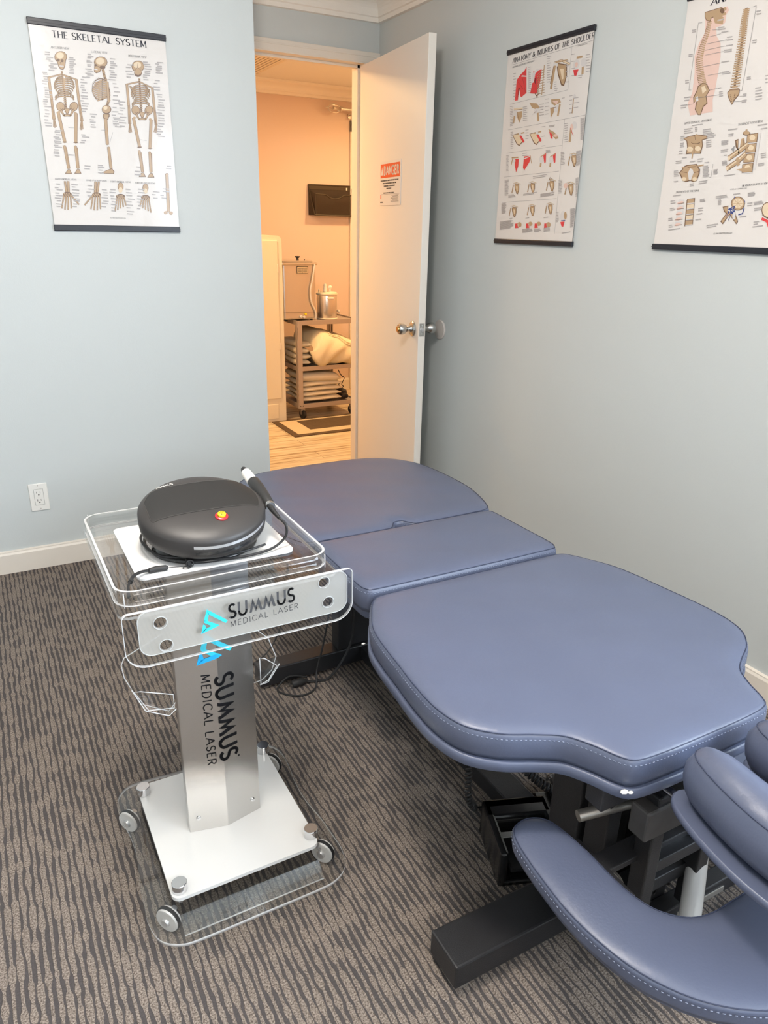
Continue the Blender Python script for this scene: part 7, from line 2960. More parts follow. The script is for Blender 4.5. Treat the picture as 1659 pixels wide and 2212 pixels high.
# power cord by the rear foot bar
t = thing('power_cord', 'black power cord with two-pin plug lying by the rear foot bar of the table', 'power cord', (.74, 1.84, 0))
b = bm_()
add_tube(b, catmull([(.915, 1.84, .28), (.917, 1.84, .22), (.908, 1.84, .12), (.870, 1.835, .05), (.820, 1.83, .006), (.785, 1.835, .005), (.752, 1.842, .007)], 10, False), .0042, 8)
add_tube(b, catmull([(.835, 1.845, .27), (.826, 1.845, .20), (.805, 1.842, .11), (.785, 1.838, .045), (.762, 1.80, .006), (.715, 1.785, .004), (.672, 1.81, .004), (.655, 1.848, .006), (.700, 1.862, .030), (.760, 1.860, .012)], 10, False), .0030, 8)
add_tube(b, catmull([(.79, 2.10, .14), (.735, 2.06, .06), (.680, 2.03, .02), (.60, 2.00, .004)], 8, False), .0028, 8)
obj('cable', b, 'rubber', t, smooth=True)
b = bm_(); add_tube(b, [(.752, 1.842, .012), (.742, 1.842, .013), (.735, 1.842, .013), (.705, 1.842, .013), (.701, 1.842, .013)], [.006, .008, .013, .012, .009], 12); pg = obj('plug', b, 'rubber', t, smooth=True)
b = bm_()
for dy in (-.006, .006): add_box(b, (.682, 1.842+dy-.0008, .010), (.702, 1.842+dy+.0008, .016), .0003)
split_loose(obj('plug_prong', b, 'nickel', pg))

# ------------------------------------------------------------------ acrylic laser cart
CX = .331
cart = thing('laser_cart', 'clear acrylic and brushed steel rolling cart with SUMMUS MEDICAL LASER lettering', 'cart', (CX, 1.33, 0))
def sheet_prism(name, poly, z0, z1, parent, plane='xy', mat_='acrylic', holes=(), label=None):
    bmx = bm_(); add_prism(bmx, poly, z0, z1, plane, 0, 1, False, holes)
    return obj(name, bmx, [mat_, 'acredge'], parent, label=label)
# base sheet: rounded lobes at the corners, waisted sides
bh = [(.0, 1.066), (.12, 1.066), (.165, 1.072), (.198, 1.098), (.211, 1.145), (.210, 1.19), (.207, 1.25), (.198, 1.32), (.199, 1.39), (.207, 1.45), (.207, 1.51), (.188, 1.548), (.15, 1.562), (.06, 1.556), (0, 1.556)]
bs = [(CX+x, y) for x, y in bh]+[(CX-x, y) for x, y in bh[-2:0:-1]]
bs = ccw(catmull(bs, 5))
b = bm_(); add_prism(b, bs, .050, .058, 'xy', 0, 1, True); base_sheet = obj('base_sheet', b, ['acrylic', 'acredge'], cart, label='clear acrylic base sheet')
# folded front lip of the base
b = bm_()
prf = [(1.136, .058), (1.128, .050), (1.119, .040), (1.112, .030)]
for i in range(3):
    (y0, z0), (y1, z1) = prf[i], prf[i+1]
    vs = [b.verts.new((CX-.150, y0, z0)), b.verts.new((CX+.152, y0, z0)), b.verts.new((CX+.152, y1, z1)), b.verts.new((CX-.150, y1, z1))]
    b.faces.new(vs).smooth = True
    b.faces.new([b.verts.new(v.co+Vector((0, .004, -.004))) for v in vs][::-1]).smooth = True
add_tube(b, [(CX-.150, 1.110, .029), (CX+.152, 1.110, .029)], .0016, 6, mi=1)
obj('folded_lip', b, ['acrylic', 'acredge'], cart, label='clear folded front lip')
wp = ccw(round_rect(.172, 1.150, .492, 1.512, .018))
b = bm_(); add_prism(b, wp, .078, .086, 'xy'); obj('base_plate', b, 'whitegloss', cart, label='white acrylic base plate')
for (x, y) in ((.191, 1.172), (.484, 1.182), (.183, 1.484), (.486, 1.498)):
    b = bm_(); add_lathe(b, [(0, 0), (.0155, 0), (.0155, .019), (.0145, .020), (0, .020)], (x, y, .0865), (0, 0, 1), 28); obj('standoff_cap', b, 'chrome', cart, smooth=True)
    b = bm_(); add_lathe(b, [(.007, 0), (.007, .021)], (x, y, .0575), (0, 0, 1), 14); obj('standoff_post', b, 'chrome', cart, smooth=True)
for (x, y, sgn) in ((.143, 1.474, -1), (.162, 1.165, -1), (.512, 1.180, 1), (.512, 1.510, 1)):
    b = bm_(); ax = Vector((1, .75, 0)).normalized()
    add_lathe(b, [(0, -.009), (.018, -.009), (.0255, -.008), (.0265, -.005), (.0265, .005), (.0255, .008), (.018, .009), (0, .009)], (x, y, .0286), ax, 32)
    cw = obj('caster_wheel', b, 'wheel', cart, smooth=True, label='milky round caster wheel')
    b = bm_(); add_lathe(b, [(.0266, -.004), (.0285, -.003), (.0285, .003), (.0266, .004)], (x, y, .0286), ax, 32); obj('caster_tyre', b, 'rubber', cw, smooth=True)
    b = bm_(); add_lathe(b, [(0, -.014), (.008, -.014), (.010, -.009), (.010, .009), (.008, .014), (0, .014)], (x, y, .0268), ax, 18); add_tube(b, [(x, y, .028), (x+(.014 if sgn < 0 else -.014), y, .052)], .006, 10); obj('caster_hub', b, 'silver', cw, smooth=True)
# brushed column: shallow V front sheet with returned edges
x0, x1, yf, zt = .249, .412, 1.312, .742
sec = [(x0, yf), (CX, yf-.018), (x1, yf), (x1, yf+.022), (x1-.003, yf+.022), (x1-.003, yf+.003), (CX, yf-.0145), (x0+.003, yf+.003), (x0+.003, yf+.022), (x0, yf+.022)]
b = bm_(); add_prism(b, ccw(sec), .0862, zt, 'xy'); col_ = obj('column', b, 'brushed', cart, label='brushed metal column')
b = bm_(); add_prism(b, ccw([(x0+.004, yf+.004), (x1-.004, yf+.004), (x1-.004, yf+.012), (x0+.004, yf+.012)]), .0862, zt, 'xy', 0, 1); obj('column_insert', b, ['acrylic', 'acredge'], cart, label='clear acrylic insert behind the column')
b = bm_()
for x in (x0+.020, x1-.018): add_lathe(b, [(0, 0), (.0052, 0), (.0045, .0025), (.002, .0035), (0, .0035)], (x, yf-.0048 if x < CX else yf-.0045, .122), (0, -1, 0), 16)
split_loose(obj('column_screw', b, 'chrome', col_, smooth=True))
# lettering running down the column; the sheet faces slope, so each line follows its own half
def colpt(x, z, lift=.0006): return Vector((x, yf-.018*(1-abs(x-CX)/(.0815))-lift, z))
def col_face(bmx, pts, lift=.0006):
    """pts [(x,z)] cut along the crease so that each piece lies on its own half"""
    for sgn in (-1, 1):
        out = []
        n_ = len(pts)
        for i in range(n_):
            a_, c_ = pts[i], pts[(i+1) % n_]; ia = (a_[0]-CX)*sgn >= 0; ic = (c_[0]-CX)*sgn >= 0
            if ia: out.append(a_)
            if ia != ic:
                t_ = (CX-a_[0])/(c_[0]-a_[0]); out.append((CX, a_[1]+(c_[1]-a_[1])*t_))
        if len(out) > 2:
            try: bmx.faces.new([bmx.verts.new(colpt(p[0], p[1], lift)) for p in out])
            except ValueError: pass
def col_text(txt, xb, xt, z0, z1, wt, name, matn, strokes=None):
    bmx = bm_(); q, W_ = text_quads(txt, 1.0, wt, 'sans', .20 if strokes is None else .1)
    for p in q:
        vs = [bmx.verts.new(colpt(xb+(xt-xb)*v.y, z0+(z1-z0)*v.x/W_)) for v in p]
        bmx.faces.new(vs)
    return obj(name, bmx, matn, col_)
col_text('MEDICAL LASER', .2975, .3150, .489, .261, .11, 'lettering', 'ink')
def seg_quads(strokes, wt, pointed=False):
    out = []
    for st in strokes:
        for a, c in zip(st, st[1:]):
            A = Vector(a); B = Vector(c); d = (B-A).normalized(); nn_ = Vector((-d.y, d.x))*wt*.5; e = d*wt*(.22 if len(st) > 4 else 0)
            out.append([A-e-nn_, B+e-nn_, B+e+nn_, A-e+nn_])
    return out
def summus():
    """the word in unit height, returns list of quads and width; the two M are sharp zigzags"""
    q = []; x = 0; wt = .17
    for ch in 'SU':
        gw, st, _ = G[ch]; q += [[Vector((v.x+x, v.y)) for v in p] for p in seg_quads(st, wt)]; x += gw+.13
    def zig(x):
        P = [(x, 0), (x+.24, 1), (x+.50, .02), (x+.74, 1), (x+.98, 0)]; o = []
        for (a, c) in zip(P, P[1:]):
            o.append([Vector((a[0]-(.11 if a[1] < .5 else 0), a[1])), Vector((a[0]+(.11 if a[1] < .5 else .0), a[1])), Vector((c[0]+(.0 if c[1] > .5 else .11), c[1])), Vector((c[0]-(.0 if c[1] > .5 else .11), c[1]))] if False else None)
        o = []
        t_ = .19
        # thick legs with pointed tips
        o.append([Vector((x, 0)), Vector((x+t_, 0)), Vector((x+.34, .62)), Vector((x+.27, 1.03))])
        o.append([Vector((x+.27, 1.03)), Vector((x+.27, .62)), Vector((x+.50, -.02)), Vector((x+.56, .26))])
        o.append([Vector((x+.50, -.02)), Vector((x+.66, .50)), Vector((x+.73, 1.03)), Vector((x+.50, .36))])
        o.append([Vector((x+.73, 1.03)), Vector((x+.66, .50)), Vector((x+.84, 0)), Vector((x+1.03, 0))])
        return o
    q += zig(x); x += 1.02; q += zig(x); x += 1.12
    for ch in 'US':
        gw, st, _ = G[ch]; q += [[Vector((v.x+x, v.y)) for v in p] for p in seg_quads(st, wt)]; x += gw+.13
    return q, x-.13
SQ, SW = summus()
b = bm_()
for p in SQ: col_face(b, [(.3255+(.3635-.3255)*v.y, .4815+(.266-.4815)*v.x/SW) for v in p])
add_lathe(b, [(0, 0), (.0022, 0), (0, .0003)], colpt(.3665, .262), (0, -1, 0), 12)
obj('lettering', b, 'ink', col_, label='thick black letters SUMMUS')
# the triangular mark: one folded ribbon, unit frame x right, y up
def ribbon(pts, wt):
    out = []
    for (x_0, y_0), (x_1, y_1) in zip(pts, pts[1:]):
        A = Vector((x_0, y_0)); B = Vector((x_1, y_1)); d = (B-A).normalized(); nn_ = Vector((-d.y, d.x))*wt*.5; e = d*wt*.40
        out.append([A-e-nn_, B+e-nn_, B+e+nn_, A-e+nn_])
    return out
MARK_A = [[Vector(p) for p in q] for q in ([(.92, .24), (1.0, .34), (.27, 1.0), (.31, .78)], [(.27, 1.0), (.33, .78), (.27, .50), (.13, .53)], [(.13, .55), (.27, .50), (.66, .24), (.50, .16), (.14, .46)])]
MARK_B = [[Vector(p) for p in q] for q in ([(0.0, 0.0), (.69, .20), (.52, .30), (.14, .17)], [(0.0, 0.0), (.20, .17), (.17, .34), (.10, .40)])]
b = bm_()
for p in MARK_A: col_face(b, [(.291+.076*q[0], .513+.072*q[1]) for q in p])
obj('logo_mark', b, 'cyanink', col_, label='light blue upper part of the folded triangle mark')
b = bm_()
for p in MARK_B: col_face(b, [(.291+.076*q[0], .513+.072*q[1]) for q in p], .0009)
obj('logo_mark', b, 'blueink', col_, label='deeper blue lower part of the folded triangle mark')
# top: clear tray floor, raised rim, folded front apron
b = bm_(); add_prism(b, ccw(round_rect(.134, 1.128, .530, 1.562, .02)), .7425, .7475, 'xy', 0, 1); tray = obj('tray_floor', b, ['acrylic', 'acredge'], cart, label='clear acrylic tray floor')
outer = ccw(round_rect(.137, 1.160, .527, 1.560, .035)); inner = ccw(round_rect(.1415, 1.1645, .5225, 1.5555, .031))
b = bm_(); add_prism(b, outer, .7478, .776, 'xy', 1, 0, True, holes=[inner]); rim = obj('tray_rim', b, ['acrylic', 'acredge'], cart, label='clear raised tray rim')
b = bm_()
for z in (.7490,):
    add_tube(b, [(x, y, z) for x, y in outer], .0008, 6, closed=True)
for s in ((.137+.012, 1.160), (.527-.012, 1.160), (.137+.012, 1.56), (.527-.012, 1.56)): add_tube(b, [(s[0], s[1], .749), (s[0], s[1], .776)], .0010, 6)
obj('rim_edge', b, 'acredge', rim)
def rr_multi(x0, z0, x1, z1, rb, rt_): # rounded rectangle with large bottom corners
    out = []
    for cx, cz, a0, r in ((x1-rt_, z1-rt_, 0, rt_), (x0+rt_, z1-rt_, PI/2, rt_), (x0+rb, z0+rb, PI, rb), (x1-rb, z0+rb, 1.5*PI, rb)):
        for k in range(9): a = a0+PI/2*k/8; out.append((cx+r*math.cos(a), cz+r*math.sin(a)))
    return out
def circ(x, z, r, n=24): return [(x+r*math.cos(2*PI*k/n), z+r*math.sin(2*PI*k/n)) for k in range(n)]
holes = [circ(.193, .741, .0105), circ(.199, .697, .0105), circ(.486, .750, .0105), circ(.494, .708, .0105)]
ap = rr_multi(.133, .668, .541, .770, .035, .010)
b = bm_(); add_prism(b, ap, 1.094, 1.100, 'xz', 0, 1, False); apron = obj('front_apron', b, ['acrylic', 'acredge'], cart, label='clear front apron')
ip = rr_multi(.157, .684, .532, .766, .022, .018)
b = bm_(); add_prism(b, ip, 1.1005, 1.1045, 'xz', 0, 1, False, holes=holes); obj('apron_panel', b, ['frost', 'acredge'], apron, label='lighter inner panel with four round holes')
b = bm_()
for h_ in holes:
    c = (sum(p[0] for p in h_)/len(h_), sum(p[1] for p in h_)/len(h_)); add_tube(b, [(c[0]+.0112*math.cos(2*PI*k/24), 1.0995, c[1]+.0112*math.sin(2*PI*k/24)) for k in range(24)], .0008, 6, closed=True)
for lp_, y_ in ((ap, 1.094), (ip, 1.0995)): add_tube(b, [(p[0], y_, p[1]) for p in lp_], .0008, 6, closed=True)
obj('polished_edge', b, 'acredge', apron)
b = bm_()
AY = 1.0932
org = Vector((.302, AY, .7290)); ux = Vector((1, 0, .085)).normalized()*1.0; ux = Vector((1, 0, .0)); 
for p in SQ: b.faces.new([b.verts.new(Vector((.3055+.121*v.x/SW, AY, .7240+.0255*v.y+.0065*v.x/SW))) for v in p])
q_, W_ = text_quads('MEDICAL LASER', 1.0, .10, 'sans', .24)
for p in q_: b.faces.new([b.verts.new(Vector((.3075+.125*v.x/W_, AY, .7070+.0105*v.y+.0065*v.x/W_))) for v in p])
obj('lettering', b, 'greyink', apron, label='grey letters SUMMUS MEDICAL LASER')
b = bm_()
for p in MARK_A: b.faces.new([b.verts.new((.2565+.047*q[0], AY, .7065+.044*q[1])) for q in p])
for p in MARK_B: b.faces.new([b.verts.new((.2565+.047*q[0], AY-.0001, .7065+.044*q[1])) for q in p])
obj('logo_mark', b, 'cyanink', apron, label='cyan triangle mark')
# white plate lying in the tray
b = bm_(); add_prism(b, ccw(round_rect(.189, 1.252, .492, 1.518, .016)), .7480, .7520, 'xy')
obj('tray_plate', b, 'whitegloss', cart, label='white acrylic plate in the tray')
# side pockets of folded acrylic
def pocket(X, dx, bp, fl, fv):
    bmx = bm_(); ya, yb = 1.318, 1.286
    def Q(p, y): return (X+dx*p[0], y, p[1])
    for yy in (ya, ya+.004):
        f = bmx.faces.new([bmx.verts.new(Q(p, yy)) for p in (bp if yy == ya else bp[::-1])])
    add_tube(bmx, [Q(p, ya+.001) for p in bp], .0011, 6, mi=1)
    for (p, q) in zip(fl, fl[1:]): bmx.faces.new([bmx.verts.new(v) for v in (Q(p, yb), Q(q, yb), Q(q, ya), Q(p, ya))])
    add_tube(bmx, [Q(p, yb) for p in fl], .0011, 6, mi=1)
    bmx.faces.new([bmx.verts.new(Q(p, yb-.001)) for p in fv])
    add_tube(bmx, [Q(p, yb-.001) for p in fv], .0010, 6, closed=True, mi=1)
    obj('side_pocket', bmx, ['acrylic', 'acredge'], cart, label='clear folded side pocket')
pocket(x0-.003, -.096, [(0, .428), (.16, .412), (.70, .446), (.97, .515), (1.0, .545), (.93, .560), (0, .600)], [(.06, .436), (.22, .424), (.68, .450), (.90, .505)], [(.10, .440), (.62, .450), (.86, .500), (.74, .498), (.10, .472)])
pocket(x1+.003, .052, [(0, .424), (.35, .426), (.80, .445), (1.0, .476), (.70, .525), (0, .566)], [(.05, .438), (.40, .440), (.92, .478)], [(.08, .440), (.40, .445), (.80, .476), (.30, .500), (.08, .505)])

# ------------------------------------------------------------------ laser console on the cart
DCX, DCY = .340, 1.353; RX, RY = .121, .108; TI = .26
dev = thing('laser_console', 'round dark charcoal laser console with red and yellow stop button on the cart tray', 'medical device', (DCX, DCY, .752))
def dz(r): # top surface height above the tilted mid plane at relative radius r
    return .0205*max(0.0, 1-r**4.0)**.55
ZM = .828
def dpos(a, r, z): # angle, relative radius, height above mid plane
    x = DCX+RX*r*math.cos(a)*(1+.02*math.cos(2*a)); y = DCY+RY*r*math.sin(a)
    return Vector((x, y, ZM+(y-DCY)*TI+z))
b = bm_(); NA = 72
prof = [(r, dz(r)) for r in (.0, .15, .3, .45, .58, .7, .8, .88, .94, .975, .993)]+[(1.0, -.001), (1.0, -.006), (.998, -.016), (.985, -.027), (.95, -.034), (.80, -.038), (0.0, -.039)]
rings = []
for r, z in prof:
    if r == 0: rings.append([b.verts.new(dpos(0, 0, z))])
    else: rings.append([b.verts.new(dpos(2*PI*k/NA, r, z)) for k in range(NA)])
for A_, B_ in zip(rings, rings[1:]):
    for k in range(NA):
        k2 = (k+1) % NA
        if len(A_) == 1: vs = (A_[0], B_[k], B_[k2])
        elif len(B_) == 1: vs = (A_[k], A_[k2], B_[0])
        else: vs = (A_[k], A_[k2], B_[k2], B_[k])
        f = b.faces.new(vs); f.smooth = True
shell = obj('shell', b, 'devbody', dev)
# black pedestal under the shell
b = bm_(); rings = []
for r, z, follow in ((.80, .0, 0), (.84, .002, 0), (.84, .006, 0), (.70, .012, 0), (.66, .02, .0), (.70, -.035, 1)):
    rg = []
    for k in range(NA):
        a = 2*PI*k/NA; p = dpos(a, r, z)
        if not follow: p = Vector((p.x, p.y, .752+z))
        rg.append(b.verts.new(p))
    rings.append(rg)
for A_, B_ in zip(rings, rings[1:]):
    for k in range(NA): f = b.faces.new((A_[k], A_[(k+1) % NA], B_[(k+1) % NA], B_[k])); f.smooth = True
b.faces.new(rings[0][::-1]); obj('pedestal', b, 'blackgloss', dev)
# screen band: follows the domed top between two straight chords
b = bm_(); nx, ny = 40, 14; ya, yb = -.32, .585; g = []
for j in range(ny+1):
    v = ya+(yb-ya)*j/ny; row = []
    xm = math.sqrt(max(0, .90**2-v*v))
    xl = -min(xm, .86); xr = min(xm, .90)
    for i in range(nx+1):
        u = xl+(xr-xl)*i/nx; r = math.hypot(u, v); a = math.atan2(v, u)
        row.append(b.verts.new(dpos(a, r, dz(r)+.0007)))
    g.append(row)
for j in range(ny):
    for i in range(nx): f = b.faces.new((g[j][i], g[j][i+1], g[j+1][i+1], g[j+1][i])); f.smooth = True
obj('screen', b, 'devscreen', dev, label='darker flat touch screen band')
b = bm_()
edge_pts = [v.co.copy()+BASE[dev.name]*0 for v in []]
def top_at(u, v, lift=.0008):
    r = math.hypot(u, v); return dpos(math.atan2(v, u), r, dz(r)+lift)
loop_ = [(-min(math.sqrt(max(0, .81-v*v)), .86), v) for v in [ya+(yb-ya)*k/12 for k in range(13)]]
loop_ += [(u, yb) for u in [loop_[-1][0]+(min(math.sqrt(max(0, .81-yb*yb)), .9)-loop_[-1][0])*k/12 for k in range(1, 13)]]
loop_ += [(min(math.sqrt(max(0, .81-v*v)), .9), v) for v in [yb+(ya-yb)*k/12 for k in range(1, 13)]]
loop_ += [(u, ya) for u in [loop_[-1][0]+(loop_[0][0]-loop_[-1][0])*k/12 for k in range(1, 12)]]
add_tube(b, [top_at(u, v) for u, v in loop_], .0006, 6, closed=True); obj('screen_gap', b, 'slot', dev)
# name on the shell behind the screen
b = bm_()
for p in SQ:
    b.faces.new([b.verts.new(top_at(-.60+.28*v.x/SW, .640+.070*v.y, .0009)) for v in p])
obj('lettering', b, 'white', shell, label='white word SUMMUS')
# stop button
bc = top_at(.165, -.56, 0); nrm = ((top_at(.165, -.50, 0)-bc).cross(top_at(.105, -.56, 0)-bc)).normalized()
if nrm.z < 0: nrm = -nrm
b = bm_(); add_lathe(b, [(.0125, -.002), (.0125, .002), (.0105, .0035), (.0085, .0038), (.0085, .0015), (0, .0015)], bc, nrm, 32); sb = obj('stop_button', b, 'red', dev, smooth=True, label='red stop button ring')
b = bm_(); add_lathe(b, [(0, .0015), (.0082, .0015), (.0082, .0072), (.0074, .0082), (0, .0084)], bc, nrm, 8); cap = obj('button_cap', b, 'yellow', sb, label='yellow octagonal cap')
b = bm_()
ux = (top_at(.225, -.56, 0)-bc).normalized(); uy = nrm.cross(ux)
text_on(b, 'STOP', bc+nrm*.0088-ux*.0048+uy*.0014, ux, uy, .0028, .2, 'sans', .2, width=.0096)
f = b.faces.new([b.verts.new(bc+nrm*.0088+ux*(.0012*math.cos(a)-.001)+uy*(.0012*math.sin(a)-.003)) for a in [k*PI/4 for k in range(8)]])
obj('button_lettering', b, 'ink', cap)
# silver strip round the front edge, with a dark port behind it
b = bm_()
def strip(a0, a1, z0, z1, r, mi, bmx):
    n_ = 24; A_ = []; B_ = []
    for k in range(n_+1):
        a = math.radians(a0+(a1-a0)*k/n_); A_.append(bmx.verts.new(dpos(a, r, z0))); B_.append(bmx.verts.new(dpos(a, r+.004, z1)))
    for k in range(n_): f = bmx.faces.new((A_[k], A_[k+1], B_[k+1], B_[k])); f.smooth = True; f.material_index = mi
strip(-113, -32, -.0115, -.0055, .999, 0, b); obj('silver_strip', b, 'silver', dev)
b = bm_(); strip(-112, -33, -.024, -.0120, .993, 0, b); obj('front_slot', b, 'blackgloss', dev)

# hand piece standing at the right rim with its cable wound round the console
t = thing('laser_handpiece', 'black and white laser hand piece clipped to the right rim of the console', 'hand piece', (.468, 1.40, .76))
tip = Vector((.472, 1.500, .852)); end = Vector((.470, 1.325, .822)); hd = (end-tip)
b = bm_(); add_tube(b, [tip+hd*t_ for t_ in (0, .03, .12)], [.0045, .0065, .0070], 16); obj('tip', b, 'rubber', t, smooth=True)
b = bm_(); add_tube(b, [tip+hd*t_ for t_ in (.10, .12, .34, .36)], [.007, .0105, .0118, .0105], 20); obj('collar', b, 'white', t, smooth=True, label='white collar')
b = bm_(); add_tube(b, [tip+hd*t_+Vector((.002*math.sin(t_*3), 0, 0)) for t_ in (.34, .37, .55, .75, .93, .96)], [.010, .0128, .0135, .0125, .0112, .009], 20); obj('grip', b, 'blackmatte', t, smooth=True)
b = bm_(); add_tube(b, [tip+hd*.95, tip+hd*.975, tip+hd*1.0], [.0100, .0112, .0100], 20); obj('ring', b, 'chrome', t, smooth=True)
b = bm_()
add_tube(b, [tip+hd*.99, tip+hd*1.12, tip+hd*1.22+Vector((.004, 0, -.004))], [.0065, .005, .0035], 12)
cab = [tuple(tip+hd*1.22+Vector((.004, 0, -.004))), (.487, 1.262, .800), (.4885, 1.262, .785), (.480, 1.256, .768), (.452, 1.2625, .760)]
cab = [tuple(tip+hd*1.22+Vector((.004, 0, -.004))), (.482, 1.275, .800), (.482, 1.272, .780), (.468, 1.272, .764), (.440, 1.262, .758), (.395, 1.256, .757), (.350, 1.262, .757), (.300, 1.276, .757), (.262, 1.300, .757), (.238, 1.345, .757), (.232, 1.40, .757), (.250, 1.455, .757), (.30, 1.49, .757)]
add_tube(b, catmull(cab, 8, False), .0027, 8)
cab2 = [(.250, 1.475, .7565), (.228, 1.42, .7625), (.229, 1.36, .7625), (.246, 1.315, .7625), (.285, 1.287, .7625), (.335, 1.272, .7625), (.39, 1.268, .7625), (.44, 1.28, .763)]
add_tube(b, catmull(cab2, 8, False), .0024, 8)
obj('cable', b, 'rubber', t, smooth=True)
# wrist strap clipped to the cable
t = thing('wrist_strap', 'black looped wrist strap lying over the left front corner of the cart tray', 'strap', (.20, 1.25, .752))
b = bm_(); add_box(b, (.281, 1.264, .7525), (.290, 1.280, .7655), .002); add_tube(b, [(.2855+.007*math.cos(a), 1.262, .760+.007*math.sin(a)) for a in [k*PI/6 for k in range(12)]], .0011, 6, closed=True); obj('clip', b, 'rubber', t)
b = bm_(); add_tube(b, catmull([(.281, 1.262, .757), (.265, 1.265, .757), (.245, 1.270, .757)], 5, False), .0006, 6)
add_tube(b, [(.279+.007*math.cos(a), 1.262+.006*math.sin(a), .7535) for a in [k*PI/6 for k in range(12)]], .0006, 6, closed=True); obj('string', b, 'rubber', t)
b = bm_(); add_tube(b, [(.247, 1.270, .7575), (.243, 1.270, .7575), (.225, 1.272, .7575), (.213, 1.270, .7575), (.211, 1.270, .7575)], [.003, .0052, .0058, .0052, .003], 12); obj('bead', b, 'rubber', t, smooth=True)
b = bm_()
for dx in (0, .0035):
    add_tube(b, catmull([(.214, 1.271+dx, .757), (.197, 1.262+dx, .761), (.180, 1.243+dx, .764), (.166+dx*.3, 1.214+dx, .762), (.160+dx*.6, 1.186+dx, .754)], 8, False), .0022, 8)
obj('loop', b, 'rubber', t, smooth=True)
b = bm_(); add_tube(b, [(.1745, 1.233, .7635), (.1715, 1.226, .7632)], .0045, 10); obj('slider', b, 'blackmatte', t, smooth=True)
# ------------------------------------------------------------------ hallway furniture
t = thing('storage_cabinet', 'tall cream metal cabinet cut off by the edge of the blue wall in the hallway', 'cabinet', (1.62, 5.28, 0))
b = bm_()
KX0, KX1, KY0, KY1, KZ = 1.32, 1.935, 5.03, 5.52, 1.285
add_prism(b, rr_multi(KX0, .001, KX1, KZ, .004, .035), KY0, KY1, 'xz', smooth_side=False)
obj('cabinet_body', b, 'cabinet', t)
b = bm_(); add_box(b, (KX0+.03, KY0-.010, .17), (KX1-.035, KY0+.002, KZ-.03), .004); cd = obj('cabinet_door', b, 'cabinet', t)
b = bm_(); add_box(b, (KX1-.040, KY0-.012, 1.05), (KX1-.033, KY0-.004, 1.10), .001); add_box(b, (KX1-.040, KY0-.012, .52), (KX1-.033, KY0-.004, .57), .001); split_loose(obj('hinge', b, 'trim', cd))
b = bm_(); add_box(b, (KX0+.03, KY0-.006, .02), (KX1-.06, KY0+.002, .13), .003); obj('kick_panel', b, 'cabinet', t)

# utility trolley
cart2 = thing('utility_cart', 'grey steel three shelf utility cart on black casters in the hallway', 'cart', (2.26, 5.24, 0))
UX0, UX1, UY0, UY1 = 2.025, 2.500, 5.0, 5.47
for i, z in enumerate((.700, .372, .098)):
    b = bm_(); add_box(b, (UX0, UY0, z), (UX1, UY1, z+.010), .001)
    add_box(b, (UX0, UY0-.002, z-.012), (UX1, UY0+.004, z+.020), .001); add_box(b, (UX0, UY1-.004, z-.012), (UX1, UY1+.002, z+.020), .001)
    add_box(b, (UX0-.002, UY0, z-.012), (UX0+.004, UY1, z+.020), .001); add_box(b, (UX1-.004, UY0, z-.012), (UX1+.002, UY1, z+.020), .001)
    sh = obj('shelf', b, 'cartsteel', cart2)
    if i == 2:
        b = bm_()
        for x in (UX0+.012, UX0+.032, UX1-.03): add_lathe(b, [(0, 0), (.004, 0), (0, .003)], (x, UY0-.0045, z+.006), (0, -1, 0), 10)
        split_loose(obj('bolt', b, 'worn', sh))
for (x, y, sx, sy) in ((UX0, UY0, 1, 1), (UX1, UY0, -1, 1), (UX0, UY1, 1, -1), (UX1, UY1, -1, -1)):
    b = bm_(); add_box(b, tuple(min(a, c) for a, c in zip((x, y-.004*sy, .085), (x+.034*sx, y-.001*sy, .72))), tuple(max(a, c) for a, c in zip((x, y-.004*sy, .085), (x+.034*sx, y-.001*sy, .72))), .0005)
    add_box(b, (min(x-.004*sx, x-.001*sx), min(y, y+.034*sy), .085), (max(x-.004*sx, x-.001*sx), max(y, y+.034*sy), .72), .0005)
    obj('leg', b, 'cartsteel', cart2)
    cx, cy = x+.035*sx, y+.03*sy
    b = bm_(); add_lathe(b, [(0, -.012), (.020, -.012), (.032, -.009), (.034, 0), (.032, .009), (.020, .012), (0, .012)], (cx+.006, cy, .0342), (1, .3, 0), 24); cw = obj('caster', b, 'rubber', cart2, smooth=True)
    b = bm_(); add_box(b, (cx-.010, cy-.010, .060), (cx+.022, cy+.012, .088), .003); add_box(b, (cx-.010, cy-.006, .034), (cx-.007, cy+.008, .066)); add_box(b, (cx+.019, cy-.006, .034), (cx+.022, cy+.008, .066)); obj('caster_fork', b, 'zinc', cw)

# stainless moist-heat tank on the top shelf
t = thing('heating_tank', 'tall stainless steel heating tank with lid on the top shelf of the hallway cart', 'heating unit', (2.075, 5.2, .711))
b = bm_(); TX0, TX1, TY0, TY1 = 1.945, 2.200, 5.055, 5.36
add_box(b, (TX0+.003, TY0+.003, .7215), (TX1-.003, TY1-.003, 1.10), .012, 3); tb = obj('tank_body', b, 'steel', t)
b = bm_(); add_box(b, (TX0-.004, TY0-.006, 1.092), (TX1+.008, TY1+.004, 1.112), .006, 2); add_box(b, (TX0+.01, TY0+.01, 1.112), (TX1-.02, TY1-.01, 1.124), .004, 2); ld = obj('tank_lid', b, 'steel', t)
b = bm_(); add_lathe(b, [(0, 0), (.010, 0), (.008, .012), (.018, .020), (.018, .026), (0, .027)], (2.085, 5.12, 1.124), (0, 0, 1), 20); add_lathe(b, [(0, 0), (.004, 0), (.003, .012), (0, .013)], (2.13, 5.10, 1.118), (0, 0, 1), 10); split_loose(obj('lid_knob', b, 'blackmatte', ld, smooth=True))
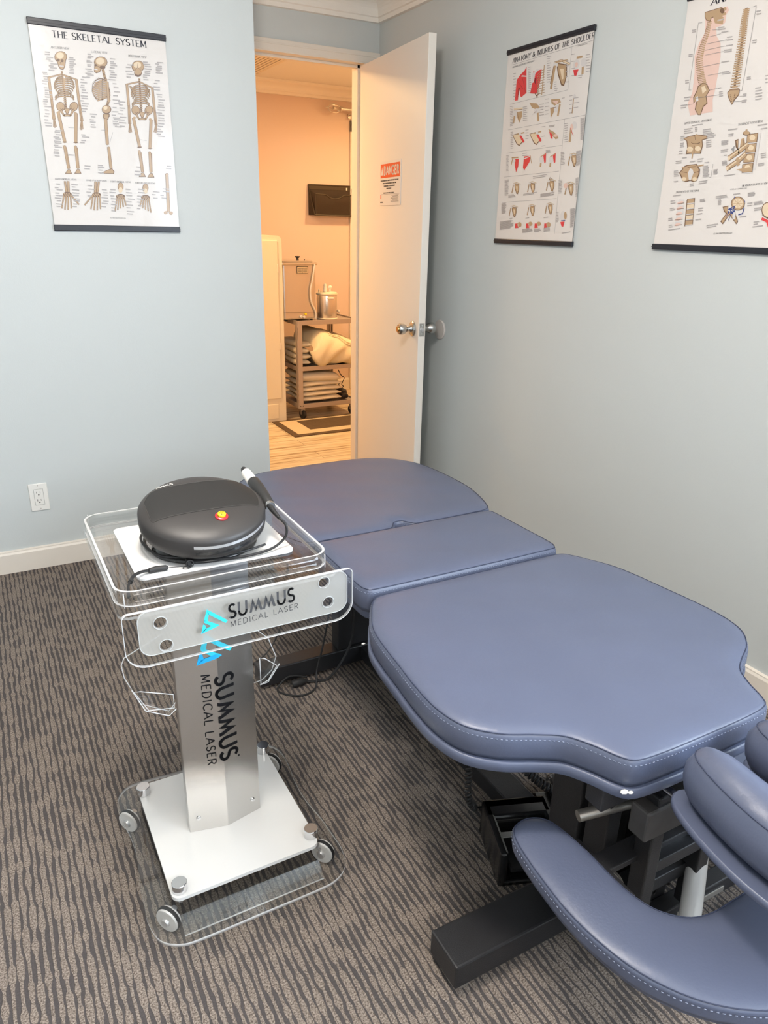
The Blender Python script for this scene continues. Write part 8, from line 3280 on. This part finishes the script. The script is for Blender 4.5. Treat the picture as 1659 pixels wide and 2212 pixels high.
b = bm_(); add_box(b, (2.055, TY0-.0008, 1.038), (2.135, TY0+.001, 1.082), .0003); pl = obj('rating_plate', b, 'matcream', tb)
b = bm_()
for (a, c) in (((2.0535, 1.0365), (2.1365, 1.0385)), ((2.0535, 1.0815), (2.1365, 1.0855)), ((2.0535, 1.0365), (2.0555, 1.0855)), ((2.1345, 1.0365), (2.1365, 1.0855)), ((2.093, 1.04), (2.0945, 1.068)), ((2.06, 1.070), (2.13, 1.0735))): add_box(b, (a[0], TY0-.0014, a[1]), (c[0], TY0-.0004, c[1]))
for k in range(5): add_box(b, (2.062, TY0-.0014, 1.045+.0045*k), (2.088, TY0-.0004, 1.0462+.0045*k)); add_box(b, (2.099, TY0-.0014, 1.045+.0045*k), (2.128, TY0-.0004, 1.0462+.0045*k))
obj('plate_print', b, 'ink', pl)
b = bm_(); add_box(b, (TX0+.003, TY0-.0006, .771), (TX1-.003, TY0+.004, .7725)); obj('seam_line', b, 'worn', tb)
b = bm_()
for (x, y, z, m2) in ((2.075, TY0-.012, .742, 0), (2.098, TY0-.014, .738, 0)): add_lathe(b, [(0, 0), (.006, 0), (.010, .008), (.009, .014), (0, .016)], (x, TY0+.001, z), (0, -1, 0), 16)
split_loose(obj('control_knob', b, 'wheel', tb, smooth=True))
b = bm_(); add_lathe(b, [(0, 0), (.008, 0), (.008, .010), (.006, .014), (0, .015)], (2.112, TY0+.001, .7585), (0, -1, 0), 16); obj('pilot_lamp', b, 'yellow', tb, smooth=True)
b = bm_()
for (x, y) in ((TX0+.03, TY0+.03), (TX1-.03, TY0+.03), (TX0+.03, TY1-.03), (TX1-.03, TY1-.03)): add_lathe(b, [(0, 0), (.010, 0), (.010, .012), (0, .012)], (x, y, .7105), (0, 0, 1), 12)
split_loose(obj('tank_foot', b, 'rubber', t))
b = bm_(); add_tube(b, catmull([(2.185, TY0-.010, 1.10), (2.165, TY0-.014, 1.00), (2.148, TY0-.014, .92), (2.155, TY0-.014, .84), (2.185, TY0-.012, .775), (2.19, TY0-.010, .722)], 8, False), .0052, 10); obj('drain_hose', b, 'wheel', t, smooth=True, label='pale bent drain hose')

# small lidded pot
t = thing('warming_pot', 'small cylindrical metal pot with pale knobs beside the heating tank on the hallway cart', 'pot', (2.315, 5.13, .711))
b = bm_(); add_lathe(b, [(0, .002), (.070, .002), (.074, .008), (.074, .168), (.072, .172), (0, .172)], (2.315, 5.13, .711), (0, 0, 1), 36); pb = obj('pot_body', b, 'steel', t, smooth=True)
b = bm_(); add_lathe(b, [(.071, 0), (.079, .002), (.079, .012), (.070, .018), (.0, .024)], (2.315, 5.13, .883), (0, 0, 1), 36); add_lathe(b, [(.071, 0), (.078, .003), (.074, .010)], (2.315, 5.13, .712), (0, 0, 1), 36); pl_ = obj('pot_lid', b, 'cabinet', t, smooth=True)
b = bm_()
add_lathe(b, [(.013, 0), (.013, .025), (.010, .035), (.012, .045), (.008, .055), (0, .056)], (2.292, 5.11, .905), (0, 0, 1), 16); add_lathe(b, [(.007, 0), (.007, .018), (.015, .026), (.015, .036), (.006, .044), (0, .044)], (2.332, 5.11, .905), (0, 0, 1), 16)
add_lathe(b, [(0, 0), (.010, 0), (.012, .01), (0, .016)], (2.389, 5.10, .765), (1, 0, 0), 14); add_box(b, (2.285, 5.045, .855), (2.335, 5.058, .870), .004)
add_tube(b, [(2.240, 5.10, .905), (2.233, 5.09, .925)], .005, 10)
split_loose(obj('pot_handle', b, 'white', pl_, smooth=True))
b = bm_(); add_box(b, (2.15, 5.02, .7105), (2.235, 5.028, .714), .001); tag(obj('metal_tongs', b, 'ink', origin=(2.19, 5.024, .711)), 'thin dark flat bar lying on the cart top in front of the heating tank', 'tool')

# folded towels: each a soft slab with a rounded fold
def slab(bm, x0, x1, y0, y1, z0, z1, seed, sag=0.0):
    rnd = random.Random(seed); nx, ny = 14, 12
    a1, a2, a3 = rnd.uniform(0, 6), rnd.uniform(0, 6), rnd.uniform(0, 6)
    def W(u, v):
        e = min(u, 1-u, v, 1-v)*8; return min(1, e)**.5 if e < 1 else 1
    top = []; bot = []
    for j in range(ny+1):
        rt_, rb_ = [], []
        for i in range(nx+1):
            u, v = i/nx, j/ny; w_ = W(u, v)
            x = x0+(x1-x0)*u+.006*math.sin(v*7+a1); y = y0+(y1-y0)*v+.006*math.sin(u*6+a2)
            s = -sag*(u**2)
            dzz = .0015*math.sin(u*8+a3)*math.sin(v*7+a1)
            zm = (z0+z1)/2; hh = (z1-z0)/2
            rt_.append(bm.verts.new((x, y, zm+hh*(.25+.75*w_)+dzz+s))); rb_.append(bm.verts.new((x, y, zm-hh*(.25+.75*w_)+ dzz*.5+s)))
        top.append(rt_); bot.append(rb_)
    for j in range(ny):
        for i in range(nx):
            f = bm.faces.new((top[j][i], top[j][i+1], top[j+1][i+1], top[j+1][i])); f.smooth = True
            f = bm.faces.new((bot[j][i], bot[j+1][i], bot[j+1][i+1], bot[j][i+1])); f.smooth = True
    for i in range(nx):
        f = bm.faces.new((top[0][i], bot[0][i], bot[0][i+1], top[0][i+1])); f.smooth = True; f = bm.faces.new((top[ny][i], top[ny][i+1], bot[ny][i+1], bot[ny][i])); f.smooth = True
    for j in range(ny):
        f = bm.faces.new((top[j][0], top[j+1][0], bot[j+1][0], bot[j][0])); f.smooth = True; f = bm.faces.new((top[j][nx], bot[j][nx], bot[j+1][nx], top[j+1][nx])); f.smooth = True
names = ['bottom of the low stack', 'second from the bottom of the low stack', 'third from the bottom of the low stack', 'fourth from the bottom of the low stack']
z = .1225
for k in range(4):
    b = bm_(); slab(b, 2.055, 2.385-.008*(k % 2), 5.022, 5.36, z, z+.0355, 10+k)
    tag(obj('folded_towel', b, 'towel', origin=(2.22, 5.19, z)), 'cream folded towel, %s on the lowest cart shelf' % names[k], 'towel', 'folded towels on the hallway cart'); z += .037
b = bm_(); slab(b, 2.055, 2.372, 5.018, 5.36, z, z+.070, 31, .018)
tag(obj('folded_towel', b, 'towel', origin=(2.22, 5.19, z)), 'thick rumpled cream towel on top of the low stack in the hallway cart', 'towel', 'folded towels on the hallway cart')
z = .394
for k in range(4):
    b = bm_(); slab(b, 2.035, 2.13+.01*(k % 2), 5.03, 5.42, z, z+.0405, 40+k)
    tag(obj('folded_towel', b, 'towel', origin=(2.08, 5.22, z)), 'cream folded cloth, %s, at the left of the middle cart shelf' % (['lowest of its four', 'second lowest of its four', 'second highest of its four', 'highest of its four'][k]), 'towel', 'folded towels on the hallway cart'); z += .042
# plump folded blanket spilling over the middle shelf
b = bm_(); nx, ny = 26, 20
def blk(u, v, side):
    cx = 2.135+.39*u; top_z = .640-.015*v-.11*max(0, u-.25)**1.25*1.25; bot_z = .385-.010*math.sin(u*9)+.085*max(0, u-.78)*3*u
    e = min(u, 1-u, 1)*6; e = min(1, e)**.5
    mid = (top_z+bot_z)/2+ .0; hh = (top_z-bot_z)/2*(.15+.85*e)
    zz = mid+hh*math.cos(v*PI); bul = math.sin(v*PI)
    y = 5.055-.115*bul*(.55+.45*e)
    n_ = .008*math.sin(u*11+v*4)*math.sin(v*9+u*3)+.005*math.sin(u*23+v*13)
    return Vector((cx+.014*math.sin(v*7), y+n_, zz+n_*.7))
g = [[b.verts.new(blk(i/nx, j/ny, 0)) for i in range(nx+1)] for j in range(ny+1)]
g2 = [[b.verts.new(Vector((v.co.x, 5.40-(v.co.y-4.94)*.2, v.co.z))) for v in row] for row in (g[0], g[-1])]
for j in range(ny):
    for i in range(nx): f = b.faces.new((g[j][i], g[j][i+1], g[j+1][i+1], g[j+1][i])); f.smooth = True
for i in range(nx):
    f = b.faces.new((g[0][i], g2[0][i], g2[0][i+1], g[0][i+1])); f.smooth = True; f = b.faces.new((g[-1][i], g[-1][i+1], g2[1][i+1], g2[1][i])); f.smooth = True
t = thing('folded_blanket', 'plump cream folded blanket spilling over the front of the middle cart shelf', 'blanket', (2.33, 5.1, .39))
bl = obj('blanket_body', b, 'blanket', t)
b = bm_()
def on_b(u, v, l=.003):
    p = blk(u, v, 0); n_ = (blk(u+.01, v, 0)-p).cross(blk(u, v+.01, 0)-p).normalized()
    if n_.y > 0: n_ = -n_
    return p+n_*l
for off_ in (0, .06):
    add_tube(b, [on_b(.30+.66*k/16, .12+off_+.30*(k/16)**1.3) for k in range(17)], [.0035+.002*math.sin(k/16*PI) for k in range(17)], 6)
obj('blanket_hem', b, 'blanket', bl, smooth=True)
# appliance with cords at the right of the lowest shelf
t = thing('corded_appliance', 'small black appliance with tangled cords at the right of the lowest cart shelf', 'appliance', (2.44, 5.2, .11))
b = bm_(); add_lathe(b, [(0, 0), (.045, 0), (.055, .02), (.05, .045), (.02, .06), (0, .062)], (2.435, 5.16, .118), (0, 0, 1), 20); add_box(b, (2.40, 5.05, .1185), (2.455, 5.12, .150), .01, 3); ab = obj('appliance_body', b, 'rubber', t, smooth=True)
b = bm_(); random.seed(12)
for k in range(6):
    x, y, zz = 2.40+.012*k, 5.2, .165; pts = [(x, y, zz)]
    for j in range(5):
        x += random.uniform(-.035, .035); y += random.uniform(-.03, .03); zz = min(.33, zz+random.uniform(-.005, .05)); pts.append((min(max(x, 2.395), 2.47), min(max(y, 5.10), 5.35), zz))
    add_tube(b, catmull(pts, 5, False), .0032, 6)
obj('cord', b, 'rubber', t, smooth=True)

# black mesh file pocket on the far wall
t = thing('wall_file_pocket', 'black wire mesh file pocket hung on the far hallway wall', 'file holder', (2.70, HY1, 1.43))
FX0, FX1, FZ0, FZ1 = 2.505, 2.885, 1.432, 1.655
b = bm_(); add_box(b, (FX0, HY1-.010, FZ0), (FX1, HY1-.004, FZ1)); obj('back_panel', b, 'meshsheet', t)
b = bm_(); FY = HY1-.085
def rod(bm, pts, r=.0035): add_tube(bm, pts, r, 8)
rod(b, [(FX0, HY1-.008, FZ1), (FX1, HY1-.008, FZ1)], .006); rod(b, [(FX0, HY1-.008, FZ1), (FX0+.02, FY, FZ0)], .005); rod(b, [(FX1, HY1-.008, FZ1), (FX1-.005, FY, FZ0)], .006)
rod(b, [(FX0+.02, FY, FZ0), (FX1-.005, FY, FZ0)], .006)
cur = catmull([(FX0+.03, FY, FZ1-.07), (FX0+.11, FY, FZ1-.072), (FX0+.15, FY, FZ1-.092), (FX0+.19, FY, FZ1-.10), (FX0+.24, FY, FZ1-.092), (FX0+.28, FY, FZ1-.072), (FX1-.01, FY, FZ1-.07)], 4, False)
rod(b, cur, .0045); rod(b, [(FX0+.03, FY, FZ1-.07), (FX0+.03, FY, FZ0)], .004); rod(b, [(FX1-.03, FY, FZ1-.07), (FX1-.03, FY, FZ0)], .004)
obj('wire_frame', b, 'mesh', t, smooth=True)
b = bm_(); top_ = [Vector(p) for p in cur]
for p, q in zip(top_, top_[1:]): b.faces.new([b.verts.new(v) for v in (p, q, Vector((q.x, FY, FZ0)), Vector((p.x, FY, FZ0)))])
b.faces.new([b.verts.new(v) for v in ((FX0, HY1-.008, FZ1-.03), (FX0+.03, FY, FZ1-.07), (FX0+.03, FY, FZ0), (FX0, HY1-.008, FZ0))]); b.faces.new([b.verts.new(v) for v in ((FX0, HY1-.008, FZ0), (FX1, HY1-.008, FZ0), (FX1, FY, FZ0), (FX0, FY, FZ0))])
obj('mesh_front', b, 'meshsheet', t)
b = bm_(); add_box(b, (FX0, HY1-.011, FZ1-.032), (FX1, HY1-.006, FZ1+.004)); obj('top_band', b, 'mesh', t)
b = bm_(); add_box(b, (FX1-.050, HY1-.014, FZ1-.030), (FX1-.040, HY1-.010, FZ1-.012)); add_box(b, (FX1-.03, FY-.008, FZ0+.012), (FX1-.005, FY-.004, FZ0+.022)); split_loose(obj('mounting_clip', b, 'white', t))

# curtain rod with cage finial
t = thing('curtain_rod', 'bronze curtain rod with an open cage finial high on the far hallway wall', 'curtain rod', (2.95, HY1, 2.17))
b = bm_(); RZ, RYY = 2.198, HY1-.085
add_tube(b, [(2.76, RYY, RZ), (3.35, RYY, RZ)], .0125, 16); add_lathe(b, [(.012, 0), (.018, .004), (.018, .014), (.012, .018)], (2.748, RYY, RZ), (1, 0, 0), 16); rod_o = obj('rod', b, 'steel', t, smooth=True)
b = bm_(); c = Vector((2.700, RYY, RZ))
for k in range(7):
    a = 2*PI*k/7
    add_tube(b, [c+Vector((.050*math.cos(s), .033*math.sin(s)*math.cos(a), .033*math.sin(s)*math.sin(a))) for s in [PI*j/10 for j in range(11)]], .003, 6)
add_tube(b, [c-Vector((.05, 0, 0)), c-Vector((.078, 0, 0))], [.008, .001], 10); add_lathe(b, [(0, -.016), (.014, -.008), (.014, .008), (0, .016)], c, (1, 0, 0), 12)
obj('finial', b, 'steel', t, smooth=True)
b = bm_(); add_tube(b, [(2.868, RYY, RZ-.012), (2.868, RYY, RZ-.03), (2.868, HY1-.02, RZ-.03), (2.868, HY1, RZ-.03)], .006, 10); add_lathe(b, [(0, 0), (.018, 0), (.018, .006), (0, .008)], (2.868, HY1, RZ-.035), (0, -1, 0), 16); add_box(b, (2.860, RYY-.012, RZ-.05), (2.876, RYY+.012, RZ-.010), .002); obj('bracket', b, 'steel', t, smooth=True)

# rug in front of the cart
t = thing('hall_mat', 'brown and cream bordered floor mat in front of the hallway cart', 'rug', (2.32, 4.79, 0))
RX0, RX1, RY0, RY1 = 1.812, 2.83, 4.560, 5.012
b = bm_(); add_prism(b, round_rect(RX0, RY0, RX1, RY1, .008, 3), .0005, .006, 'xy'); obj('mat_edge', b, 'matdark', t)
b = bm_(); add_prism(b, round_rect(RX0+.045, RY0+.045, RX1-.045, RY1-.030, .004, 3), .004, .0068, 'xy'); obj('mat_border', b, 'matcream', t)
b = bm_(); add_prism(b, round_rect(RX0+.17, RY0+.13, RX1-.17, RY1-.06, .004, 3), .005, .0076, 'xy'); obj('mat_field', b, 'matdark', t)
